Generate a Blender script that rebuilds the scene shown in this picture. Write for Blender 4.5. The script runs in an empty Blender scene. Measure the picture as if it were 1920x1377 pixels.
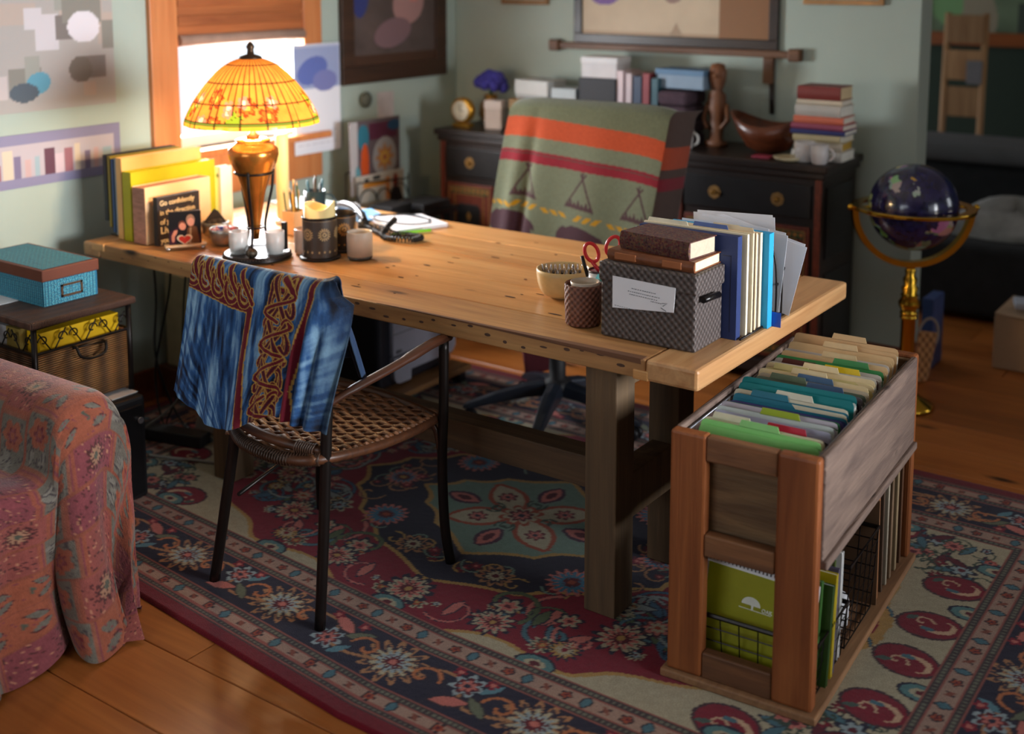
import bpy, math, random
import numpy as np
from mathutils import Vector, Matrix
random.seed(7); rng = np.random.default_rng(7)
PI = math.pi
S = bpy.context.scene
COL = S.collection

# ---------------------------------------------------------------- camera
cam_d = bpy.data.cameras.new('camera'); cam = bpy.data.objects.new('camera', cam_d); COL.objects.link(cam)
cam.location = (0, 0, 1.755); cam.rotation_euler = (PI/2 - .133, 0, .616)
cam_d.lens = 2258.5*36/1920; cam_d.sensor_width = 36; cam_d.shift_y = (239.6-688.5)/1920
cam_d.clip_start = .05; cam_d.clip_end = 60
cam_d.dof.use_dof = True; cam_d.dof.focus_distance = 3.35; cam_d.dof.aperture_fstop = 1.5
S.camera = cam
# ---------------------------------------------------------------- world, daylight, exposure
S.view_settings.view_transform = 'Standard'; S.view_settings.look = 'None'
S.view_settings.exposure = 0.0; S.view_settings.gamma = 1; S.view_settings.use_curve_mapping = False
W = bpy.data.worlds.new('world'); S.world = W; W.use_nodes = True
bg = W.node_tree.nodes['Background']; bg.inputs[0].default_value = (.86, .93, 1, 1); bg.inputs[1].default_value = 1.3

def area(name, loc, rot, sx, sy, power, col):
    l = bpy.data.lights.new(name, 'AREA'); l.shape = 'RECTANGLE'; l.size = sx; l.size_y = sy
    l.energy = power; l.color = col
    o = bpy.data.objects.new(name, l); COL.objects.link(o); o.location = loc; o.rotation_euler = Vector(rot).to_track_quat('-Z', 'Y').to_euler()
    return o
# daylight entering by the windows of the room (front left, right, and beside the desk)
area('daylight_front_window', (-2.2, -1.58, 1.55), (0, 1, -.1), 2.1, 1.2, 22, (.86, .93, 1))
area('daylight_right_window', (2.66, 2.75, 1.5), (-1, -.04, -.03), 1.9, 1.2, 32, (.92, .96, 1)).data.spread = .8  # unseen window; beam narrowed and aimed to brighten the left wall
area('daylight_side_window', (-4.08, 3.56, 1.23), (1, 0, -.25), .60, .40, 66, (.92, .96, 1))
area('daylight_far_room', (2.66, 7.0, 1.6), (-1, 0, -.1), 1.1, 1.1, 10, (.9, .95, 1))

# ---------------------------------------------------------------- helpers
def lin(c):
    c = np.asarray(c, float)/255.
    return np.where(c <= .04045, c/12.92, ((c+.055)/1.055)**2.4)
def L4(c): return tuple(float(x) for x in lin(c)) + (1.,)

MATS = {}
class NT:
    def __init__(s, name):
        s.m = bpy.data.materials.new(name); s.m.use_nodes = True; s.t = s.m.node_tree
        s.b = s.t.nodes['Principled BSDF']
    def n(s, typ, **kw):
        nd = s.t.nodes.new('ShaderNode'+typ)
        for k, v in kw.items():
            if hasattr(nd, k): setattr(nd, k, v)
            else: nd.inputs[k].default_value = v
        return nd
    def l(s, a, b): s.t.links.new(a, b)
    def ramp(s, fac, stops):
        r = s.n('ValToRGB'); e = r.color_ramp.elements
        while len(e) < len(stops): e.new(.5)
        for i, (p, c) in enumerate(stops): e[i].position = p; e[i].color = c
        s.l(fac, r.inputs[0]); return r.outputs[0]
    def mix(s, fac, a, b, mode='MIX'):
        x = s.n('MixRGB', blend_type=mode)
        for i, v in enumerate((fac, a, b)):
            if hasattr(v, 'is_linked'): s.l(v, x.inputs[i])
            elif isinstance(v, (int, float)): x.inputs[i].default_value = v
            else: x.inputs[i].default_value = v
        return x.outputs[0]
    def math(s, op, a, b=0.):
        x = s.n('Math', operation=op)
        for i, v in enumerate((a, b)):
            if hasattr(v, 'is_linked'): s.l(v, x.inputs[i])
            else: x.inputs[i].default_value = v
        return x.outputs[0]
    def coord(s, scale=(1, 1, 1), rnd=False, kind='Object', rot=(0, 0, 0)):
        c = s.n('TexCoord').outputs[kind]
        if rnd:
            oi = s.n('ObjectInfo'); a = s.n('VectorMath', operation='ADD')
            m = s.math('MULTIPLY', oi.outputs['Random'], 37.)
            s.l(c, a.inputs[0]); s.l(m, a.inputs[1]); c = a.outputs[0]
        mp = s.n('Mapping'); mp.inputs['Scale'].default_value = scale; mp.inputs['Rotation'].default_value = rot
        s.l(c, mp.inputs['Vector']); return mp.outputs[0]
    def noise(s, vec, scale=5, detail=4, dist=0., rough=.55):
        n = s.n('TexNoise'); n.inputs['Scale'].default_value = scale; n.inputs['Detail'].default_value = detail
        n.inputs['Distortion'].default_value = dist; n.inputs['Roughness'].default_value = rough
        s.l(vec, n.inputs['Vector']); return n.outputs[0]
    def bump(s, h, strength=.3, dist=.01):
        b = s.n('Bump'); b.inputs['Strength'].default_value = strength; b.inputs['Distance'].default_value = dist
        s.l(h, b.inputs['Height']); s.l(b.outputs[0], s.b.inputs['Normal'])
    def fin(s, rough=.5, metal=0., spec=.5, **kw):
        s.b.inputs['Roughness'].default_value = rough; s.b.inputs['Metallic'].default_value = metal
        s.b.inputs['Specular IOR Level'].default_value = spec
        for k, v in kw.items(): s.b.inputs[k].default_value = v
        return s.m

def M(col, rough=.55, metal=0., var=.12, scale=14, bump=.0, bscale=120, spec=.4, name=None, **kw):
    key = ('M', tuple(col), rough, metal, var, scale, bump, bscale, spec, tuple(sorted((k, str(v)) for k, v in kw.items())))
    if key in MATS: return MATS[key]
    t = NT(name or 'paint_%d_%d_%d' % tuple(col)); v = t.coord()
    n = t.noise(v, scale, 4)
    c = L4(col); d = tuple(max(0, x*(1-var)) for x in c[:3])+(1,); e = tuple(min(1, x*(1+var)) for x in c[:3])+(1,)
    t.l(t.ramp(n, [(.3, d), (.7, e)]), t.b.inputs['Base Color'])
    if bump: t.bump(t.noise(v, bscale, 3), bump, .004)
    MATS[key] = t.fin(rough, metal, spec, **kw); return MATS[key]

def wood(name, c1, c2, axis=0, rough=.45, knots=.06, grain=1., bump=.12, kc=(52, 30, 16), vary=.35, spec=.4):
    if name in MATS: return MATS[name]
    t = NT(name)
    def sc(a, b): r = [b*grain]*3; r[axis] = a*grain; return tuple(r)
    v1 = t.coord(sc(.9, 11), True); n1 = t.noise(v1, 1.4, 5, 1.2)
    v2 = t.coord(sc(3., 95), True); n2 = t.noise(v2, 1., 3, .4)
    base = t.ramp(n1, [(.3, L4(c1)), (.52, L4([.6*a+.4*b for a, b in zip(c1, c2)])), (.75, L4(c2))])
    base = t.mix(t.math('MULTIPLY', n2, .5), base, L4([x*.62 for x in c2]))
    if knots:
        v3 = t.coord(sc(2.2, 6.5), True); vo = t.n('TexVoronoi', feature='F1'); t.l(v3, vo.inputs['Vector'])
        vo.inputs['Scale'].default_value = 1.
        k = t.ramp(vo.outputs['Distance'], [(knots*.55, (1, 1, 1, 1)), (knots*1.7, (0, 0, 0, 1))])
        base = t.mix(k, base, L4(kc))
    oi = t.n('ObjectInfo')
    br = t.math('ADD', t.math('MULTIPLY', oi.outputs['Random'], vary), 1-vary*.5)
    cm = t.n('CombineColor'); [t.l(br, cm.inputs[i]) for i in range(3)]
    t.l(t.mix(1., base, cm.outputs[0], 'MULTIPLY'), t.b.inputs['Base Color'])
    t.bump(t.math('ADD', n2, n1), bump, .004)
    MATS[name] = t.fin(rough, 0, spec); return MATS[name]

def vcol(name, rough=.8, bump=0., bscale=300, spec=.25, var=0., sheen=0.):
    if name in MATS: return MATS[name]
    t = NT(name); a = t.n('VertexColor', layer_name='Col'); c = a.outputs[0]; v = t.coord()
    if var:
        n = t.noise(v, bscale*.6, 2); c = t.mix(1., c, t.ramp(n, [(.3, (1-var,)*3+(1,)), (.7, (1+var*.3,)*3+(1,))]), 'MULTIPLY')
    t.l(c, t.b.inputs['Base Color'])
    if bump: t.bump(t.noise(v, bscale, 2), bump, .004)
    t.b.inputs['Sheen Weight'].default_value = sheen
    MATS[name] = t.fin(rough, 0, spec); return MATS[name]

def weave(name, c1, c2, per=.012, mode='diag', rough=.6, bump=.7):
    """woven strips; u runs round the sides, v is height"""
    if name in MATS: return MATS[name]
    t = NT(name); c = t.n('TexCoord').outputs['Object']; sp = t.n('SeparateXYZ'); t.l(c, sp.inputs[0])
    if mode.startswith('round'):
        u = t.math('MULTIPLY', t.math('ARCTAN2', sp.outputs[1], sp.outputs[0]), .055)
    else: u = t.math('ADD', sp.outputs[0], sp.outputs[1])
    vv = sp.outputs[2]
    if 'top' in mode: u, vv = sp.outputs[0], sp.outputs[1]
    k = 2*PI/per
    if 'wick' in mode:
        a = t.math('SINE', t.math('MULTIPLY', u, k*.22)); b = t.math('SINE', t.math('MULTIPLY', vv, k))
        h = t.math('MULTIPLY', t.math('ABSOLUTE', b), t.math('ADD', t.math('MULTIPLY', a, .3), .7))
    else:
        a = t.math('SINE', t.math('MULTIPLY', u, k*.5)); b = t.math('SINE', t.math('MULTIPLY', vv, k*.5))
        h = t.math('ADD', t.math('MULTIPLY', t.math('MULTIPLY', a, b), .5), .5)
    n = t.noise(t.coord(), 40, 3)
    f = t.math('ADD', t.math('MULTIPLY', h, .75), t.math('MULTIPLY', n, .3))
    t.l(t.ramp(f, [(.15, L4(c1)), (.85, L4(c2))]), t.b.inputs['Base Color'])
    t.bump(h, bump, .004)
    MATS[name] = t.fin(rough, 0, .4); return MATS[name]

def glass(name, col=(255, 255, 255), rough=.05, alpha=None):
    if name in MATS: return MATS[name]
    t = NT(name); t.b.inputs['Base Color'].default_value = L4(col)
    t.b.inputs['Transmission Weight'].default_value = 1.
    MATS[name] = t.fin(rough, 0, .5, IOR=1.25); return MATS[name]

def emit(name, col, strength):
    if name in MATS: return MATS[name]
    t = NT(name); t.b.inputs['Base Color'].default_value = L4(col)
    t.b.inputs['Emission Color'].default_value = L4(col); t.b.inputs['Emission Strength'].default_value = strength
    MATS[name] = t.fin(.6); return MATS[name]

def wpos(o):
    p = Vector((0, 0, 0))
    while o is not None: p = p + Vector(o.location); o = o.parent
    return p
def tag(o, label=None, cat=None, group=None, kind=None):
    if label: o['label'] = label
    if cat: o['category'] = cat
    if group: o['group'] = group
    if kind: o['kind'] = kind
    return o
def thing(name, label, cat, loc, group=None):
    o = bpy.data.objects.new(name, None); COL.objects.link(o); o.location = loc; o.empty_display_size = .05
    return tag(o, label, cat, group)

class MB:
    def __init__(s, X=None): s.v = []; s.f = []; s.sm = []; s.X = X
    def add(s, vs, fs, smooth=False):
        n = len(s.v)
        for p in vs:
            p = Vector(p); s.v.append(tuple(s.X @ p) if s.X is not None else tuple(p))
        for f in fs: s.f.append(tuple(n+i for i in f)); s.sm.append(smooth)
        return s
    def box(s, c, d, R=None):
        x, y, z = d[0]/2, d[1]/2, d[2]/2
        vs = [Vector((a*x, b*y, e*z)) for a in (-1, 1) for b in (-1, 1) for e in (-1, 1)]
        if R is not None: vs = [R @ p for p in vs]
        vs = [p+Vector(c) for p in vs]
        return s.add(vs, [(0, 1, 3, 2), (4, 6, 7, 5), (0, 4, 5, 1), (2, 3, 7, 6), (0, 2, 6, 4), (1, 5, 7, 3)])
    def b2(s, x0, x1, y0, y1, z0, z1):
        return s.box(((x0+x1)/2, (y0+y1)/2, (z0+z1)/2), (x1-x0, y1-y0, z1-z0))
    def tube(s, pts, r, n=8, closed=False, flat=1., smooth=True):
        P = [Vector(p) for p in pts]; m = len(P); vs = []; N = None
        rr = r if hasattr(r, '__len__') else [r]*m
        for i in range(m):
            a = P[(i-1) % m] if (closed or i > 0) else P[0]; b = P[(i+1) % m] if (closed or i < m-1) else P[-1]
            T = (b-a).normalized() if (b-a).length > 1e-9 else Vector((0, 0, 1))
            if N is None:
                N = T.cross(Vector((0, 0, 1)))
                if N.length < 1e-3: N = T.cross(Vector((0, 1, 0)))
                N.normalize()
            else:
                N = (N-T*N.dot(T)); N = N.normalized() if N.length > 1e-6 else T.orthogonal().normalized()
            B = T.cross(N)
            for k in range(n):
                t = 2*PI*k/n; vs.append(P[i]+N*math.cos(t)*rr[i]+B*math.sin(t)*rr[i]*flat)
        fs = []
        for i in range(m if closed else m-1):
            j = (i+1) % m
            for k in range(n): fs.append((i*n+k, i*n+(k+1) % n, j*n+(k+1) % n, j*n+k))
        s.add(vs, fs, smooth)
        if not closed:
            k0 = len(s.v)-m*n
            s.f.append(tuple(k0+k for k in range(n))[::-1]); s.sm.append(False)
            s.f.append(tuple(k0+(m-1)*n+k for k in range(n))); s.sm.append(False)
        return s
    def lathe(s, prof, c=(0, 0, 0), n=28, smooth=True, sx=1., sy=1., R=None, cap=True):
        vs = []; m = len(prof)
        for r, z in prof:
            for k in range(n):
                t = 2*PI*k/n; p = Vector((r*math.cos(t)*sx, r*math.sin(t)*sy, z))
                if R is not None: p = R @ p
                vs.append(p+Vector(c))
        fs = [(i*n+k, i*n+(k+1) % n, (i+1)*n+(k+1) % n, (i+1)*n+k) for i in range(m-1) for k in range(n)]
        k0 = len(s.v); s.add(vs, fs, smooth)
        if cap:
            if prof[0][0] > 1e-4: s.f.append(tuple(k0+k for k in range(n))[::-1]); s.sm.append(False)
            if prof[-1][0] > 1e-4: s.f.append(tuple(k0+(m-1)*n+k for k in range(n))); s.sm.append(False)
        return s
    def prism(s, poly, d, O, U, V):
        """poly in (u,v) on plane O,U,V, extruded by vector d"""
        O, U, V, d = Vector(O), Vector(U), Vector(V), Vector(d); n = len(poly)
        vs = [O+U*a+V*b for a, b in poly]; vs += [p+d for p in vs]
        fs = [tuple(range(n))[::-1], tuple(range(n, 2*n))]+[(i, (i+1) % n, n+(i+1) % n, n+i) for i in range(n)]
        return s.add(vs, fs)
    def ball(s, c, r, n=12, m=8, sc=(1, 1, 1)):
        pr = [(max(1e-5, r*math.sin(PI*i/m)), -r*math.cos(PI*i/m)) for i in range(m+1)]
        vs = []
        for a, z in pr:
            for k in range(n):
                t = 2*PI*k/n; vs.append((c[0]+a*math.cos(t)*sc[0], c[1]+a*math.sin(t)*sc[1], c[2]+z*sc[2]))
        return s.add(vs, [(i*n+k, i*n+(k+1) % n, (i+1)*n+(k+1) % n, (i+1)*n+k) for i in range(m) for k in range(n)], True)
    def build(s, name, mat, parent=None, loc=None, bevel=0., seg=2):
        o0 = wpos(parent) if parent is not None else Vector(loc if loc is not None else s.v[0])
        me = bpy.data.meshes.new(name)
        me.from_pydata([tuple(Vector(p)-o0) for p in s.v], [], s.f)
        me.polygons.foreach_set('use_smooth', s.sm); me.materials.append(mat)
        import bmesh
        bm = bmesh.new(); bm.from_mesh(me); bmesh.ops.recalc_face_normals(bm, faces=bm.faces); bm.to_mesh(me); bm.free()
        o = bpy.data.objects.new(name, me); COL.objects.link(o)
        if parent is not None: o.parent = parent
        else: o.location = o0
        if bevel:
            b = o.modifiers.new('bevel', 'BEVEL'); b.width = bevel; b.segments = seg; b.limit_method = 'ANGLE'; b.angle_limit = .6
        return o

def grid(name, P, col, mat, parent=None, loc=None, smooth=True, closed_u=False):
    """P (ny,nx,3) world points, col (ny,nx,3) linear colours or None"""
    ny, nx = P.shape[:2]; o0 = wpos(parent) if parent is not None else Vector(loc if loc is not None else P[0, 0])
    me = bpy.data.meshes.new(name); V = (P.reshape(-1, 3)-np.array(o0)).astype(np.float32)
    i = np.arange(ny*nx).reshape(ny, nx)
    q = np.stack([i[:-1, :-1], i[:-1, 1:], i[1:, 1:], i[1:, :-1]], -1).reshape(-1, 4)
    me.vertices.add(len(V)); me.vertices.foreach_set('co', V.ravel())
    me.loops.add(q.size); me.loops.foreach_set('vertex_index', q.ravel().astype(np.int32))
    me.polygons.add(len(q)); me.polygons.foreach_set('loop_start', np.arange(0, q.size, 4, dtype=np.int32))
    me.polygons.foreach_set('use_smooth', np.full(len(q), smooth))
    me.update(calc_edges=True); me.validate()
    if col is not None:
        a = me.color_attributes.new('Col', 'FLOAT_COLOR', 'POINT')
        c4 = np.ones((ny*nx, 4), np.float32); c4[:, :3] = col.reshape(-1, 3); a.data.foreach_set('color', c4.ravel())
    me.materials.append(mat)
    o = bpy.data.objects.new(name, me); COL.objects.link(o)
    if parent is not None: o.parent = parent
    else: o.location = o0
    return o

class Paint:
    """a print, laid down in its own plane (metres), read back as one colour per vertex"""
    def __init__(s, w, h, res, bg):
        s.nx = max(3, int(w/res)+1); s.ny = max(3, int(h/res)+1); s.w = w; s.h = h
        s.x = np.linspace(0, w, s.nx); s.y = np.linspace(0, h, s.ny)
        s.X, s.Y = np.meshgrid(s.x, s.y); s.img = np.empty((s.ny, s.nx, 3)); s.img[:] = lin(bg)
    def win(s, cx, cy, r):
        i0 = np.searchsorted(s.x, cx-r); i1 = np.searchsorted(s.x, cx+r); j0 = np.searchsorted(s.y, cy-r); j1 = np.searchsorted(s.y, cy+r)
        return (slice(j0, j1), slice(i0, i1)), s.X[j0:j1, i0:i1]-cx, s.Y[j0:j1, i0:i1]-cy
    def put(s, sl, m, col):
        if m.size: s.img[sl][m] = lin(col)
    def mask(s, m, col, a=1.): s.img[m] = s.img[m]*(1-a)+lin(col)*a
    def ell(s, cx, cy, a, b, rot, col):
        sl, x, y = s.win(cx, cy, max(a, b)*1.05); c, t = math.cos(rot), math.sin(rot)
        s.put(sl, ((x*c+y*t)/a)**2+((-x*t+y*c)/b)**2 < 1, col)
    def leaf(s, cx, cy, l, w, rot, col, edge=None, ew=.3):
        sl, x, y = s.win(cx, cy, l*1.3); c, t = math.cos(rot), math.sin(rot)
        u = (x*c+y*t)/l; v = np.abs(-x*t+y*c)/w; f = (1-u*u)
        if edge is not None: s.put(sl, (np.abs(u) < 1.15) & (v < np.maximum(f, 0)+ew*(np.abs(u) < 1.1)), edge)
        s.put(sl, (np.abs(u) < 1) & (v < f), col)
    def flower(s, cx, cy, r, n, cols, rot=0., depth=.3, sq=1.):
        sl, x, y = s.win(cx, cy, r*1.4*max(1, 1/sq)); rr = np.hypot(x, y*sq); th = np.arctan2(y*sq, x)+rot
        pet = 1+depth*np.abs(np.cos(n*th/2))-depth*.5
        k = len(cols)
        for i, c in enumerate(cols):
            f = 1-i/k; s.put(sl, rr < r*f*(pet if i < k-1 else 1), c)
    def curve(s, pts, w, col, w2=0., col2=None):
        P = np.asarray(pts, float)
        for ww, cc in ((w+w2, col2), (w, col)):
            if cc is None: continue
            for a, b in zip(P[:-1], P[1:]):
                m = (a+b)/2; r = np.hypot(*(b-a))/2+ww
                sl, x, y = s.win(m[0], m[1], r)
                if not x.size: continue
                d = b-a; q = np.clip(((x+m[0]-a[0])*d[0]+(y+m[1]-a[1])*d[1])/max(1e-12, d@d), 0, 1)
                s.put(sl, np.hypot(x+m[0]-a[0]-q*d[0], y+m[1]-a[1]-q*d[1]) < ww, cc)
    def poly(s, pts, col):
        P = np.asarray(pts, float); c = (P.min(0)+P.max(0))/2; r = np.abs(P-c).max()*1.02+1e-4
        sl, x, y = s.win(c[0], c[1], r); x = x+c[0]; y = y+c[1]; ins = np.zeros(x.shape, bool)
        for (x0, y0), (x1, y1) in zip(P, np.roll(P, -1, 0)):
            if y0 == y1: continue
            ins ^= ((y0 > y) != (y1 > y)) & (x < (x1-x0)*(y-y0)/(y1-y0)+x0)
        s.put(sl, ins, col)
    def rect(s, x0, x1, y0, y1, col, a=1.):
        i0, i1 = np.searchsorted(s.x, [x0, x1]); j0, j1 = np.searchsorted(s.y, [y0, y1])
        s.img[j0:j1, i0:i1] = s.img[j0:j1, i0:i1]*(1-a)+lin(col)*a
    def spiral(s, cx, cy, r, turns, rot, w, col, flip=1, w2=0, col2=None):
        t = np.linspace(0, 1, 22); a = rot+flip*turns*2*PI*t; rr = r*(1-.85*t)
        s.curve(np.stack([cx+rr*np.cos(a), cy+rr*np.sin(a)], 1), w, col, w2, col2)
    def plane(s, name, O, U, V, mat, parent=None, loc=None):
        O, U, V = (np.asarray(q, float) for q in (O, U, V))
        P = O+s.X[..., None]*U+s.Y[..., None]*V
        return grid(name, P, s.img, mat, parent, loc, False)

def fbm(shape, cells, seed):
    r = np.random.default_rng(seed); out = np.zeros(shape); amp = 1.
    for k in range(4):
        g = r.random((cells[0]*2**k+2, cells[1]*2**k+2))
        yy = np.linspace(0, cells[0]*2**k, shape[0], endpoint=False); xx = np.linspace(0, cells[1]*2**k, shape[1], endpoint=False)
        j = yy.astype(int); i = xx.astype(int); fy = (yy-j)[:, None]; fx = (xx-i)[None]
        fy = fy*fy*(3-2*fy); fx = fx*fx*(3-2*fx)
        a = g[j][:, i]; b = g[j][:, i+1]; c = g[j+1][:, i]; d = g[j+1][:, i+1]
        out += amp*(a*(1-fx)*(1-fy)+b*fx*(1-fy)+c*(1-fx)*fy+d*fx*fy); amp *= .5
    return out/1.875

def text(name, body, size, mat, parent, O, U, V, align='LEFT', depth=.0006):
    cu = bpy.data.curves.new(name, 'FONT'); cu.body = body; cu.size = size; cu.align_x = align; cu.extrude = depth; cu.offset = size*.012
    o = bpy.data.objects.new(name, cu); COL.objects.link(o)
    dg = bpy.context.evaluated_depsgraph_get(); me = bpy.data.meshes.new_from_object(o.evaluated_get(dg)); bpy.data.objects.remove(o)
    U = Vector(U).normalized(); V = Vector(V).normalized(); N = U.cross(V); o0 = wpos(parent)
    for v in me.vertices: v.co = Vector(O)+U*v.co.x+V*v.co.y+N*(v.co.z+depth)-o0
    me.materials.clear(); me.materials.append(mat)
    r = bpy.data.objects.new(name, me); COL.objects.link(r); r.parent = parent
    return r

def rotz(a, c=(0, 0, 0)):
    return Matrix.Translation(c) @ Matrix.Rotation(a, 4, 'Z')
def arc(c, r, a0, a1, n, U=(1, 0, 0), V=(0, 1, 0)):
    c, U, V = Vector(c), Vector(U), Vector(V)
    return [c+U*r*math.cos(a0+(a1-a0)*i/n)+V*r*math.sin(a0+(a1-a0)*i/n) for i in range(n+1)]
def smooth_path(pts, n=6):
    P = [Vector(p) for p in pts]; out = []
    for i in range(len(P)-1):
        a, b, c, d = P[max(0, i-1)], P[i], P[i+1], P[min(len(P)-1, i+2)]
        for k in range(n):
            t = k/n; out.append(.5*((2*b)+(c-a)*t+(2*a-5*b+4*c-d)*t*t+(3*b-a-3*c+d)*t**3))
    out.append(P[-1]); return out
# ================================================================ THE SETTING
XL, YB, ZC = -3.95, 5.06, 2.5          # left wall, back wall, ceiling
m_wall = M((168, 180, 170), .85, var=.03, scale=3, bump=.06, bscale=160, name='sage_plaster')
m_green = M((44, 58, 48), .85, var=.05, name='dark_green_plaster')
m_trim = wood('orange_window_trim', (222, 146, 90), (196, 112, 60), 2, .4, 0)
m_base = wood('baseboard_wood', (150, 82, 46), (118, 60, 34), 0, .4, 0)
m_floor = wood('pine_floorboard', (196, 120, 58), (158, 86, 36), 0, .34, .075, .8, .08, (50, 26, 14), .34)

fl = MB().b2(-4.1, 3., -1.7, 9., -.06, -.022).build('floor', M((90, 55, 30), .8), loc=(0, 0, 0)); fl['kind'] = 'structure'
ys = [-1.6]
while ys[-1] < 8.9:
    ys.append(ys[-1]+.23)
off = 1.859-min(ys, key=lambda q: abs(q-1.859)); ys = [q+off for q in ys]
for a, b in zip(ys[:-1], ys[1:]):
    if b < .6: xs = [-4.0, 2.9]
    elif a > 6.6: xs = [-4, -1.2, 2.9]
    else:
        xs = [-4.0]
        while xs[-1] < 2.2: xs.append(xs[-1]+random.uniform(1.5, 2.9))
        xs[-1] = 2.9
    for c, d in zip(xs[:-1], xs[1:]):
        MB().b2(c+.0012, d-.0012, a+.0014, b-.0014, -.022, random.uniform(-.0012, 0)).build('plank', m_floor, fl, bevel=.002, seg=1)

def struct(name, mb, m, parent=None, **k):
    o = mb.build(name, m, parent, loc=None if parent else (0, 0, 0), **k)
    if parent is None: o['kind'] = 'structure'
    return o
# left wall with the window opening  (y 3.20-3.92, z .99-1.95)
WY0, WY1, WZ0, WZ1 = 3.20, 3.92, 1.0, 1.95
w = MB(); w.b2(XL-.14, XL, -1.6, WY0, 0, ZC); w.b2(XL-.14, XL, WY1, YB+.12, 0, ZC); w.b2(XL-.14, XL, WY0, WY1, 0, WZ0); w.b2(XL-.14, XL, WY0, WY1, WZ1, ZC)
struct('wall_left', w, m_wall)
struct('wall_back', MB().b2(XL, -1.505, YB, YB+.15, 0, ZC), m_wall, bevel=.004)
struct('wall_far', MB().b2(XL, 3., 7.9, 8.0, 0, ZC), m_green)
w = MB(); w.b2(2.7, 2.8, -1.6, 1.75, 0, ZC); w.b2(2.7, 2.8, 3.75, 6.4, 0, ZC); w.b2(2.7, 2.8, 7.6, 8., 0, ZC)
w.b2(2.7, 2.8, 1.75, 3.75, 0, .85); w.b2(2.7, 2.8, 1.75, 3.75, 2.15, ZC); w.b2(2.7, 2.8, 6.4, 7.6, 0, 1.); w.b2(2.7, 2.8, 6.4, 7.6, 2.2, ZC)
struct('wall_right', w, m_wall)
w = MB(); w.b2(XL, -3.3, -1.7, -1.6, 0, ZC); w.b2(-1.1, 2.8, -1.7, -1.6, 0, ZC); w.b2(-3.3, -1.1, -1.7, -1.6, 0, .9); w.b2(-3.3, -1.1, -1.7, -1.6, 2.2, ZC)
struct('wall_front', w, m_wall)
struct('ceiling', MB().b2(-4.1, 3., -1.7, 8., ZC, ZC+.1), M((214, 208, 196), .9, var=.02))
struct('baseboard_left', MB().b2(XL, XL+.02, -1.6, YB, 0, .13), m_base, bevel=.003)
struct('baseboard_back', MB().b2(XL+.02, -1.49, YB-.02, YB, 0, .13), m_base, bevel=.003)
struct('trim_1', MB().b2(-1.505, -1.487, YB-.02, YB+.15, 0, .13), m_base, bevel=.003)

wn = bpy.data.objects.new('window_1', None); COL.objects.link(wn); wn.location = (XL, 3.56, .99); wn['kind'] = 'structure'
for a, b in ((WY0-.13, WY0+.005), (WY1-.005, WY1+.11)): MB().b2(XL-.01, XL+.024, a, b, WZ0-.02, WZ1+.13).build('casing', m_trim, wn, bevel=.003)
MB().b2(XL-.01, XL+.026, WY0-.15, WY1+.13, WZ1, WZ1+.14).build('head_casing', m_trim, wn, bevel=.003)
MB().b2(XL-.12, XL+.06, WY0-.15, WY1+.13, WZ0-.03, WZ0).build('sill', m_trim, wn, bevel=.006)
MB().b2(XL-.005, XL+.022, WY0-.1, WY1+.1, .79, WZ0-.03).build('apron', m_trim, wn, bevel=.004)
m_sash = M((236, 228, 212), .5, var=.03, name='cream_sash_paint')
for a, b, c, d in ((WY0, WY0+.045, WZ0, WZ1), (WY1-.045, WY1, WZ0, WZ1), (WY0+.045, WY1-.045, WZ0, WZ0+.05), (WY0+.045, WY1-.045, 1.46, 1.5)):
    MB().b2(XL-.09, XL-.05, a, b, c, d).build('sash_bar', m_sash, wn, bevel=.003)
t = NT('window_glass'); tr = t.n('BsdfTransparent'); gl = t.n('BsdfGlossy'); mx = t.n('MixShader'); mx.inputs[0].default_value = .06
gl.inputs['Roughness'].default_value = .02
t.l(tr.outputs[0], mx.inputs[1]); t.l(gl.outputs[0], mx.inputs[2]); t.l(mx.outputs[0], t.t.nodes['Material Output'].inputs[0]); m_pane = t.m
MB().b2(XL-.074, XL-.070, WY0+.04, WY1-.04, WZ0+.045, WZ1).build('pane', m_pane, wn)
for nm, q in (('window_2', (-3.3, -1.1, -1.66, -1.64, .9, 2.2)), ('window_3', (2.74, 2.76, 1.75, 3.75, .85, 2.15)), ('window_4', (2.74, 2.76, 6.4, 7.6, 1., 2.2))):
    o = bpy.data.objects.new(nm, None); COL.objects.link(o); o['kind'] = 'structure'; o.location = ((q[0]+q[1])/2, (q[2]+q[3])/2, q[4])
    ax = 0 if q[1]-q[0] > .5 else 2
    for f in (0, .485, .97):
        c = list(q); c[ax] = q[ax]+(q[ax+1]-q[ax])*f; c[ax+1] = c[ax]+(q[ax+1]-q[ax])*.03
        MB().b2(*c).build('sash_bar', m_sash, o)
    for f in (0, .96):
        c = list(q); c[4] = q[4]+(q[5]-q[4])*f; c[5] = c[4]+(q[5]-q[4])*.04
        MB().b2(*c).build('sash_rail', m_sash, o)
    c = list(q); k = 2 if ax == 0 else 0; c[k] = (q[k]+q[k+1])/2-.002; c[k+1] = c[k]+.004; MB().b2(*c).build('pane', m_pane, o)

# woven blind, rolled half up in the window
bl = thing('window_blind', 'brown woven wood blind hanging half raised in the window behind the lamp', 'blind', (XL+.03, 3.56, 1.96))
m_bl = wood('blind_wood', (190, 112, 60), (150, 78, 38), 1, .5, 0)
for k in range(12):
    MB().b2(XL+.002+.006*(k % 2), XL+.016+.006*(k % 2), WY0+.01, WY1-.01, 1.474+.04*k, 1.518+.04*k).build('slat', m_bl, bl, bevel=.002, seg=1)
MB().tube([(XL+.02, WY0+.01, 1.455), (XL+.02, WY1-.01, 1.455)], .024, 12).build('roll', M((158, 128, 112), .7, var=.1), bl)
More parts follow.
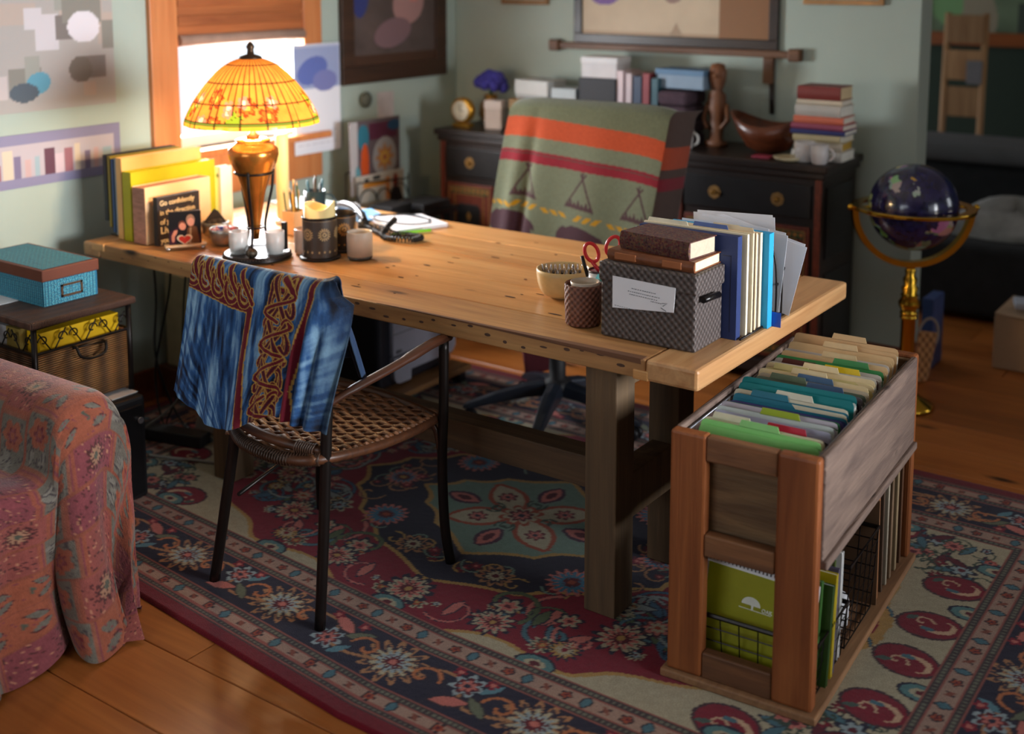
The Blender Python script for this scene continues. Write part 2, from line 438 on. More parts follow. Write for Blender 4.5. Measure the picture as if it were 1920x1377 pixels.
# ================================================================ RUG
def make_rug():
    x0, x1, y0, y1 = -3.86, -.36, 1.905, 4.10
    P = Paint(x1-x0, y1-y0, .0052, (120, 12, 40))
    X = P.X; Y = P.Y; cx = -2.09-x0; cy = 3.0-y0; w, h = P.w, P.h
    red, navy, cream, teal, tan = (128, 10, 42), (26, 24, 52), (178, 168, 142), (70, 112, 128), (172, 122, 84)
    pink, rust, wine, ice, gold, dgreen = (196, 112, 104), (160, 70, 44), (92, 14, 36), (150, 168, 176), (178, 140, 78), (52, 72, 62)
    RX, RY = 1.77, h/2                      # half size, counted from the middle
    ax = np.abs(X-cx); ay = np.abs(Y-cy)
    d = np.minimum(RX-ax, RY-ay)            # distance to the edge
    al = np.where(RX-ax < RY-ay, Y, X)      # run along the border
    # field: cream ground, crimson cartouche, navy medallion
    fx, fy = RX-.43, RY-.43
    th = np.arctan2(Y-cy, (X-cx)*.62); rr = np.hypot((X-cx)*.62, Y-cy)
    P.mask(d >= .43, cream)
    lob = .70+.045*np.abs(np.sin(th*6))+.05*np.cos(4*th)
    cart = ((ax/1.22)**2.6+(ay/.705)**2.6)**(1/2.6)
    wob = .035*np.sin(14*ax)*np.sin(17*ay)+.03*np.abs(np.sin(9*th))
    P.mask((d >= .43) & (cart+wob < .965), gold); P.mask((d >= .43) & (cart+wob < .945), red)
    med = ((ax/.66)**1.5+(ay/.50)**1.5)+.07*np.abs(np.sin(th*8))
    P.mask(med < 1.02, gold); P.mask(med < .975, navy)
    med2 = ((ax/.40)**1.25+(ay/.31)**1.25)+.09*np.abs(np.sin(th*6))
    P.mask(med2 < 1.03, gold); P.mask(med2 < .96, (112, 138, 126))
    R = np.random.default_rng(5)
    def rot_sym(fn, px, py, a):             # four-fold mirrored placing
        for sx in (1, -1):
            for sy in (1, -1):
                fn(cx+sx*px, cy+sy*py, a if sx*sy > 0 else -a, sx, sy)
    def vine(px, py, r, turns, a, c, wd=.0045, o=navy):
        rot_sym(lambda x, y, b, sx, sy: P.spiral(x, y, r, turns, a if sx > 0 else PI-a, wd, c, sx*1, .002, o), px, py, a)
    def pal(px, py, r, cols, n=9, a=0., k=.45):
        rot_sym(lambda x, y, b, sx, sy: P.flower(x, y, r, n, cols, b, k), px, py, a)
    # vines and palmettes on the crimson
    for k in range(44):
        a = R.uniform(0, PI/2); q = R.uniform(.66, .98); px = 1.14*q*math.cos(a); py = .62*q*math.sin(a)
        if (px/.66)**1.5+(py/.5)**1.5 < 1.15: continue
        c = [teal, (140, 150, 150), pink, (84, 100, 70), (60, 100, 130)][k % 5]
        vine(px, py, R.uniform(.06, .12), R.uniform(.5, 1.1), R.uniform(0, 6), c, R.uniform(.003, .007))
        rot_sym(lambda x, y, b, sx, sy: P.leaf(x, y, .045, .015, b, c, navy), px, py, R.uniform(0, 3))
    sets = [[navy, cream, pink, wine], [cream, navy, ice, wine], [(84, 40, 52), pink, cream, rust], [navy, gold, cream, red], [cream, dgreen, rust, gold]]
    for k in range(64):
        a = R.uniform(0, PI/2); q = R.uniform(.60, .985); px = 1.18*q*math.cos(a); py = .64*q*math.sin(a)
        if (px/.66)**1.5+(py/.5)**1.5 < 1.18: continue
        pal(px, py, R.uniform(.012, .042), sets[k % 5], int(R.integers(6, 14)), R.uniform(0, 6), .7)
    for px, py, r in ((.86, .0, .075), (.0, .57, .06), (.62, .43, .06), (1.02, .27, .055), (.30, .56, .05), (.84, .22, .05)):
        pal(px, py, r, [navy, cream, pink, wine, gold], 12, .2, .8)
    # navy medallion
    for k in range(20):
        a = R.uniform(0, PI/2); q = R.uniform(.74, .95); px = .60*q*math.cos(a); py = .46*q*math.sin(a)
        vine(px, py, R.uniform(.03, .06), R.uniform(.6, 1.2), R.uniform(0, 6), [gold, tan, (112, 138, 126)][k % 3], .0035, (40, 30, 46))
        if k % 2: pal(px, py, R.uniform(.013, .022), [wine, red, pink], 6, R.uniform(0, 6), .6)
    pal(.36, .26, .062, [pink, (60, 120, 150), (60, 120, 150), wine, rust], 16, 0, .5); pal(.5, .0, .05, [pink, (60, 120, 150), wine, gold], 14, 0, .5)
    pal(.16, .36, .045, [tan, navy, cream, wine], 10, 0, .6)
    # pale heart of the medallion, with the four-armed star
    for k in range(4):
        b = PI/4+k*PI/2; dx, dy = math.cos(b), math.sin(b)
        P.leaf(cx+dx*.15, cy+dy*.115, .105, .05, math.atan2(dy*.77, dx), cream, rust, .34)
        P.flower(cx+dx*.16, cy+dy*.12, .028, 7, [wine, pink, navy], 0, .6)
        b = k*PI/2; dx, dy = math.cos(b), math.sin(b)
        P.leaf(cx+dx*.23, cy+dy*.18, .06, .028, b, pink, (70, 34, 62), .5); P.ell(cx+dx*.23, cy+dy*.18, .028, .014, b, wine)
        P.spiral(cx+dx*.1, cy+dy*.09, .035, 1, b+1, .004, dgreen); P.spiral(cx+dx*.1, cy+dy*.09, .035, 1, b-1, .004, dgreen, -1)
    P.flower(cx, cy, .06, 8, [rust, cream, wine, pink, navy], 0, .5)
    # spandrels on the cream
    for k in range(170):
        px = R.uniform(.5, 1.32); py = R.uniform(.2, .63)
        q = ((px/1.22)**2.6+(py/.705)**2.6)**(1/2.6)
        if q < 1.05 or px > fx-.02 or py > fy-.02: continue
        if k % 3 == 0: pal(px, py, R.uniform(.015, .035), [[wine, red, cream], [navy, ice, wine], [dgreen, pink, wine], [(170, 70, 60), pink, navy]][k % 4], int(R.integers(5, 10)), 0, .7)
        elif k % 3 == 1: vine(px, py, R.uniform(.025, .06), R.uniform(.5, 1.), R.uniform(0, 6), [(70, 60, 56), dgreen, wine][k % 3], .003, None)
        else: rot_sym(lambda x, y, b, sx, sy: P.leaf(x, y, .04, .013, b, teal if k % 2 else wine, navy), px, py, R.uniform(0, 3))
    for px, py in ((1.26, .10), (1.26, .34), (1.0, .60)):           # crimson botehs on the cream
        def bote(x, y, b, sx, sy):
            P.ell(x, y, .088, .072, b, (64, 40, 50)); P.ell(x, y, .08, .064, b, red); P.ell(x+.022*sx, y+.004*sy, .048, .036, b, (206, 170, 140)); P.ell(x+.012*sx, y+.010*sy, .042, .030, b, red); P.spiral(x-.02*sx, y+.01*sy, .03, .8, b, .0035, (206, 170, 140), sx); P.leaf(x-.05*sx, y+.02*sy, .022, .01, b+.6, (70, 90, 84))
            P.ell(x, y-.02*sy, .018, .01, 0, teal)
        rot_sym(bote, px, py, .25)
    for px, py in ((1.335, .22), (1.335, .50), (1.02, .645), (.5, .655), (0., .66)):
        rot_sym(lambda x, y, b, sx, sy: (P.ell(x, y, .06, .04, 0, navy), P.ell(x, y, .052, .033, 0, (84, 128, 132)), P.ell(x, y, .03, .018, 0, cream), P.ell(x, y, .014, .01, 0, wine)), px, py, 0)
    P.mask((d < .43), navy)
    # main border scrolls, laid along the four sides
    def along(s, dd):                       # s along the perimeter at depth dd -> x, y, angle
        a, b = RX-dd, RY-dd; L = [2*a, 2*b, 2*a, 2*b]
        s = s % sum(L); k = 0
        while s > L[k]: s -= L[k]; k += 1
        return [(cx-a+s, cy-b, 0.), (cx+a, cy-b+s, PI/2), (cx+a-s, cy+b, PI), (cx-a, cy+b-s, -PI/2)][k]
    per = 2*(2*(RX-.24)+2*(RY-.24)); n = 44
    for k in range(n):
        s = k*per/n; x, y, a = along(s, .238); u = (math.cos(a), math.sin(a)); v = (-u[1], u[0])
        ts = np.linspace(0, per/n, 10); pts = [along(s+q, .238+.05*math.sin(2*PI*(k+q*n/per)/2))[:2] for q in ts]
        P.curve(pts, .005, tan, .002, (70, 46, 50))
        if k % 2 == 0:
            P.flower(x, y, .072, 13, [tan, (66, 50, 60), cream, ice, wine, pink], a, .9, 1.15)
            for f in (1, -1): P.spiral(x+u[0]*.1*f, y+u[1]*.1*f, .05, .9, a+(0 if f > 0 else PI), .0048, (186, 112, 70), f, .002, (60, 36, 44))
        else:
            sg = 1 if k % 4 == 1 else -1
            P.flower(x+v[0]*.03*sg, y+v[1]*.03*sg, .036, 7, [ice, wine, pink, navy], a, .7)
            P.leaf(x-v[0]*.045*sg, y-v[1]*.045*sg, .05, .018, a+.4*sg, pink, (60, 36, 44)); P.leaf(x+u[0]*.07-v[0]*.03*sg, y+u[1]*.07-v[1]*.03*sg, .045, .014, a-.6*sg, (104, 110, 90), (40, 30, 40))
            P.leaf(x+u[0]*.06+v[0]*.05*sg, y+u[1]*.06+v[1]*.05*sg, .035, .013, a+1.0, (90, 134, 150), None)
            for f in (1, -1): P.flower(x+u[0]*.05*f+v[0]*.068, y+u[1]*.05*f+v[1]*.068, .016, 5, [red, pink], a, .6)
    # the two guard stripes
    for lo, hi in ((.052, .145), (.325, .43)):
        P.mask((d > lo) & (d < hi), (166, 136, 122))
        for e in (lo, hi-.026):
            P.mask((d > e) & (d < e+.026), (62, 52, 56)); tick = (np.sin(al*2*PI/.016) > 0) & (d > e+.008) & (d < e+.018); P.mask(tick, (110, 112, 96))
            P.mask((np.abs(d-e) < .003) | (np.abs(d-e-.026) < .003), (150, 84, 76))
        mid = (lo+hi)/2; per2 = 2*(2*(RX-mid)+2*(RY-mid)); m = 150
        for k in range(m):
            x, y, a = along(k*per2/m, mid)
            if k % 3 == 0: P.flower(x, y, .016, 5, [(50, 34, 44), rust, wine], a, .5)
            elif k % 3 == 1: P.leaf(x, y, .02, .012, a+PI/2, teal, (34, 34, 48), .4)
            else: P.leaf(x, y, .017, .007, a+.8, (60, 40, 48)); P.leaf(x, y, .017, .007, a-.8, (132, 70, 56))
    P.mask(d < .052, (112, 14, 34)); P.mask((d > .046) & (d < .054), (60, 50, 54))
    P.img *= (.86+.28*fbm(P.X.shape, (200, 300), 3))[..., None]
    P.img = P.img*.92+lin((150, 128, 110))*.012
    near = np.clip(1-(P.Y)/1.3, 0, 1); bend = .085*np.clip((-1.85-x0-P.X)/.85, 0, 3)*near
    Z = np.full(P.X.shape, .011)+.0012*fbm(P.X.shape, (240, 340), 9); Z[:, [0, -1]] = .0004; Z[[0, -1], :] = .0004
    G = np.stack([P.X+x0, P.Y+y0+bend, Z], -1)
    o = grid('persian_rug', G, P.img, vcol('wool_pile', .95, .5, 420, .05, .25, .15), loc=((x0+x1)/2, (y0+y1)/2, 0))
    tag(o, 'large red, navy and cream persian rug under the desk', 'rug')
make_rug()

# ================================================================ DESK
dk = thing('desk', 'long reclaimed pine desk with thick plank top and square timber legs', 'desk', (-2.53, 3.14, 0))
m_desk = wood('honey_pine', (228, 176, 114), (194, 130, 72), 0, .34, .05, .9, .1, (70, 40, 22), .30, .5)
m_desky = wood('honey_pine_end', (218, 170, 118), (182, 126, 78), 1, .38, .05, .9, .1, (70, 40, 22), .16, .5)
m_front = wood('bark_edge_pine', (212, 162, 104), (158, 108, 68), 0, .42, .07, 1.0, .14, (52, 32, 24), .1)
m_bark = wood('bark', (136, 92, 62), (92, 60, 42), 0, .55, .05, 1.4, .3)
m_beam = wood('weathered_beam', (128, 100, 70), (78, 64, 50), 2, .75, .03, .9, .3, (40, 30, 24), .14)
m_beamx = wood('weathered_beam_long', (116, 88, 60), (70, 54, 42), 0, .7, .03, .9, .3, (40, 30, 24), .14)
DX0, DX1, DY0, DY1, DT, DB = -3.776, -1.287, 2.619, 3.664, .76, .706
bys = [DY0, 2.80, 3.03, 3.25, 3.47, DY1]
for k, (a, b) in enumerate(zip(bys[:-1], bys[1:])):
    MB().b2(DX0+.095, DX1-.15, a+(.0012 if k else 0), b-.0012, DB, DT-random.uniform(0, .002)).build('top_board', m_front if k == 0 else m_desk, dk, bevel=.004)
MB().b2(DX0, DX0+.094, DY0-.004, DY1+.003, DB+.001, DT).build('breadboard_end', m_desky, dk, bevel=.008)
q = MB(); q.b2(DX1-.149, DX1, DY0-.003, DY1+.003, DB-.002, DT+.0005); q.build('breadboard_end', m_desky, dk, bevel=.009)
MB().b2(DX1-.185, DX1-.14, DY0-.0035, DY0+.07, DB-.002, DB+.024).build('tenon', m_desk, dk, bevel=.003)
MB().b2(DX0+.05, DX0+.12, DY0-.0045, DY0+.06, DB+.028, DT+.0006).build('tenon', m_desk, dk, bevel=.003)
q = MB()
for k in range(34):
    x = -1.5-.062*k+random.uniform(-.012, .012); z = DB+.03+.012*math.sin(k*.9)+random.uniform(-.006, .006)
    if x < -3.6: break
    a = random.uniform(.006, .014) if k < 20 else random.uniform(.004, .009); b = random.uniform(.0025, .005) if k < 20 else .0015
    q.prism([(a*math.cos(2*PI*i/8), b*math.sin(2*PI*i/8)) for i in range(8)], (0, .0009, 0), (x, DY0-.0006, z), (1, 0, 0), (0, 0, 1))
q = q.build('nail_stain', M((84, 60, 48), .8), dk); q['kind'] = 'stuff'
q = MB()
for k in range(60):
    x = random.uniform(DX0+.3, DX1-.25); y = random.uniform(DY0+.1, DY1-.05); a = random.uniform(.004, .026); b = random.uniform(.0014, .0045)
    q.prism([(a*math.cos(2*PI*i/8), b*math.sin(2*PI*i/8)) for i in range(8)], (0, 0, .0007), (x, y, DT-.0004), (1, 0, 0), (0, 1, 0))
q = q.build('knot_hole', M((70, 42, 26), .8), dk); q['kind'] = 'stuff'
MB().prism([(-2.35, .0), (-1.445, 0), (-1.445, .026), (-1.7, .020), (-1.95, .012), (-2.2, .008)], (0, 0, .0012), (0, DY0-.0008, DT-.0008), (1, 0, 0), (0, 1, 0)).build('bark_strip', m_bark, dk)
MB().prism([(-2.3, .054), (-1.45, .0535), (-1.45, .040), (-1.8, .047)], (0, -.001, 0), (0, DY0-.0002, DB), (1, 0, 0), (0, 0, 1)).build('bark_strip', m_bark, dk)
LX = ((-1.627, -1.53), (-3.125, -3.03)); LY = ((2.637, 2.735), (2.99, 3.09))
def leg(x0, x1, y0, y1):
    MB().b2(x0, x1, y0, y1, .012, DB).build('leg', m_beam, dk, bevel=.004)
leg(*LX[0], *LY[0]); leg(*LX[0], *LY[1]); leg(*LX[1], *LY[0]); leg(*LX[1], *LY[1])
for x0, x1 in ((-1.615, -1.542), (-3.115, -3.04)):
    MB().b2(x0, x1, 2.735, 2.99, .255, .385).build('cross_beam', m_beam, dk, bevel=.004)
    MB().b2(x0, x1, 2.735, 3.55, DB-.07, DB).build('bearer', m_beam, dk, bevel=.004)
MB().b2(-3.04, -1.615, 2.82, 2.91, .265, .36).build('stretcher', m_beamx, dk, bevel=.004)
# ================================================================ ARMCHAIR WITH DRAPED CLOTH
m_iron = M((34, 28, 26), .38, .6, .15, spec=.5, name='dark_iron')
m_rattan = wood('dark_rattan', (96, 56, 32), (54, 32, 22), 0, .4, 0, 2., .1)
m_cane = M((104, 64, 36), .38, 0, .4, 60, .5, 260, .5, name='woven_cane')
m_arm = wood('dark_arm_wood', (84, 46, 28), (46, 26, 18), 1, .35, 0, 1.5, .06)
ch = thing('armchair', 'dark metal armchair with woven cane seat at the near side of the desk', 'chair', (-2.36, 2.39, 0))
def lg(pts, r=.0152): MB().tube(smooth_path(pts, 5), r, 10).build('leg', m_iron, ch)
lg([(-2.146, 2.149, .012), (-2.128, 2.15, .25), (-2.112, 2.15, .5), (-2.102, 2.15, .66), (-2.09, 2.14, .80), (-2.088, 2.125, .925)])
lg([(-2.574, 2.161, .012), (-2.51, 2.155, .26), (-2.455, 2.15, .5), (-2.47, 2.15, .66), (-2.50, 2.14, .80), (-2.52, 2.125, .93)])
lg([(-2.085, 2.632, .012), (-2.098, 2.622, .13), (-2.104, 2.62, .32), (-2.097, 2.62, .5), (-2.095, 2.62, .69)])
lg([(-2.649, 2.672, .012), (-2.63, 2.65, .13), (-2.60, 2.63, .32), (-2.585, 2.62, .5), (-2.58, 2.62, .69)])
MB().tube([(-2.53, 2.125, .925), (-2.3, 2.125, .928), (-2.085, 2.125, .92)], .013, 10).build('top_rail', m_rattan, ch)
MB().tube(smooth_path([(-2.475, 2.15, .548), (-2.39, 2.118, .535), (-2.25, 2.112, .522), (-2.115, 2.15, .512)], 5), .0135, 10).build('back_rail', m_rattan, ch)
MB().tube([(-2.49, 2.156, .551), (-2.462, 2.145, .546)], .0165, 12).build('end_cap', M((206, 160, 112), .5), ch)
q = MB()
for k in range(9): q.tube(arc((-2.135-.006*k, 2.137-.002*k, .5135+.0006*k), .0155, 0, 2*PI, 10, (0, 1, 0), (0, 0, 1)), .0026, 5)
q.build('cane_binding', M((70, 48, 36), .35), ch)
for sx, xx in ((1, -2.10), (-1, -2.58)):
    xr = -2.10 if sx > 0 else -2.47
    MB().tube(smooth_path([(xr, 2.144, .640), (xr+.0*sx, 2.22, .652), ((xr+xx)/2+.012*sx, 2.41, .678), (xx+.012*sx, 2.549, .697), (xx, 2.645, .694)], 6), [.012]*7+[.015]*7+[.018]*11, 10, flat=.75).build('armrest', m_arm, ch)
    MB().tube(smooth_path([(xx-.06*sx, 2.6, .458), (xx-.02*sx, 2.61, .42), (xx-.008*sx, 2.618, .33)], 5), .009, 8).build('brace', m_rattan, ch)
# seat rim and the herringbone cane strands
SR = [(-2.445, 2.135, .508), (-2.36, 2.10, .492), (-2.22, 2.095, .487), (-2.115, 2.135, .495), (-2.095, 2.35, .468), (-2.115, 2.58, .452), (-2.16, 2.63, .452), (-2.36, 2.655, .46), (-2.53, 2.64, .465), (-2.585, 2.58, .468), (-2.52, 2.35, .49)]
rim = MB().tube(smooth_path(SR+[SR[0]], 4)[:-1], .0135, 8, True).build('seat_rim', m_rattan, ch)
q = MB(); P = smooth_path(SR[:4], 16)
for p, n_ in zip(P[:-1], P[1:]):
    d = (n_-p).normalized(); q.tube(arc(p, .0155, 0, 2*PI, 8, d.cross(Vector((0, 0, 1))).normalized(), (0, 0, 1)), .0035, 5, True)
q.build('rim_wrapping', M((62, 44, 34), .3), ch)
def seat_edge(y):
    t = (y-2.115)/(2.64-2.115); xl = -2.45+(-.13)*min(1, t*1.1); xr = -2.118+.022*math.sin(min(1, t*1.1)*PI); return xl, xr, .500-.042*t
N = 27
for k in range(N):
    y = 2.118+(2.635-2.118)*k/(N-1); xl, xr, z = seat_edge(y); q = []
    for i in range(25):
        f = i/24; q.append((xl+(xr-xl)*f, y+.006*((i % 4) in (1, 2))-.003, z-.016*math.sin(PI*f)*math.sin(PI*k/(N-1))+(.0035 if (i//2+k) % 2 else -.0035)))
    MB().tube(q, .0085, 6, flat=.55).build('cane_strand', m_cane, rim)
q = MB()
for k in range(2): pass
MB().tube([(-2.46, 2.16, .30), (-2.6, 2.65, .30)], .006, 6).build('side_rod', m_iron, ch)

# batik cloth over the back
def batik():
    W_, H_, CR = .50, .56, .17
    P = Paint(W_, H_, .0018, (74, 118, 160)); X, Y = P.X, P.Y; sh = X.shape
    st = fbm(sh, (5, 46), 1); st2 = fbm(sh, (9, 16), 2); ra = np.arctan2(X-.30, .50-Y); st3 = fbm((400, 400), (3, 60), 4)
    pol = st3[np.clip((np.hypot(X-.2, Y-.58)*700).astype(int), 0, 399), np.clip(((np.arctan2(X-.2, .62-Y)/PI+.5)*399).astype(int), 0, 399)]
    v = np.clip((.55*st+.25*st2+.5*pol-.46)/.42, 0, 1)[..., None]
    dk_, md, lt = lin((10, 20, 44)), lin((46, 92, 148)), lin((146, 188, 220))
    P.img = np.where(v < .5, dk_+(md-dk_)*v*2, md+(lt-md)*(v-.5)*2)
    rt = np.clip((X-.40)/.1, 0, 1)[..., None]; P.img = P.img*(1-.84*rt)  # shade of the side facing right, darkened into the cloth colour
    mar, dmar, yel = (104, 18, 36), (46, 22, 40), (186, 146, 70)
    def band(pts, w): P.curve(pts, w, mar, .0032, yel)
    xi, xo, yt = .236, .418, CR+.075
    pts = [(0, yt-.014), (xi, yt+.014), (xi-.006, H_*.7), (xi+.004, H_)]; band(pts, .0085)
    band([(xo+.03, CR-.02), (xo+.006, CR+.12), (xo-.014, CR+.3), (xo-.006, H_)], .0075)
    def knot(cx, cy, a, r):
        c, s_ = math.cos(a), math.sin(a)
        def tr(L): return [(cx+u*c-v*s_, cy+u*s_+v*c) for u, v in L]
        def st_(L, w=.0050): P.curve(tr(L), w, mar, .0026, yel); P.curve(tr(L), w*.30, dmar)
        th = np.linspace(0, 2*PI, 44)
        st_([(r*.62*math.cos(t)-.1*r, r*.6*math.sin(t)) for t in th])
        st_([(r*1.05*math.sin(2*t), r*.72*math.cos(t)) for t in th])
        st_([(r*.9*math.sin(t*2+.5)*.6, r*.85*math.cos(t)) for t in th[:30]])
        for f in (1, -1): P.spiral(*tr([(f*r*.98, f*r*.55)])[0], r*.34, 1.25, a+f, .0042, mar, f, .0024, yel)
        for f in (1, -1): st_([(-r+2*r*i/8, f*(-.55*r+1.1*r*i/8)) for i in range(9)], .0055)
    cxm = (xi+xo)/2
    for k in range(4): knot(cxm+.014-.007*k, CR+.068+.106*k, PI/2+.05, .055)
    for k in range(4):
        t = np.linspace(0, 1, 14); P.curve(np.stack([cxm+.05*np.sin(t*2*PI+k)+.012-.006*k, CR+.01+.106*k+.106*t], 1), .0046, mar, .0026, yel)
    for k in range(5):
        x = .012+.05*k; y = CR+.020+.006*k
        P.spiral(x, y, .024, 1.2, 1.5, .0046, mar, 1, .0024, yel)
        P.curve([(x+.024*math.cos(t), y+.008+.032*math.sin(t)) for t in np.linspace(-.4, PI+.4, 14)], .0048, mar, .0026, yel)
        P.curve([(x-.02, y-.03), (x+.03, y+.03)], .005, mar, .003, yel)
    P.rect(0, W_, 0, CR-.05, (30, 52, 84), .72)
    s = X/W_; t = (Y-CR)/(H_-CR)
    # rear panel, crest, front panel
    xl = np.where(Y > CR, -2.545-.045*np.clip(t, 0, 1), -2.545-.02*np.clip((CR-Y)/CR, 0, 1)); xr = np.where(Y > CR, -2.034-.022*np.clip(t, 0, 1), -2.044-.075*np.clip((CR-Y)/CR, 0, 1))
    gx = s-.035*np.exp(-((s-.80)/.07)**2)*0
    PX = xl+(xr-xl)*gx
    drop = .395-.02*np.cos(s*9); fold = np.sin(s*34+2*t)*.006*np.clip(t*1.4, 0, 1)+np.sin(s*90)*.0015+np.clip((s-.74)/.08, 0, 1)*np.sin(s*96+t*3)*.010*np.clip(t*2, 0, 1)
    tt = np.clip(t, 0, 1); rr_ = .030
    ang = np.clip((CR-Y)/.05+.5, 0, 1)*PI      # 0 rear side ... pi front side
    PY = np.where(t > 0, 2.108-rr_*.3-.04*tt+fold, 2.125); PZ = np.where(t > 0, .952-drop*np.clip(tt*1.02-.02, 0, 1), .955)
    m = (Y <= CR+.025) & (Y >= CR-.025); PY = np.where(m, 2.128-rr_*np.cos(ang)*1.0, PY); PZ = np.where(m, .944+rr_*np.sin(ang), PZ)
    m = Y > CR+.025; q = (Y-CR-.025)/(H_-CR-.025); PY = np.where(m, 2.098-.045*q+fold*np.clip(q*3, 0, 1), PY); PZ = np.where(m, .938-(drop-.03+.03*np.sin(s*5))*q*.97, PZ)
    wr_ = np.clip((s-.91)/.09, 0, 1)**1.3; PY = np.where(Y > CR+.01, PY+.085*wr_*(1-.45*tt)*np.clip((Y-CR-.01)/.05, 0, 1), PY); PX = np.where(Y > CR+.01, PX+.012*wr_, PX)
    m = Y < CR-.025; q = (CR-.025-Y)/(CR-.025); PY = np.where(m, 2.160+.165*q+(.016*np.sin(s*60)+.02*np.sin(s*23))*np.clip(q*2, 0, 1), PY); PZ = np.where(m, .938-(.268+.03*np.sin(s*21))*q, PZ)
    sag = .003*np.sin(s*PI)-.016*np.clip((s-.86)/.14, 0, 1)**2; PZ = PZ-sag*np.clip(1-np.abs(Y-CR)/.1, 0, 1)
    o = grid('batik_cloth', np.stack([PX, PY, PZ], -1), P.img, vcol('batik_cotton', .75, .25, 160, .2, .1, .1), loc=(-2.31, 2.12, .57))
    sm = o.modifiers.new('cloth thickness', 'SOLIDIFY'); sm.thickness = .003
    tag(o, 'blue tie dyed cloth with maroon knotwork border draped over the armchair back', 'cloth')
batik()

# ================================================================ SOFA AND THROW
m_sofa = M((96, 60, 48), .9)
so = thing('sofa', 'low sofa under the patterned throw at the lower left', 'sofa', (-3.2, 1.2, 0))
MB().b2(-3.85, -2.80, .25, 1.66, .05, .395).build('seat_base', m_sofa, so, bevel=.03)
MB().b2(-3.85, -2.80, 1.745, 1.90, .05, .57).build('armrest', m_sofa, so, bevel=.06, seg=4)
MB().b2(-3.93, -3.62, .25, 1.95, .05, .80).build('backrest', m_sofa, so, bevel=.05)
def throw():
    # section along the sofa: seat, inner arm, arm top, outer arm
    sec = [(1.05, .44), (1.60, .445), (1.685, .44), (1.715, .46), (1.722, .54), (1.735, .60), (1.775, .638), (1.85, .650), (1.925, .640), (1.972, .60), (1.988, .52), (1.99, .30), (2.00, .05), (2.01, .014)]
    sp = [Vector((0, a, b)) for a, b in sec]; den = [Vector(sp[0])]
    for a, b in zip(sp[:-1], sp[1:]):
        k = max(2, int((b-a).length/.006))
        den += [a+(b-a)*i/k for i in range(1, k+1)]
    A = np.array([(p.y if p.y < 1.72 else 1.72+(p.y-1.72)*.80, p.z) for p in den]);
    for _ in range(14): A[1:-1] = .25*A[:-2]+.5*A[1:-1]+.25*A[2:]
    sl = np.concatenate([[0], np.cumsum(np.hypot(*(A[1:]-A[:-1]).T))])
    LB, LD = .92, .68; nb = int((LB+LD)/.0055)
    b = np.linspace(0, LB+LD, nb); n_a = len(A)
    P = Paint(LB+LD, sl[-1], .0055, (170, 100, 84)); P.X, P.Y = np.meshgrid(b, sl); P.x, P.y = b, sl; P.nx, P.ny = nb, n_a; P.img = np.empty((n_a, nb, 3)); P.img[:] = lin((186, 104, 88))
    sal, gry, cor, ros, drk, olv = (176, 96, 88), (134, 126, 114), (186, 104, 78), (160, 84, 90), (104, 58, 58), (108, 108, 94)
    cw = .115; base = sl[np.argmin(np.abs(A[:, 0]-1.72)+np.abs(A[:, 1]-.52)*.3)]
    R = np.random.default_rng(11)
    ncol = int((LB+LD)/cw)+1
    for c in range(ncol):
        x0 = c*cw; row = 0; y = base-.58 if c % 2 else base-.44
        while y < sl[-1]:
            hgt = .17; kind = (c+row) % 2
            P.rect(x0, x0+cw, y, y+hgt, gry if kind == 0 else [sal, cor, ros][(c//2+row) % 3])
            xm, ym = x0+cw/2, y+hgt/2
            if kind == 0:
                for k in range(16): P.spiral(x0+R.uniform(.012, cw-.012), y+R.uniform(.015, hgt-.012), R.uniform(.008, .02), .8, R.uniform(0, 6), .0017, (96, 84, 84), 1 if k % 2 else -1)
                for k in range(4): P.leaf(x0+R.uniform(.025, cw-.025), y+R.uniform(.02, .05), .024, .008, R.uniform(.6, 2.5), (158, 150, 138), (92, 82, 84), .25)
                P.flower(xm, ym+.02, .038, 6, [cor, cor, ros, cor], 0, .35)
                for k in range(6): P.ell(xm+.02*math.cos(k*PI/3), ym+.02+.02*math.sin(k*PI/3), .005, .005, 0, (140, 52, 62))
            elif (c//2+row) % 3 == 1:
                for f in (-.05, .045):
                    P.leaf(xm-.02, ym+f, .026, .011, 1.1, gry, drk, .2); P.leaf(xm+.022, ym+f+.004, .026, .011, 2.0, gry, drk, .2); P.ell(xm, ym+f-.03, .012, .006, 0, olv)
                for k in range(22): P.ell(x0+R.uniform(.008, cw-.008), y+R.uniform(.01, hgt-.01), .003, .003, 0, ros)
            else:
                for k in range(80): P.ell(x0+R.uniform(.006, cw-.006), y+R.uniform(.01, hgt-.01), R.uniform(.002, .0042), R.uniform(.002, .0038), 0, drk if k % 3 else (220, 150, 120))
                if c % 3 == 0: P.flower(xm, ym, .03, 12, [drk, (200, 150, 120), olv], 0, .8)
            P.rect(x0, x0+cw, y-.012, y+.012, cor, .8); P.rect(x0, x0+cw, y-.0025, y+.0025, ros)
            y += hgt; row += 1
        P.rect(x0-.004, x0+.004, 0, sl[-1], (170, 96, 76))
    P.img *= .58*(.80+.4*fbm(P.X.shape, (90, 120), 8))[..., None]
    zz = A[:, 1][:, None]; yy = A[:, 0][:, None]; B = P.X
    xe = -2.678+.045*np.clip((yy-1.60)/.14, 0, 1)
    top = np.clip(B/LB, 0, 1); dr = np.clip((B-LB)/LD, 0, 1)
    PX = np.where(B < LB, xe-.02-(LB-B), 0.); PY = yy+0*B; PZ = zz+0*B
    # soft roll over the edge, then fall to the floor with folds widening downwards
    roll = .055; ang = np.clip((B-LB+roll)/(2*roll), 0, 1)*PI/2; on_ = (B > LB-roll)
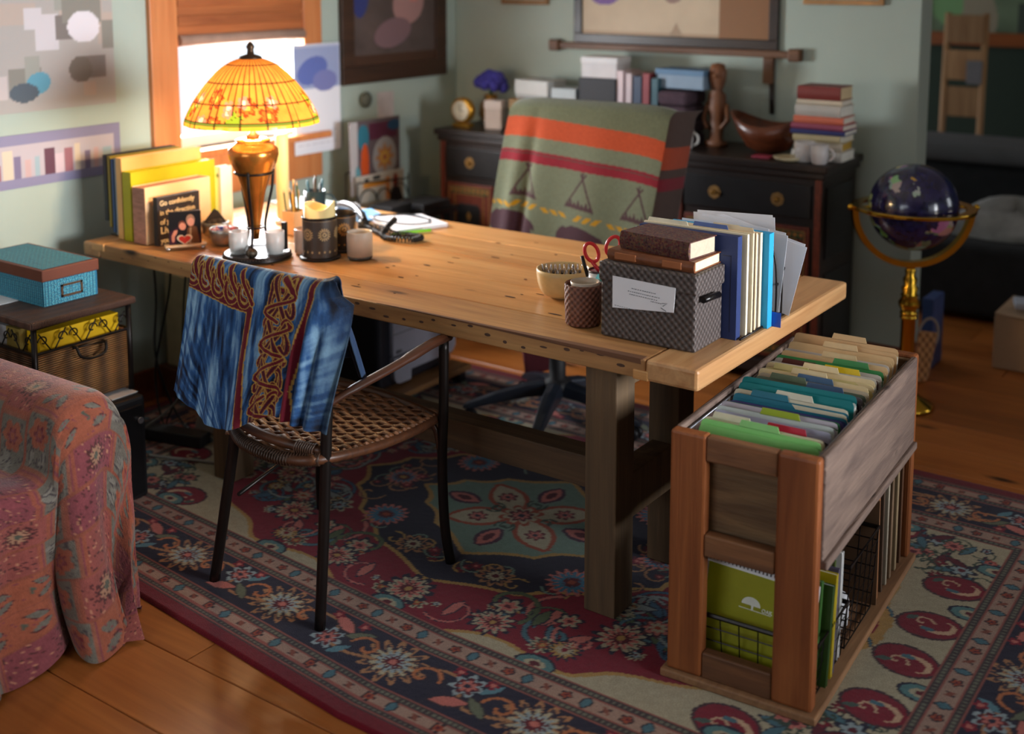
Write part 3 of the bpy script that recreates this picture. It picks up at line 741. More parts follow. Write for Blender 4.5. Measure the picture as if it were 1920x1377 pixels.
    PX = np.where(on_, xe-.02-roll+roll*np.sin(ang)*1.15, PX); PZ = np.where(on_, zz-roll*.75*(1-np.cos(ang)), PZ)
    f = np.clip((B-LB-roll)/(LD-roll), 0, 1); zs = np.maximum(zz-roll*.75, .012); PZ = np.where(f > 0, zs*(1-f)+.012*f+.01*f*np.sin(yy*31), PZ)
    run = np.arange(n_a)[:, None]/n_a; g = sl[:, None]
    fo = np.sin(g*30+3*f)*.024*np.sqrt(f)+np.sin(g*15+1.2)*.045*f
    # deep crease where the arm meets the seat front
    cr = np.exp(-((yy-1.70)/.035)**2)*.05*f**.6*np.clip(1.4-f, 0, 1)
    PX = PX+fo*(f > 0)-cr+(.02+.085*f**3)*(f > 0)*1.
    out = np.clip((yy-1.80)/.18, 0, 1); PY = PY-(out*.10*f+out*.05*f)*(zz < 2)*1.+.03*np.sin(g*22)*f**2
    o = grid('sofa_throw', np.stack([PX, PY, PZ], -1), P.img, vcol('quilted_throw', .9, .5, 230, .1, .15, .25), loc=(-2.8, 1.8, 0))
    tag(o, 'rust and grey patchwork floral throw draped over the sofa at lower left', 'throw')
throw()

# ================================================================ BLACK CABINET, WICKER TRUNK, BLUE BOX
m_blk = M((22, 22, 26), .42, 0, .2, spec=.4, name='satin_black')
cb = thing('tower_case', 'black low cabinet on the floor beneath the wicker trunk', 'cabinet', (-3.5, 2.23, 0))
MB().b2(-3.86, -3.185, 2.03, 2.412, .012, .362).build('body', m_blk, cb, bevel=.012)
MB().b2(-3.187, -3.178, 2.05, 2.395, .03, .335).build('front_panel', M((16, 16, 18), .3), cb, bevel=.003)
MB().b2(-3.179, -3.1765, 2.30, 2.315, .19, .25).build('name_plate', M((150, 148, 150), .35, .6), cb)
MB().tube([(-3.18, 2.38, .285), (-3.168, 2.38, .285)], .011, 10).build('knob', M((170, 170, 176), .25, .9), cb)
for x in (-3.82, -3.22):
    for y in (2.06, 2.38): MB().lathe([(.02, .011), (.022, .02)], (x, y, 0), 10).build('foot', m_blk, cb)
o = MB().box((-3.52, 2.36, .3635), (.6, .1, .002)).build('paper_sheet', M((214, 218, 224), .7), loc=(-3.52, 2.36, .3635)); tag(o, 'grey white paper lying on the black cabinet behind the trunk', 'paper')

wk = weave('dark_wicker', (30, 19, 12), (136, 92, 50), .014, 'wick', .45, .9)
wk_top = weave('dark_wicker_top', (44, 30, 26), (92, 64, 52), .0105, 'wick top', .5, .9)
tx0, tx1, ty0, ty1, tz0, tz1 = -3.74, -3.245, 2.055, 2.425, .3655, .680
tk = thing('wicker_trunk', 'dark brown wicker trunk with iron scrollwork under the blue box', 'trunk', ((tx0+tx1)/2, (ty0+ty1)/2, tz0))
q = MB(); z1 = .572
for a in ((tx0+.012, tx0+.03, ty0+.012, ty1-.012), (tx1-.03, tx1-.012, ty0+.012, ty1-.012), (tx0+.03, tx1-.03, ty0+.012, ty0+.03), (tx0+.03, tx1-.03, ty1-.03, ty1-.012)): q.b2(*a, tz0+.01, z1)
q.b2(tx0+.03, tx1-.03, ty0+.03, ty1-.03, tz0+.01, tz0+.03); q.build('basket_wall', wk, tk, bevel=.004)
for x in (tx0+.012, tx1-.012):
    for y in (ty0+.012, ty1-.012): MB().tube([(x, y, tz0), (x, y, tz1-.02)], .0095, 8).build('corner_post', m_iron, tk)
for z in (z1, tz1-.026):
    MB().tube([(tx0+.012, ty0+.012, z), (tx1-.012, ty0+.012, z), (tx1-.012, ty1-.012, z), (tx0+.012, ty1-.012, z)], .006, 6, True, smooth=False).build('iron_rail', m_iron, tk)
MB().b2(tx0-.008, tx1+.008, ty0-.008, ty1+.008, tz1-.024, tz1).build('lid', wk_top, tk, bevel=.007)
def scroll(O, U, n, L):
    O, U, Z = Vector(O), Vector(U), Vector((0, 0, 1)); h = .036
    for k in range(n):
        c = O+U*(L*(k+.5)/n)+Z*.043; q = MB()
        for f in (1, -1):
            pts = []
            for i in range(26):
                t = i/25; a = 5.2*t; r = .019*(1-.72*t); pts.append(c+U*(f*(L/n*.30*(1-0*t)))+U*(f*r*math.cos(a))+Z*(r*math.sin(a)-.006))
            pts = [c+U*(f*.008)+Z*(-.038)]+[c+U*(f*L/n*.5*.86)+Z*.02]+pts
            q.tube(smooth_path([pts[0]]+[pts[0]*.5+pts[1]*.5]+pts[1:2], 3), .0024, 5); q.tube(pts[2:], .0024, 5)
        q.build('iron_scroll', m_iron, tk)
scroll((tx1-.010, ty0+.02, z1), (0, 1, 0), 3, ty1-ty0-.04); scroll((tx0+.02, ty0+.010, z1), (1, 0, 0), 4, tx1-tx0-.04)
hx = tx1+.004
MB().tube(smooth_path([(hx-.012, 2.199, .566), (hx+.006, 2.200, .564), (hx+.014, 2.21, .535), (hx+.014, 2.253, .522), (hx+.014, 2.297, .530), (hx+.006, 2.307, .556), (hx-.012, 2.307, .558)], 5), .005, 7).build('drawer_handle', m_iron, tk)
MB().tube([(hx, 2.19, .566), (hx, 2.315, .558)], .0035, 6).build('handle_bar', m_iron, tk)
f = MB().b2(tx1-.10, tx1-.034, 2.10, 2.39, .40, .628).build('yellow_folder', M((240, 190, 10), .5, var=.04), loc=(tx1-.07, 2.24, .40), bevel=.002); tag(f, 'bright yellow folder showing through the trunk scrollwork', 'folder')
f = MB().b2(tx0+.12, tx1-.12, ty0+.04, ty0+.06, .40, .625).build('pale_folder', M((190, 188, 190), .6, var=.2, scale=50), loc=(-3.5, 2.1, .40)); tag(f, 'pale grey papers upright behind the left scrollwork of the trunk', 'papers')
f = MB().b2(tx1-.18, tx1-.11, 2.08, 2.40, .40, .634).build('olive_folder', M((150, 128, 60), .6, var=.2, scale=50), loc=(tx1-.15, 2.24, .40)); tag(f, 'olive patterned folder standing behind the yellow folder in the trunk', 'folder')

def boxprint(name, w, h, seed=2):
    P = Paint(w, h, .0022, (38, 112, 148)); R = np.random.default_rng(seed)
    for i in range(int(w/.011)+1):
        for j in range(int(h/.016)+1):
            x = i*.011; y = j*.016+(.008 if i % 2 else 0)
            P.leaf(x, y, .0095, .0042, PI/2, (84, 168, 188), (26, 66, 96), .35); P.ell(x, y, .0018, .0032, 0, (70, 60, 78))
    return P
mb_ = vcol('teal_print_card', .55, 0)
bx = thing('storage_box', 'teal patterned storage box with brown lid on the wicker trunk', 'box', (-3.55, 2.275, .681))
c0, c1, d0, d1, e0, e1 = -3.745, -3.362, 2.176, 2.374, .681, .800
MB().b2(c0, c1, d0, d1, e0, e1-.006).build('body', M((54, 130, 160), .6), bx)
boxprint('f', c1-c0, e1-e0-.012).plane('patterned_front', (c0, d0-.0012, e0+.001), (1, 0, 0), (0, 0, 1), mb_, bx)
boxprint('s', d1-d0, e1-e0-.012, 5).plane('patterned_side', (c1+.0012, d0, e0+.001), (0, 1, 0), (0, 0, 1), mb_, bx)
m_lid = M((104, 54, 36), .5, var=.06)
lid = MB().b2(c0-.006, c1+.006, d0-.006, d1+.006, .763, .801).build('lid', m_lid, bx, bevel=.003)
boxprint('t', c1-c0-.012, d1-d0-.012, 9).plane('patterned_top', (c0+.006, d0+.006, .8017), (1, 0, 0), (0, 1, 0), mb_, lid)
q = MB(); y0, y1 = 2.238, 2.318; za, zb = .700, .742
for a in ((y0, y1, za, za+.007), (y0, y1, zb-.007, zb), (y0, y0+.007, za, zb), (y1-.007, y1, za, zb)): q.b2(c1+.001, c1+.004, *a)
q.build('label_frame', M((120, 92, 70), .3, .7), bx)
o = MB().box((-3.62, 2.12, .6815), (.24, .12, .002)).build('paper_sheet', M((226, 228, 232), .7), loc=(-3.62, 2.12, .6815)); tag(o, 'white paper edge peeking out under the teal storage box', 'paper')

# under the desk, left: fabric tote against the wall, cables, adapter
P = Paint(.30, .40, .004, (206, 194, 158)); R = np.random.default_rng(4)
for k in range(26): P.rect(*(lambda x, y, s: (x, x+s, y, y+s*1.1))(R.uniform(0, .28), R.uniform(.15, .38), R.uniform(.012, .03)), [(110, 112, 118), (150, 150, 140), (170, 150, 120)][k % 3])
P.rect(0, .3, 0, .14, (116, 50, 50)); P.rect(0, .3, .12, .14, (150, 90, 70))
tb = thing('fabric_bin', 'cream fabric bin with grey squares and maroon base behind the chair', 'bin', (-3.84, 3.24, .13))
MB().b2(-3.93, -3.76, 3.06, 3.40, .0, .13).build('plinth', wood('plinth_wood', (110, 66, 40), (80, 46, 30), 1, .5, 0), tb, bevel=.004)
MB().b2(-3.925, -3.765, 3.085, 3.385, .13, .52).build('bin_body', M((190, 176, 140), .8), tb, bevel=.01)
P.plane('printed_side', (-3.763, 3.085, .13), (0, 1, 0), (0, 0, 1), vcol('bin_print', .85), tb)
m_cable = M((14, 14, 15), .45, name='black_cable')
def cable(name, pts, r, m, label, n=6):
    o = MB().tube(smooth_path(pts, n), r, 6).build(name, m, loc=pts[0]); return tag(o, label, 'cable')
cable('power_cable', [(-3.7, 2.86, .70), (-3.70, 2.87, .5), (-3.69, 2.85, .28), (-3.62, 2.86, .10), (-3.5, 2.84, .018), (-3.42, 2.80, .018)], .0045, m_cable, 'leftmost black cable hanging from the desk beside the wall')
cable('power_cable', [(-3.62, 2.88, .70), (-3.63, 2.88, .55), (-3.67, 2.86, .35), (-3.69, 2.845, .20), (-3.6, 2.80, .05), (-3.47, 2.77, .018)], .0045, m_cable, 'middle black cable hanging from the desk in front of the fabric bin')
cable('power_cable', [(-3.52, 2.88, .70), (-3.54, 2.87, .5), (-3.55, 2.86, .3), (-3.56, 2.84, .15), (-3.58, 2.8, .04), (-3.45, 2.74, .018)], .0035, m_cable, 'thin black cable hanging nearest the armchair')
cable('power_cable', [(-3.50, 2.86, .70), (-3.47, 2.85, .45), (-3.46, 2.83, .28), (-3.50, 2.78, .15), (-3.58, 2.70, .06), (-3.62, 2.68, .02)], .004, M((120, 116, 110), .5), 'grey cable hanging beside the batik cloth and curving down to the floor')
cable('power_cable', [(-3.45, 2.615, .018), (-3.36, 2.645, .018), (-3.30, 2.67, .018), (-3.22, 2.70, .018), (-3.14, 2.735, .018)], .0055, M((150, 146, 140), .5), 'pale grey cable lying across the rug by the desk leg')
o = MB().box((-3.42, 2.90, .05), (.13, .075, .055), Matrix.Rotation(.5, 3, 'Z') @ Matrix.Rotation(.3, 3, 'Y')).build('power_adapter', M((150, 140, 130), .5), loc=(-3.42, 2.90, .02), bevel=.008); tag(o, 'beige power adapter lying among cables beneath the desk', 'adapter')
o = MB().box((-3.30, 3.02, .065), (.13, .10, .10), Matrix.Rotation(.2, 3, 'Z')).build('power_adapter', m_blk, loc=(-3.30, 3.02, .015), bevel=.01); tag(o, 'black adapter box on the floor beside the left desk leg', 'adapter')
o = MB().box((-3.5, 2.76, .035), (.30, .07, .045), Matrix.Rotation(.25, 3, 'Z')).build('power_strip', M((40, 40, 42), .5), loc=(-3.5, 2.76, .013), bevel=.006); tag(o, 'dark power strip on the floor under the left end of the desk', 'power strip')
# ================================================================ ON THE DESK, LEFT END
ZT = .7605
def book(name, label, cat, c, d, cover, pages, spine='-y', group=None, rz=0., tilt=0., thick=.0025, mats=None):
    """block of pages with covers; c = base centre, d = (x,y,z) size, covers on +-x, spine named"""
    t = thing(name, label, cat, c, group); X = Matrix.Translation(c) @ Matrix.Rotation(rz, 4, 'Z') @ Matrix.Rotation(tilt, 4, 'Y')
    dx, dy, dz = d; m = mats or M(cover, .5, var=.05)
    s = -1 if spine == '-y' else 1
    q = MB(X)
    for sx in (-1, 1): q.b2(*sorted((sx*dx/2, sx*(dx/2-thick))), -dy/2, dy/2, 0, dz)
    q.b2(-dx/2, dx/2, *sorted((s*dy/2, s*(dy/2-thick))), 0, dz); q.build('cover', m, t, bevel=.001, seg=1)
    MB(X).b2(-dx/2+thick, dx/2-thick, -dy/2+thick*1.5, dy/2-thick*1.5, .002, dz-.004).build('pages', M(pages, .8, var=.04), t)
    return t, X
rk = thing('file_stand', 'black stepped wire stand under the folders at the left desk end', 'stand', (-3.74, 2.88, ZT))
q = MB()
for k, (x, z) in enumerate(((-3.777, .812), (-3.752, .79), (-3.73, .772))):
    for y in (2.76, 3.02): q.tube([(x-.012, y, ZT+.003), (x-.012, y, z-.003), (x+.010, y, z-.003)], .0022, 5)
for y in (2.76, 3.02): q.tube([(-3.775, y, ZT+.003), (-3.70, y, ZT+.003)], .0022, 5)
q.build('wire_frame', m_iron, rk)
MB().tube([(-3.772, 2.735, ZT+.003), (-3.69, 2.735, ZT+.003), (-3.69, 2.735, ZT+.06)], .003, 6).build('front_wire', m_iron, rk)
for c, x, th, z0, z1, y1, lab in (((34, 38, 44), -3.787, .022, .814, 1.062, 3.05, 'charcoal binder at the far left end of the desk'), ((138, 120, 40), -3.764, .016, .792, 1.058, 3.06, 'olive folder standing between the charcoal and blue folders'), ((48, 78, 122), -3.743, .016, .774, 1.05, 3.04, 'navy blue folder standing fourth from the yellow binder'), ((126, 140, 150), -3.718, .026, .766, 1.052, 3.06, 'blue grey thick folder standing behind the tan folder')):
    book('folder', lab, 'folder', (x, (2.73+y1)/2, z0), (th, y1-2.73, z1-z0), c, (210, 206, 196), '-y')
book('folder', 'tan folder standing taller right behind the yellow green binder', 'folder', (-3.679, 2.895, ZT), (.032, .37, .302), (222, 172, 104), (240, 226, 200), '-y')
book('binder', 'yellow green binder standing behind the beige book and black block', 'binder', (-3.632, 2.903, ZT), (.048, .392, .255), (176, 170, 14), (206, 196, 30), '-y')
bk, X_ = book('book', 'beige cloth book with rough page edge between yellow binder and black block', 'book', (-3.553, 2.848, ZT), (.07, .30, .210), (226, 190, 148), (190, 130, 104), '+y')
P = Paint(.07, .205, .003, (176, 128, 108)); P.img *= (.6+.8*fbm(P.X.shape, (30, 2), 3))[..., None]; P.plane('page_edge', (-3.588, 2.6975, ZT+.002), (1, 0, 0), (0, 0, 1), vcol('page_edges', .9), bk)
book('binder', 'slim white binder standing right of the yellow green binder', 'binder', (-3.60, 3.135, ZT), (.03, .06, .225), (232, 222, 206), (240, 236, 228), '-y')
MB().lathe([(.0085, 0), (.0085, .001)], (-3.6, 3.1045, ZT+.19), 12, R=Matrix.Rotation(PI/2, 3, 'X')).build('finger_ring', M((150, 150, 150), .3, .8), bpy.data.objects['binder.001'])
# black block sign
sg = thing('block_sign', 'black block sign with cream lettering behind the photo frame', 'sign', (-3.483, 2.81, ZT))
MB().b2(-3.495, -3.4705, 2.713, 2.905, ZT, .937).build('block', M((40, 34, 36), .5, var=.1), sg, bevel=.002)
m_cr = M((226, 200, 158), .6)
for k, (l, sz) in enumerate((('Go confidently', .026), ('in the direction', .0255), ('of your', .027), ('Live', .036), ("you've", .027))):
    text('lettering', l, sz, m_cr, sg, (-3.4702, 2.723, .906-.034*k), (0, 1, 0), (0, 0, 1))
# photo frame
fa = math.atan2(.092, .060); FX = rotz(fa, (-3.362, 2.744, ZT))
pf = thing('acrylic_photo', 'small acrylic photo frame with red heart before the black block sign', 'photo frame', (-3.362, 2.744, ZT))
MB(FX).b2(-.072, .072, -.022, .022, .012, .020).build('base_plate', M((206, 176, 140), .25, var=.05), pf, bevel=.002)
for x in (-.06, .06): MB(FX).lathe([(.004, .0), (.0075, .003), (.0075, .010), (.005, .0125)], (x, -.014, 0), 10).build('foot', M((210, 210, 214), .15, 1.), pf)
for x in (-.06, .06): MB(FX).lathe([(.004, .0), (.0075, .003), (.0075, .010), (.005, .0125)], (x, .014, 0), 10).build('foot', M((210, 210, 214), .15, 1.), pf)
MB(FX).b2(-.056, .056, -.006, .008, .020, .138).build('acrylic_block', M((60, 54, 52), .12), pf, bevel=.002)
P = Paint(.108, .116, .0012, (26, 24, 26))
P.poly([(.0, .0), (.0, .045), (.03, .062), (.062, .05), (.108, .03), (.108, .0)], (54, 24, 40))
P.poly([(.022, .01), (.026, .052), (.045, .062), (.062, .048), (.06, .0), (.02, .0)], (30, 24, 26))
P.poly([(.056, .0), (.062, .055), (.076, .068), (.094, .058), (.104, .0)], (104, 66, 42)); P.poly([(.066, .0), (.07, .058), (.076, .058), (.072, .0)], (168, 130, 96))
P.ell(.073, .085, .015, .020, 0, (150, 112, 90)); P.ell(.074, .077, .012, .015, 0, (206, 140, 116)); P.ell(.044, .068, .0135, .016, .2, (96, 54, 40)); P.ell(.045, .063, .0115, .0135, .2, (204, 134, 108))
P.poly([(.006, .03), (.016, .05), (.028, .052), (.026, .04), (.012, .02)], (200, 130, 104)); P.ell(.012, .022, .006, .014, 0, (190, 120, 96))
fq = FX @ Vector((-.054, -.0068, .021)); P.plane('photo', tuple(fq), (math.cos(fa), math.sin(fa), 0), (0, 0, 1), vcol('photo_print', .3), pf)
def heart(s): return [(s*.0165*(math.sin(t)**3)*1.25, s*.0135*(13*math.cos(t)-5*math.cos(2*t)-2*math.cos(3*t)-math.cos(4*t))/13) for t in np.linspace(0, 2*PI, 28, endpoint=False)]
U_ = (math.cos(fa), math.sin(fa), 0); N_ = Vector((math.sin(fa), -math.cos(fa), 0))
MB().prism(heart(1.3), N_*.003, FX @ Vector((-.003, -.0072, .038)), U_, (0, 0, 1)).build('heart_rim', M((226, 196, 160), .4), pf)
MB().prism(heart(1.0), N_*.002, FX @ Vector((-.003, -.0102, .038)), U_, (0, 0, 1)).build('heart', M((186, 44, 24), .35), pf)
# bowls
m_pew = M((168, 162, 152), .32, .85, .1, name='pewter')
def bowl(name, c, r, h, mat, label, cat='bowl', foot=.5, wall=.004):
    t = thing(name, label, cat, c)
    pr = [(r*foot, 0), (r*foot, .004)]+[(r*(foot+(1-foot)*math.sin(PI/2*k/9)**.75), .004+(h-.004)*(1-math.cos(PI/2*k/9))) for k in range(1, 10)]
    pr += [(pr[-1][0]-wall*.5, h+.0015)]+[(max(.001, a-wall), max(.006, b)) for a, b in pr[:0:-1]]+[(.0005, .0075)]
    MB().lathe(pr, c, 32).build('bowl_body', mat, t); return t
b1 = bowl('pewter_bowl', (-3.425, 2.935, ZT), .05, .058, m_pew, 'pewter bowl with dark crumpled fabric behind the sweets bowl')
b2 = bowl('pewter_bowl', (-3.30, 2.872, ZT), .056, .060, m_pew, 'pewter bowl of wrapped sweets left of the candle tray')
q = MB()
for k in range(9): q.ball((-3.425+random.uniform(-.024, .024), 2.935+random.uniform(-.024, .024), ZT+.047+random.uniform(0, .016)), .02, 8, 5, (1, .8, .8))
q.prism([(-.04, 0), (.045, 0), (.012, .045), (0, .052)], (0, .006, 0), (-3.425, 2.93, ZT+.055), (.816, .578, 0), (0, 0, 1))
o = q.build('fabric_bundle', M((52, 44, 42), .8, var=.3), loc=(-3.425, 2.935, ZT+.05)); tag(o, 'dark crumpled fabric heaped in the rear pewter bowl', 'fabric')
for k in range(13):
    a = k*2.4; r = .010*math.sqrt(k); c = (-3.30+r*math.cos(a), 2.872+r*math.sin(a), ZT+.050+.012*(1-r/.036)+.003*(k % 3))
    o = MB().ball(c, .0105, 9, 6, (1.25, .9, .75)).tube([(c[0]-.019, c[1], c[2]), (c[0]-.011, c[1], c[2])], [.006, .002], 6).tube([(c[0]+.011, c[1], c[2]), (c[0]+.019, c[1], c[2])], [.002, .006], 6).build('wrapped_sweet', M([(214, 70, 70), (236, 206, 196), (60, 60, 130), (228, 140, 130)][k % 4], .3), loc=c)
    tag(o, 'small wrapped sweet heaped in the front pewter bowl', 'sweet', 'wrapped sweets in the pewter bowl')

# ---------------------------------------------------------------- lamp on its candle tray
TC = (-3.062, 2.806)
tr_ = thing('candle_tray', 'round dark metal tray holding two white candles under the lamp', 'tray', (TC[0], TC[1], ZT))
MB().lathe([(.100, 0), (.116, .003), (.119, .008), (.112, .014), (.116, .018), (.110, .0215), (.104, .018), (.001, .018)], (*TC, ZT), 48).build('tray_body', m_iron, tr_)
q = MB()
for k in range(72): q.ball((TC[0]+.1135*math.cos(k*PI/36), TC[1]+.1135*math.sin(k*PI/36), ZT+.0155), .0028, 6, 4)
q.build('beaded_rim', M((92, 80, 70), .35, .8), tr_)
c = (TC[0]+.045, TC[1]-.066, ZT+.034); q = MB().ball(c, .0175, 14, 8, (1, 1, .85))
for k in range(8): q.tube([(c[0]+.018*math.sin(t)*math.cos(k*PI/4), c[1]+.018*math.sin(t)*math.sin(k*PI/4), c[2]-.0155*math.cos(t)) for t in np.linspace(.3, PI-.3, 7)], .0028, 5)
q.build('beaded_finial', M((84, 74, 62), .4, .7), tr_)
m_fg = NT('frosted_glass'); m_fg.b.inputs['Base Color'].default_value = L4((240, 240, 238)); m_fg.b.inputs['Alpha'].default_value = .62; m_fg = m_fg.fin(.25, 0, .6)
m_wax = M((236, 228, 210), .5, var=.03, name='white_wax', **{'Subsurface Weight': .25, 'Subsurface Radius': (.02, .014, .01)})
for sx, lab in ((-.062, 'white votive candle in frosted glass at left of the lamp foot'), (.062, 'white votive candle in frosted glass at right of the lamp foot')):
    c = (TC[0]+sx*.816+.012, TC[1]+sx*.578-.012, ZT+.0185); t = thing('votive_candle', lab, 'candle', c)
    MB().lathe([(.026, 0), (.030, .003), (.0325, .03), (.033, .078), (.0315, .079), (.0300, .03), (.027, .006), (.001, .006)], c, 28).build('glass_cup', m_fg, t)
    MB().lathe([(.001, .007), (.0265, .007), (.029, .03), (.0295, .050), (.02, .047), (.001, .046)], c, 24).build('wax', m_wax, t)
    MB().tube([(c[0], c[1], c[2]+.046), (c[0]+.001, c[1], c[2]+.056)], .0012, 5).build('wick', M((40, 34, 30), .9), t)
o = MB().b2(-3.008, -2.992, 2.868, 2.884, ZT+.0225, ZT+.12).build('lighter', M((20, 20, 22), .4), loc=(-3, 2.876, ZT+.02), bevel=.002); tag(o, 'small black lighter standing behind the right votive candle', 'lighter')

LC = (TC[0]-.030, TC[1]+.022)
lp = thing('table_lamp', 'lit stained glass table lamp with bronze urn body in iron stand', 'lamp', (*LC, ZT+.0185))
t = NT('bronze_urn'); n = t.noise(t.coord(), 9, 4)
t.l(t.ramp(n, [(.35, L4((176, 104, 44))), (.7, L4((226, 150, 64)))]), t.b.inputs['Base Color']); m_urn = t.fin(.24, .75, .5)
MB().lathe([(.001, .815), (.012, .818), (.016, .85), (.026, .92), (.040, .99), (.058, 1.045), (.078, 1.085), (.086, 1.115), (.084, 1.135), (.066, 1.152), (.056, 1.158), (.060, 1.166), (.052, 1.170), (.001, 1.170)], (*LC, 0), 40).build('urn', m_urn, lp)
q = MB(); q.tube(arc((*LC, 1.052), .064, 0, 2*PI, 36)[:-1], .0045, 6, True); q.tube(arc((*LC, .86), .030, 0, 2*PI, 24)[:-1], .0035, 6, True); q.build('stand_ring', m_iron, lp)
for k in range(3):
    a = -1.05+k*2*PI/3; u = Vector((math.cos(a), math.sin(a), 0)); c = Vector((*LC, 0)); Z = Vector((0, 0, 1))
    MB().tube(smooth_path([c+u*.066+Z*1.062, c+u*.062+Z*1.0, c+u*.046+Z*.93, c+u*.034+Z*.86, c+u*.046+Z*.80, c+u*.066+Z*.784], 5), .0052, 7).tube(arc(c+u*.070+Z*.795, .012, -1.2, 3.6, 12, u, Z), .0032, 5).build('stand_leg', m_iron, lp)
MB().lathe([(.022, 1.170), (.024, 1.178), (.010, 1.19), (.009, 1.30), (.012, 1.305), (.012, 1.34), (.001, 1.341)], (*LC, 0), 16).build('stem', M((96, 66, 36), .35, .8), lp)
MB().lathe([(.040, 1.443), (.036, 1.452), (.012, 1.46), (.010, 1.475), (.014, 1.485), (.006, 1.50), (.001, 1.502)], (*LC, 0), 20).build('finial', M((70, 50, 34), .4, .7), lp)
# shade: leaded glass, one coloured cell per vertex patch
prof = [(.040, 1.445), (.072, 1.432), (.108, 1.408), (.140, 1.375), (.168, 1.340), (.192, 1.305), (.210, 1.272), (.222, 1.245), (.226, 1.226)]
pp = smooth_path([(a, 0, b) for a, b in prof], 8); nv = len(pp); nu = 240
P = Paint(1., 1., 1., (0, 0, 0)); P.nx, P.ny = nu+1, nv; P.x = np.linspace(0, 1.44, nu+1); P.y = np.linspace(0, .30, nv); P.X, P.Y = np.meshgrid(P.x, P.y); P.img = np.empty((nv, nu+1, 3)); P.img[:] = lin((196, 128, 54))
P.img *= (.7+.6*fbm(P.X.shape, (10, 60), 12))[..., None]
R = np.random.default_rng(3)
for k in range(52):
    x, y = R.uniform(0, 1.44), R.uniform(.165, .275)
    if k % 3 == 0: P.flower(x, y, R.uniform(.022, .034), 6, [(150, 54, 22), (196, 96, 36), (220, 160, 70)], R.uniform(0, 6), .6)
    elif k % 3 == 1: P.leaf(x, y, .035, .014, R.uniform(0, 3), (120, 150, 40), (70, 50, 20), .15)
    else: P.flower(x, y, .02, 5, [(190, 120, 110), (240, 220, 190)], 0, .5)
P.rect(0, 1.44, .272, .30, (196, 150, 50)); P.rect(0, 1.44, .262, .272, (90, 110, 40))
for k in range(48): P.curve([(k*.03, 0), (k*.03+.004*math.sin(k), .30)], .0022, (54, 36, 20))
for k in range(8): P.curve([(0, .035*k+.012), (1.44, .035*k+.012)], .0016, (54, 36, 20))
th = np.linspace(0, 2*PI, nu+1); ra = np.array([p.x for p in pp])[:, None]; za = np.array([p.z for p in pp])[:, None]
ra = ra+.004*np.abs(np.sin(th*8))[None]*np.linspace(0, 1, nv)[:, None]
G = np.stack([LC[0]+ra*np.cos(th)[None], LC[1]+ra*np.sin(th)[None], za+0*th[None]], -1)
t = NT('leaded_glass'); a = t.n('VertexColor', layer_name='Col'); df = t.n('BsdfDiffuse'); tl = t.n('BsdfTranslucent'); mx = t.n('MixShader'); mx.inputs[0].default_value = .34
t.l(a.outputs[0], df.inputs[0]); t.l(a.outputs[0], tl.inputs[0]); t.l(df.outputs[0], mx.inputs[1]); t.l(tl.outputs[0], mx.inputs[2]); gl = t.n('BsdfGlossy'); gl.inputs['Roughness'].default_value = .15; m2 = t.n('MixShader'); m2.inputs[0].default_value = .05
t.l(mx.outputs[0], m2.inputs[1]); t.l(gl.outputs[0], m2.inputs[2]); t.l(m2.outputs[0], t.t.nodes['Material Output'].inputs[0])
grid('lamp_shade', G, P.img, t.m, lp)
MB().lathe([(.001, 1.345), (.014, 1.342), (.016, 1.325), (.030, 1.30), (.034, 1.28), (.024, 1.258), (.001, 1.25)], (LC[0], LC[1], 0), 20).build('bulb', emit('warm_bulb', (255, 206, 140), 4.), lp)
l = bpy.data.lights.new('lamp_light', 'POINT'); l.energy = 27; l.color = (1, .70, .36); l.shadow_soft_size = .045
o = bpy.data.objects.new('lamp_light', l); COL.objects.link(o); o.location = (LC[0], LC[1], 1.225)

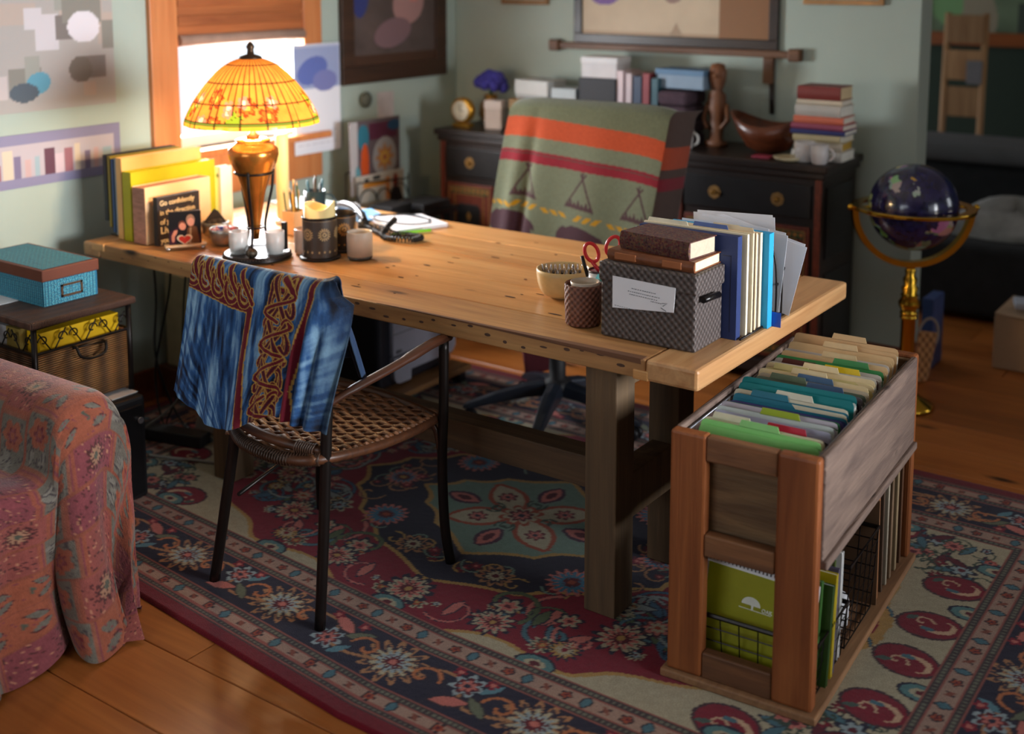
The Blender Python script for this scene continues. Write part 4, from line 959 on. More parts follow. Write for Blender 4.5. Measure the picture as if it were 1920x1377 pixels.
# ---------------------------------------------------------------- candles and small things
m_cream = M((240, 214, 150), .5, var=.05, name='cream_wax', **{'Subsurface Weight': .2, 'Subsurface Radius': (.02, .012, .006)})
c = (-3.405, 3.262, ZT); t = thing('pillar_candle', 'tall slim cream pillar candle standing behind the lamp', 'candle', c)
MB().lathe([(.034, 0), (.036, .006), (.034, .016), (.026, .018)], c, 24).build('saucer', M((214, 214, 220), .25, .5), t)
MB().lathe([(.001, .018), (.025, .018), (.0255, .34), (.023, .352), (.001, .349)], c, 24).build('wax', m_cream, t)
def pierced(name, label, c, r, h, wax, rosettes, lightc):
    t = thing(name, label, 'candle holder', c); P = Paint(2*PI*r, h, .0016, (58, 46, 38)); P.img *= (.75+.5*fbm(P.X.shape, (6, 20), 2))[..., None]; n = rosettes; L = 2*PI*r
    for k in range(n):
        x = (k+.5)*L/n; y = h*.60; rr = L/n*.40
        for i in range(16):
            a = 2*PI*i/16; P.leaf(x+rr*.68*math.cos(a), y+rr*.68*math.sin(a), rr*.26, rr*.085, a, lightc)
        P.flower(x, y, rr*.30, 8, [lightc, (70, 54, 40)], 0, .5)
        for i in range(10): P.ell(x-L/n/2+i*L/n/10, h*.93, .0014, .0014, 0, lightc)
        for i in range(3): P.ell(x-L/n*.3+i*L/n*.3, h*.16, .003, .004, 0, lightc)
    th = P.x/r; G = np.stack([c[0]+r*np.cos(th)[None]+0*P.Y, c[1]+r*np.sin(th)[None]+0*P.Y, c[2]+.008+P.Y], -1)
    grid('pierced_wall', G, P.img, vcol('pierced_bronze', .4, .2, 300, .6), t)
    MB().lathe([(r*1.0, 0), (r*1.19, .001), (r*1.20, .006), (r*1.02, .010), (r*.97, .010), (r*.97, h+.008), (r*1.015, h+.010), (r*1.02, h+.004), (r*1.0, h+.002)], c, 40, cap=False).build('rim', m_iron, t)
    MB().lathe([(.001, .002), (r*1.1, .002)], c, 24).build('base', m_iron, t)
    if wax:
        q = MB(); m = 36; vs = []
        for k in range(m):
            a = 2*PI*k/m; zz = wax+.010*math.sin(a*2+.6)+.005*math.sin(3*a)
            vs += [(c[0]+r*.90*math.cos(a), c[1]+r*.90*math.sin(a), c[2]+.012), (c[0]+r*.91*math.cos(a), c[1]+r*.91*math.sin(a), c[2]+zz), (c[0]+r*.80*math.cos(a), c[1]+r*.80*math.sin(a), c[2]+zz-.002), (c[0]+r*.76*math.cos(a), c[1]+r*.76*math.sin(a), c[2]+wax-.022)]
        fs = [(4*k+i, 4*((k+1) % m)+i, 4*((k+1) % m)+i+1, 4*k+i+1) for k in range(m) for i in range(3)]+[tuple(4*k+3 for k in range(m))]
        q.add(vs, fs, True).build('wax', m_cream, t)
    return t
pierced('pierced_candle_holder', 'large pierced bronze cylinder holding a cream pillar candle', (-2.884, 2.93, ZT), .0595, .138, .186, 6, (190, 160, 110))
pierced('pierced_candle_holder', 'smaller pierced bronze cylinder half hidden behind the large one', (-2.905, 3.06, ZT), .052, .125, .10, 5, (216, 150, 70))
c = (-2.762, 2.998, ZT); t = thing('jar_candle', 'frosted white glass jar candle right of the pierced holders', 'candle', c)
MB().lathe([(.036, 0), (.042, .002), (.0435, .012)], c, 28).build('glass_base', M((70, 66, 62), .1, .2), t)
m_fg2 = NT('frosted_jar'); m_fg2.b.inputs['Base Color'].default_value = L4((214, 200, 184)); m_fg2.b.inputs['Alpha'].default_value = .85; m_fg2 = m_fg2.fin(.3, 0, .6)
MB().lathe([(.001, .012), (.0435, .012), (.0440, .080), (.0415, .090), (.0425, .096), (.040, .096), (.0385, .088), (.0405, .08), (.0405, .016), (.001, .015)], c, 32).build('jar', m_fg2, t)
MB().lathe([(.001, .016), (.039, .016), (.0395, .070), (.03, .067), (.001, .066)], c, 28).build('wax', m_wax, t)
c = (-2.972, 2.945, ZT); t = thing('jar_candle', 'pale pink candle jar peeping out left of the large pierced holder', 'candle', c)
MB().lathe([(.03, 0), (.036, .004), (.037, .085), (.034, .09), (.033, .08), (.001, .08)], c, 24).build('jar', M((226, 206, 190), .4), t)
# pencil box
c = (-3.232, 3.155, ZT); t = thing('pencil_box', 'small kraft card pencil box with pencils behind the bronze holder', 'pencil box', c)
q = MB()
for a in ((-.031, -.028, -.036, .036), (.028, .031, -.036, .036), (-.028, .028, -.036, -.033), (-.028, .028, .033, .036)): q.b2(c[0]+a[0], c[0]+a[1], c[1]+a[2], c[1]+a[3], ZT, ZT+.088)
q.b2(c[0]-.028, c[0]+.028, c[1]-.033, c[1]+.033, ZT, ZT+.003); q.build('card_body', M((222, 176, 126), .7), t)
for k in range(9):
    x, y = c[0]+random.uniform(-.02, .02), c[1]+random.uniform(-.026, .026); hh = random.uniform(.14, .19); dx, dy = random.uniform(-.014, .014), random.uniform(-.02, .02)
    col_ = [(206, 156, 60), (70, 84, 40), (130, 96, 50), (40, 36, 34), (190, 140, 80)][k % 5]
    p = thing('pencil', 'sharpened pencil standing among others in the kraft pencil box', 'pencil', (x, y, ZT+.004), 'pencils in the kraft box')
    a, b = Vector((x, y, ZT+.004)), Vector((x+dx, y+dy, ZT+hh)); MB().tube([a, b], .0036, 6, smooth=False).build('shaft', M(col_, .45), p)
    MB().tube([b, b+(b-a).normalized()*.016], [.0036, .0006], 6).build('point', M((214, 176, 130), .6), p)
c = (-3.345, 3.375, ZT); t = thing('mug', 'dark teal mug of pens behind the pencil box', 'mug', c)
MB().lathe([(.032, 0), (.040, .004), (.043, .04), (.043, .118), (.0395, .118), (.0395, .012), (.001, .010)], c, 28).build('mug_body', M((34, 52, 58), .2, spec=.6), t)
MB().tube(arc(Vector((c[0]+.036, c[1]+.026, c[2]+.068)), .036, -PI/2, PI/2, 14, (.816, .578, 0), (0, 0, 1)), .0052, 8).build('handle', M((34, 60, 70), .2, spec=.6), t)
for k in range(6):
    a = k*1.1; x, y = c[0]+.02*math.cos(a), c[1]+.02*math.sin(a); o = MB().tube([(x, y, ZT+.014), (x+.012*math.cos(a), y+.012*math.sin(a), ZT+.15+.01*(k % 3))], .0042, 7).build('pen', M([(30, 30, 34), (40, 90, 110), (60, 50, 40)][k % 3], .35), loc=(x, y, ZT+.012))
    tag(o, 'dark pen standing in the teal mug', 'pen', 'pens in the teal mug')

# phone, mouse, pads, papers
def sheet(name, label, cat, quad, z, mat, th=.0015, group=None):
    q = MB(); vs = [(x, y, z) for x, y in quad]+[(x, y, z+th) for x, y in quad]
    q.add(vs, [(3, 2, 1, 0), (4, 5, 6, 7), (0, 1, 5, 4), (1, 2, 6, 5), (2, 3, 7, 6), (3, 0, 4, 7)])
    c = (sum(p[0] for p in quad)/4, sum(p[1] for p in quad)/4, z)
    return tag(q.build(name, mat, loc=c), label, cat, group)
m_pap = M((234, 234, 240), .75, var=.02, name='white_paper')
sheet('desk_pad', 'grey green flat pad at the far back left of the desk', 'pad', [(-3.74, 3.50), (-3.50, 3.45), (-3.45, 3.655), (-3.70, 3.66)], ZT, M((176, 188, 184), .5), .010)
sheet('blue_pad', 'light blue paper pad under the white mouse', 'pad', [(-3.42, 3.48), (-3.22, 3.38), (-3.10, 3.54), (-3.29, 3.645)], ZT, M((124, 176, 220), .6), .006)
sheet('paper_sheet', 'pale blue paper sheet beneath the blue pad corner', 'paper', [(-3.50, 3.42), (-3.28, 3.36), (-3.24, 3.44), (-3.46, 3.52)], ZT+.0001, M((206, 222, 240), .7), .0012)
c = (-3.335, 3.545, ZT+.0065); ms = thing('computer_mouse', 'white rounded computer mouse on the blue pad', 'mouse', c); MX = rotz(.75, c)
q = MB(MX); vs = []
q.lathe([(.0005, .036), (.012, .0355), (.024, .032), (.031, .023), (.033, .012), (.031, .002), (.0005, 0)], (0, 0, 0), 26, sx=1.75, sy=1.0, cap=False)
q.build('shell', M((236, 236, 238), .25, spec=.6), ms)
MB(MX).b2(-.058, -.02, -.0006, .0006, .024, .037).build('button_seam', M((150, 150, 156), .5), ms)
st = thing('paper_stack', 'stack of white papers near the back edge of the desk', 'papers', (-3.0, 3.53, ZT))
for k in range(6):
    a = random.uniform(-.05, .05); ca, sa = math.cos(a), math.sin(a); q = [(-2.915, 3.375), (-2.835, 3.575), (-3.03, 3.655), (-3.175, 3.50)]
    q = [(-3.0+(x+3.0)*ca-(y-3.53)*sa, 3.53+(x+3.0)*sa+(y-3.53)*ca) for x, y in q]; z = ZT+.0022*k
    m = MB(); m.add([(x, y, z) for x, y in q]+[(x, y, z+.0015) for x, y in q], [(3, 2, 1, 0), (4, 5, 6, 7), (0, 1, 5, 4), (1, 2, 6, 5), (2, 3, 7, 6), (3, 0, 4, 7)]); m.build('sheet', m_pap, st)
gz = ZT+.0165
o = MB().tube(smooth_path([(-3.14, 3.52, gz), (-3.08, 3.60, gz), (-2.98, 3.60, gz), (-2.90, 3.54, gz), (-2.93, 3.47, gz), (-3.03, 3.45, gz), (-3.12, 3.47, gz), (-3.15, 3.53, gz), (-3.05, 3.585, gz+.002), (-2.92, 3.58, gz)], 6), .0026, 6).build('thin_cord', m_cable, loc=(-3.02, 3.52, gz)); tag(o, 'thin black cord coiled on the white paper stack', 'cord')
o = MB().tube([(-2.895, 3.352, ZT+.006), (-2.832, 3.468, ZT+.006)], .006, 8).tube([(-2.909, 3.326, ZT+.006), (-2.895, 3.352, ZT+.006)], [.003, .006], 8).build('highlighter', M((130, 206, 40), .35), loc=(-2.86, 3.41, ZT)); tag(o, 'bright green highlighter pen beside the white papers', 'pen')
ph = thing('phone_handset', 'black telephone handset lying behind the pierced candle holders', 'telephone', (-3.17, 3.42, ZT))
MB().tube(smooth_path([(-3.32, 3.485, ZT+.036), (-3.27, 3.466, ZT+.050), (-3.19, 3.43, ZT+.054), (-3.11, 3.386, ZT+.042), (-3.07, 3.36, ZT+.028)], 6), [.014]*3+[.0155]*19+[.014]*3, 10, flat=1.35).build('handle', M((24, 24, 26), .3, spec=.6), ph)
for x, y in ((-3.315, 3.483), (-3.075, 3.362)): MB().lathe([(.022, .001), (.024, .008), (.022, .026), (.014, .036)], (x, y, ZT), 18).build('ear_piece', M((24, 24, 26), .35), ph)
pth = smooth_path([(-3.07, 3.352, ZT+.014), (-3.00, 3.33, ZT+.012), (-2.925, 3.295, ZT+.012), (-2.89, 3.30, ZT+.05), (-2.905, 3.345, ZT+.058), (-2.93, 3.33, ZT+.03), (-2.90, 3.27, ZT+.012), (-2.83, 3.255, ZT+.012), (-2.765, 3.285, ZT+.012), (-2.765, 3.33, ZT+.012), (-2.83, 3.335, ZT+.012), (-2.89, 3.325, ZT+.012), (-3.0, 3.37, ZT+.012), (-3.08, 3.345, ZT+.010)], 40)
hel = []
for i, p in enumerate(pth[:-1]):
    T = (pth[i+1]-p).normalized(); N = T.cross(Vector((0, 0, 1))).normalized(); B = N.cross(T); a = i*.95
    hel.append(p+N*.0095*math.cos(a)+B*.0095*math.sin(a))
o = MB().tube(hel, .0030, 4).build('coiled_cord', m_cable, loc=(-2.9, 3.3, ZT)); tag(o, 'black coiled telephone cord looping on the desk beside the jar candle', 'cord')
# ================================================================ ON THE DESK, RIGHT END
m_bam = wood('bamboo', (222, 190, 132), (196, 158, 98), 0, .35, 0, 1.4, .04)
bb = bowl('bamboo_bowl', (-1.935, 3.005, ZT), .083, .086, M((218, 186, 130), .4, var=.08, scale=30), 'pale bamboo bowl holding binder clips', foot=.52, wall=.006)
for k in range(9):
    a = .62; f = (k-4)*.0135; c = (-1.935+f*math.cos(a)+.004, 3.0+f*math.sin(a)-.01, ZT+.062)
    t = thing('binder_clip', 'black binder clip with silver handles in the bamboo bowl', 'clip', c, 'binder clips in the bamboo bowl'); X_ = rotz(a+random.uniform(-.15, .15), c)
    MB(X_).prism([(-.0062, 0), (.0062, 0), (.0022, .018), (-.0022, .018)], (0, .032, 0), (0, -.016, 0), (1, 0, 0), (0, 0, 1)).build('spring', M([(40, 40, 42), (196, 196, 200)][k % 2], .3, .4), t)
    for s in (-1, 1): MB(X_).tube([(s*.003, -.010, .014), (s*.006, -.004, .040), (s*.006, .004, .040), (s*.003, .010, .014)], .0012, 5).build('handle', M((214, 214, 218), .2, 1.), t)
wr = weave('round_basket_weave', (84, 50, 42), (146, 98, 80), .0095, 'round', .6, .8)
c = (-1.735, 2.797, ZT); t = thing('round_basket', 'small round reddish brown woven basket beside the dark woven box', 'basket', c)
MB().lathe([(.046, 0), (.050, .004), (.0525, .06), (.0535, .112), (.051, .117), (.0485, .112), (.047, .008), (.001, .006)], c, 40).build('woven_wall', wr, t)
cc = (c[0]+.004, c[1]+.003, c[2]+.0075); t = thing('glass_candle', 'clear glass white candle sitting inside the round basket', 'candle', cc)
MB().lathe([(.034, 0), (.038, .003), (.040, .100), (.0415, .114), (.039, .115), (.0372, .10), (.036, .008), (.001, .006)], cc, 32).build('glass_cup', m_fg2, t)
MB().lathe([(.001, .007), (.0355, .007), (.0365, .088), (.028, .085), (.001, .084)], cc, 24).build('wax', m_wax, t)
# sticky notes, marker, cup with scissors, behind the box
for k, (cl, lab) in enumerate((((160, 176, 80), 'olive green sticky note pad lowest of the notes beside the woven box'), ((236, 236, 236), 'white note pad in the middle of the stack beside the woven box'), ((110, 206, 216), 'turquoise sticky note pad on top of the stack beside the woven box'))):
    o = MB().box((-1.735, 2.94, ZT+.03+.022*k), (.075, .075, .0215 if k else .0595), Matrix.Rotation(.2*k, 3, 'Z')).build('note_pad', M(cl, .7), loc=(-1.735, 2.94, ZT+.02*k)); o.location.z += (0 if k == 0 else .019)+(.0001*k); tag(o, lab, 'notes')
c = (-1.79, 2.985, ZT); t = thing('pen_cup', 'white ceramic cup with dark rim holding scissors and marker', 'cup', c)
MB().lathe([(.032, 0), (.036, .003), (.038, .105), (.035, .105), (.033, .01), (.001, .008)], c, 28).build('cup_body', M((226, 226, 228), .25), t)
MB().lathe([(.0385, .102), (.0385, .108), (.0345, .108), (.0345, .102)], c, 28, cap=False).build('rim', M((60, 30, 32), .3), t)
t = thing('marker_pen', 'black and white marker standing tilted left of the scissors', 'marker', (-1.805, 2.975, ZT+.009))
MB().tube([(-1.802, 2.978, ZT+.010), (-1.826, 2.968, ZT+.085)], .005, 8).build('barrel', M((230, 230, 232), .35), t); MB().tube([(-1.826, 2.968, ZT+.085), (-1.842, 2.960, ZT+.146)], .0055, 8).build('cap', M((22, 22, 24), .35), t)
t = thing('scissors', 'scissors with red loop handles standing in the white cup', 'scissors', (-1.79, 2.99, ZT+.009)); m_red = M((206, 38, 44), .3, spec=.5)
for s, hh in ((-1, .158), (1, .178)):
    c_ = Vector((-1.79+s*.026, 2.99+s*.018, ZT+hh)); U_ = Vector((.816, .578, 0)); Z = Vector((0, 0, 1))
    MB().tube([c_+U_*(.020*math.cos(a)+.006*s*math.sin(a))+Z*.028*math.sin(a) for a in np.linspace(0, 2*PI, 22, endpoint=False)], .0055, 8, True).build('handle', m_red, t)
    MB().tube([c_-Z*.026, Vector((-1.79, 2.99, ZT+.09))], .006, 7).build('shank', m_red, t); MB().tube([(-1.79, 2.99, ZT+.09), (-1.79-s*.006, 2.99, ZT+.0095)], [.005, .001], 6).build('blade', M((180, 184, 190), .2, 1.), t)

wv = weave('dark_woven_box', (56, 48, 46), (100, 89, 86), .0105, 'diag', .5, .9)
wvt = weave('dark_woven_box_top', (56, 48, 46), (98, 87, 84), .0105, 'diag top', .5, .9)
x0, x1, y0, y1, zl = -1.640, -1.356, 2.733, 2.893, .968
wb = thing('woven_box', 'dark grey woven lidded box near the right desk corner', 'box', ((x0+x1)/2, (y0+y1)/2, ZT))
MB().b2(x0, x1, y0, y1, ZT, .935).build('body', wv, wb, bevel=.006)
ld = MB().b2(x0-.005, x1+.005, y0-.005, y1+.005, .914, zl-.0006).build('lid', wv, wb, bevel=.006)
MB().b2(x0+.004, x1-.004, y0+.004, y1-.004, zl-.0012, zl).build('lid_top', wvt, ld, bevel=.0005)
MB().tube([(x1+.012, 2.752, .9015), (x1+.014, 2.84, .897)], .009, 10).build('toggle_handle', M((26, 22, 22), .25, .3), wb)
MB().tube([(x1-.002, 2.775, .9), (x1+.013, 2.775, .9)], .004, 6).tube([(x1-.002, 2.82, .898), (x1+.013, 2.82, .898)], .004, 6).build('toggle_pin', M((190, 190, 194), .2, 1.), wb)
# card on the front, with faint print
cd = thing('note_card', 'white printed card fixed on the front of the dark woven box', 'card', (-1.505, y0-.006, .895)); yq = y0-.0062
q = [(-1.599, .9335), (-1.41, .9285), (-1.4145, .8620), (-1.5985, .8460)]
MB().prism([(a, b) for a, b in q][::-1], (0, -.0012, 0), (0, yq, 0), (1, 0, 0), (0, 0, 1)).build('card', m_pap, cd)
m_ink = M((120, 124, 132), .8)
for k, (u0, u1, zz) in enumerate(((-1.540, -1.470, .9075), (-1.551, -1.456, .899), (-1.546, -1.465, .891), (-1.482, -1.452, .8815), (-1.592, -1.478, .8535))):
    mm = MB(); x = u0; R = np.random.default_rng(k)
    while x < u1:
        w_ = R.uniform(.002, .006); mm.box((x+w_/2, yq-.0014, zz-.05*(x-u0)), (w_, .0003, .0022 if k < 4 else .0012)); x += w_+R.uniform(.0012, .003)
    o = mm.build('print_line', m_ink, cd)
MB().tube([(-1.4495, yq-.0014, .8815), (-1.433, yq-.0014, .8835), (-1.446, yq-.0014, .8740)], .0008, 4).tube([(-1.452, yq-.0014, .8690), (-1.436, yq-.0014, .8620)], .0009, 4).build('signature', M((60, 64, 72), .8), cd)
# two books on the lid
def flatbook(name, label, c, d, rz, mc, pages, bands=()):
    t = thing(name, label, 'book', c); X_ = rotz(rz, c); dx, dy, dz = d
    q = MB(X_).b2(-dx/2, dx/2, -dy/2, dy/2, 0, .003).b2(-dx/2, dx/2, -dy/2, dy/2, dz-.003, dz); q.build('cover', mc, t, bevel=.0012)
    m = 8; pr = [(-dy/2+.001, .001)]+[(-dy/2-.006*math.sin(PI*k/m), .001+(dz-.002)*k/m) for k in range(m+1)]+[(-dy/2+.004, dz-.001), (-dy/2+.004, .001)]
    MB(X_).prism(pr, (dx, 0, 0), (-dx/2, 0, 0), (0, 1, 0), (0, 0, 1)).build('spine', mc, t)
    MB(X_).b2(-dx/2+.004, dx/2-.004, -dy/2+.003, dy/2-.004, .003, dz-.003).build('pages', M(pages, .8, var=.08, scale=90), t)
    for u, w_, m_ in bands: MB(X_).box((u, -dy/2-.0035, dz/2), (w_, .007, dz*.62)).build('spine_label', m_, t, bevel=.002)
    return t
m_lea = M((124, 72, 44), .42, var=.25, scale=26, bump=.15, name='brown_leather')
flatbook('leather_book', 'brown leather book lying lowest on the woven box lid', (-1.497, 2.826, zl+.0004), (.262, .150, .030), -.02, m_lea, (232, 214, 176), ((-.075, .066, M((160, 96, 58), .35, var=.1)), (.066, .058, M((160, 96, 58), .35, var=.1))))
P = None
t = NT('tapestry_cloth'); v = t.coord((1, 1, 1)); vo = t.n('TexVoronoi', feature='F1'); vo.inputs['Scale'].default_value = 190; t.l(v, vo.inputs['Vector'])
hs = t.n('SeparateColor'); t.l(vo.outputs['Color'], hs.inputs[0]); n = t.noise(v, 24, 3)
t.l(t.ramp(t.math('ADD', t.math('MULTIPLY', hs.outputs[0], .7), t.math('MULTIPLY', n, .35)), [(.12, L4((36, 20, 30))), (.35, L4((92, 36, 36))), (.55, L4((84, 58, 58))), (.72, L4((112, 74, 48))), (.9, L4((60, 52, 44)))]), t.b.inputs['Base Color']); t.bump(hs.outputs[0], .4, .002); m_tap = t.fin(.85)
flatbook('tapestry_book', 'book bound in mottled red brown tapestry on top of the leather book', (-1.487, 2.828, zl+.031), (.222, .128, .048), -.12, m_tap, (196, 180, 156))

# upright file rack behind the box: folders stand across, edges towards the right
fr = thing('wire_file_rack', 'black wire file rack holding folders behind the woven box', 'file rack', (-1.46, 3.06, ZT))
q = MB()
for y in (3.135, 3.175, 3.215):
    q.tube(smooth_path([(-1.305, y, ZT+.004), (-1.305, y, ZT+.12), (-1.318, y, ZT+.20), (-1.36, y, ZT+.235), (-1.47, y, ZT+.24), (-1.58, y, ZT+.20), (-1.60, y, ZT+.004)], 5), .0028, 6)
for x in (-1.305, -1.60): q.tube([(x, 2.90, ZT+.004), (x, 3.24, ZT+.004)], .0032, 6)
q.tube([(-1.305, 3.14, ZT+.10), (-1.305, 3.215, ZT+.16)], .0028, 6); q.build('wire_frame', m_iron, fr)
be = MB().b2(-1.302, -1.264, 3.075, 3.0765, ZT, ZT+.042).b2(-1.36, -1.302, 3.0752, 3.0762, ZT, ZT+.10).build('bookend_tab', M((34, 84, 180), .3), loc=(-1.3, 3.075, ZT)); tag(be, 'bright blue bookend tab jutting past the desk edge', 'bookend')
def standing(name, label, y, x0, x1, h, th, col, tab=None, tabc=None, cat='folder', lean=.0, rz=0., rough=.6):
    t = thing(name, label, cat, ((x0+x1)/2, y, ZT)); X_ = Matrix.Translation(((x0+x1)/2, y, ZT)) @ Matrix.Rotation(rz, 4, 'Z') @ Matrix.Rotation(lean, 4, 'X'); w_ = (x1-x0)/2; m_ = M(col, rough, var=.04)
    MB(X_).b2(-w_, w_, -th/2, th/2, .0, h).build('leaf', m_, t, bevel=min(.0008, th*.3), seg=1)
    if tab:
        a, b = tab; MB(X_).prism([(a, h-.004), (b, h-.004), (b-.006, h+.012), (a+.006, h+.012)], (0, .0012, 0), (0, -.0006, 0), (1, 0, 0), (0, 0, 1)).build('tab', M(tabc or col, rough), t)
    return t
standing('binder', 'dark navy binder standing right behind the woven box', 2.910, -1.615, -1.316, .283, .026, (38, 54, 104), cat='binder')
MB().b2(-1.3362, -1.3342, 2.8966, 2.8974, ZT+.02, ZT+.23).b2(-1.36, -1.3342, 2.8966, 2.8974, ZT+.228, ZT+.23).build('pocket_line', M((20, 28, 60), .5), bpy.data.objects['binder.002'])
specs = [('pale blue folder standing behind the navy binder', 2.930, -1.645, -1.34, .266, .004, (150, 180, 214), None, None),
 ('cream manila folder first behind the navy binder', 2.940, -1.622, -1.306, .285, .009, (238, 222, 190), (-.15, -.02), (240, 228, 200)),
 ('white folder bundle second behind the navy binder', 2.955, -1.615, -1.312, .280, .010, (224, 226, 230), None, None),
 ('cream folder with blue label tab in the desk rack', 2.971, -1.612, -1.304, .282, .008, (236, 216, 178), (-.03, .08), (84, 104, 160)),
 ('slate blue folder in the middle of the desk rack', 2.984, -1.61, -1.310, .276, .005, (92, 116, 156), None, None),
 ('manila folder with right hand tab in the desk rack', 2.996, -1.61, -1.306, .278, .008, (234, 200, 158), (.05, .145), (238, 216, 180)),
 ('grey white folder just before the bright blue one', 3.012, -1.61, -1.312, .270, .012, (214, 210, 202), None, None),
 ('buff folder touching the bright blue folder', 3.032, -1.61, -1.308, .272, .014, (226, 208, 180), (.0, .09), (232, 218, 190))]
for s in specs: standing('folder', *s[:1], s[1], s[2], s[3], s[4], s[5], s[6], s[7], s[8])
standing('folder', 'bright cyan blue folder standing at the right of the desk rack', 3.059, -1.60, -1.290, .268, .030, (40, 160, 214))
for k, (y, x0_, x1_, h, rz_, lab) in enumerate(((3.112, -1.60, -1.31, .262, .02, 'white paper sheaf fanned behind the cyan folder, nearest it'), (3.15, -1.58, -1.30, .262, -.10, 'white paper sheaf leaning out between the rack wires'), (3.19, -1.57, -1.283, .245, .14, 'white paper sheaf jutting furthest right from the rack'), (3.225, -1.6, -1.34, .27, -.03, 'tall white paper sheaf at the back of the rack'))):
    t = thing('paper_sheaf', lab, 'papers', ((x0_+x1_)/2, y, ZT)); X_ = Matrix.Translation(((x0_+x1_)/2, y, ZT+.035)) @ Matrix.Rotation([0, .10, .22, -.05][k], 4, 'Y') @ Matrix.Rotation([.04, .02, -.03, 0][k], 4, 'X')
    w_ = (x1_-x0_)/2
    for i in range(2): MB(X_).b2(-w_+.012*i, w_-.008*i, -.003+.003*i, -.002+.003*i, .0, h-.035+.006*i).build('sheet', m_pap, t)
standing('folder', 'dark green slim folder among the rack wires', 3.125, -1.59, -1.318, .245, .006, (44, 76, 64)); standing('folder', 'grey slim folder behind the dark green one in the rack', 3.205, -1.6, -1.312, .235, .008, (126, 124, 120))

# ================================================================ FILE CART
FA = .058; FQ = (-.930, 2.516, 0); X = rotz(FA, FQ); Wd, Ld = .368, .915
fc = thing('file_cart', 'reclaimed wood file cart full of hanging folders beside the desk', 'file cart', X @ Vector((-Wd/2, Ld/2, .0115)))
m_post = wood('cart_orange_pine', (168, 98, 52), (120, 62, 30), 2, .5, .05, 1.2, .25, (50, 26, 16), .14)
m_rail = wood('cart_rail_pine', (146, 98, 62), (96, 62, 42), 0, .6, .05, 1.2, .2, (40, 28, 22), .2)
m_weath = wood('cart_barn_board', (142, 118, 104), (92, 74, 68), 1, .75, .06, 1.5, .8, (44, 34, 32), .15)
m_weathx = wood('cart_barn_board_end', (150, 118, 82), (96, 72, 52), 0, .7, .09, 1.3, .6, (36, 26, 22), .15)
m_board = wood('cart_base_board', (178, 132, 92), (130, 92, 66), 1, .6, .0, 1.2, .2)
F0 = .0115
def fb(name, a, m, bev=.004, parent=None): return MB(X).b2(*a).build(name, m, parent or fc, bevel=bev)
fb('base_board', (-Wd-.012, .014, -.012, Ld+.012, F0, .032), m_board)
for ya, yb in ((0, .036), (Ld-.036, Ld)):
    fb('post', (-Wd, -Wd+.092, ya, yb, .032, .648), m_post, .007); fb('post', (-.100, 0, ya, yb, .032, .648), m_post, .008)
    fb('top_rail', (-Wd+.092, -.100, ya+.003, yb-.003, .585, .646), m_rail); fb('middle_rail', (-Wd+.092, -.100, ya+.002, yb-.002, .346, .402), m_rail); fb('bottom_rail', (-Wd+.092, -.100, ya+.003, yb-.003, .032, .098), m_rail)
fb('end_panel', (-Wd+.01, -.012, .040, .056, .378, .622), m_weathx); fb('end_panel', (-Wd+.01, -.012, Ld-.056, Ld-.040, .378, .640), m_weathx)
fb('side_panel', (-.014, .004, .037, Ld-.037, .392, .646), m_weath, .005); fb('side_panel', (-Wd-.002, -Wd+.014, .037, Ld-.037, .392, .646), m_weath, .005)
fb('side_lip', (-.020, .014, .037, Ld-.0365, .372, .394), m_weath, .004); fb('side_lip', (-Wd-.012, -Wd+.02, .037, Ld-.0365, .372, .394), m_weath, .004)
fb('box_floor', (-Wd+.014, -.014, .056, Ld-.056, .374, .388), m_rail)
for x in (-.022, -Wd+.022): MB(X).tube([(x, .057, .632), (x, Ld-.057, .632)], .003, 6).build('hanging_rail', M((120, 120, 124), .3, .9), fc)

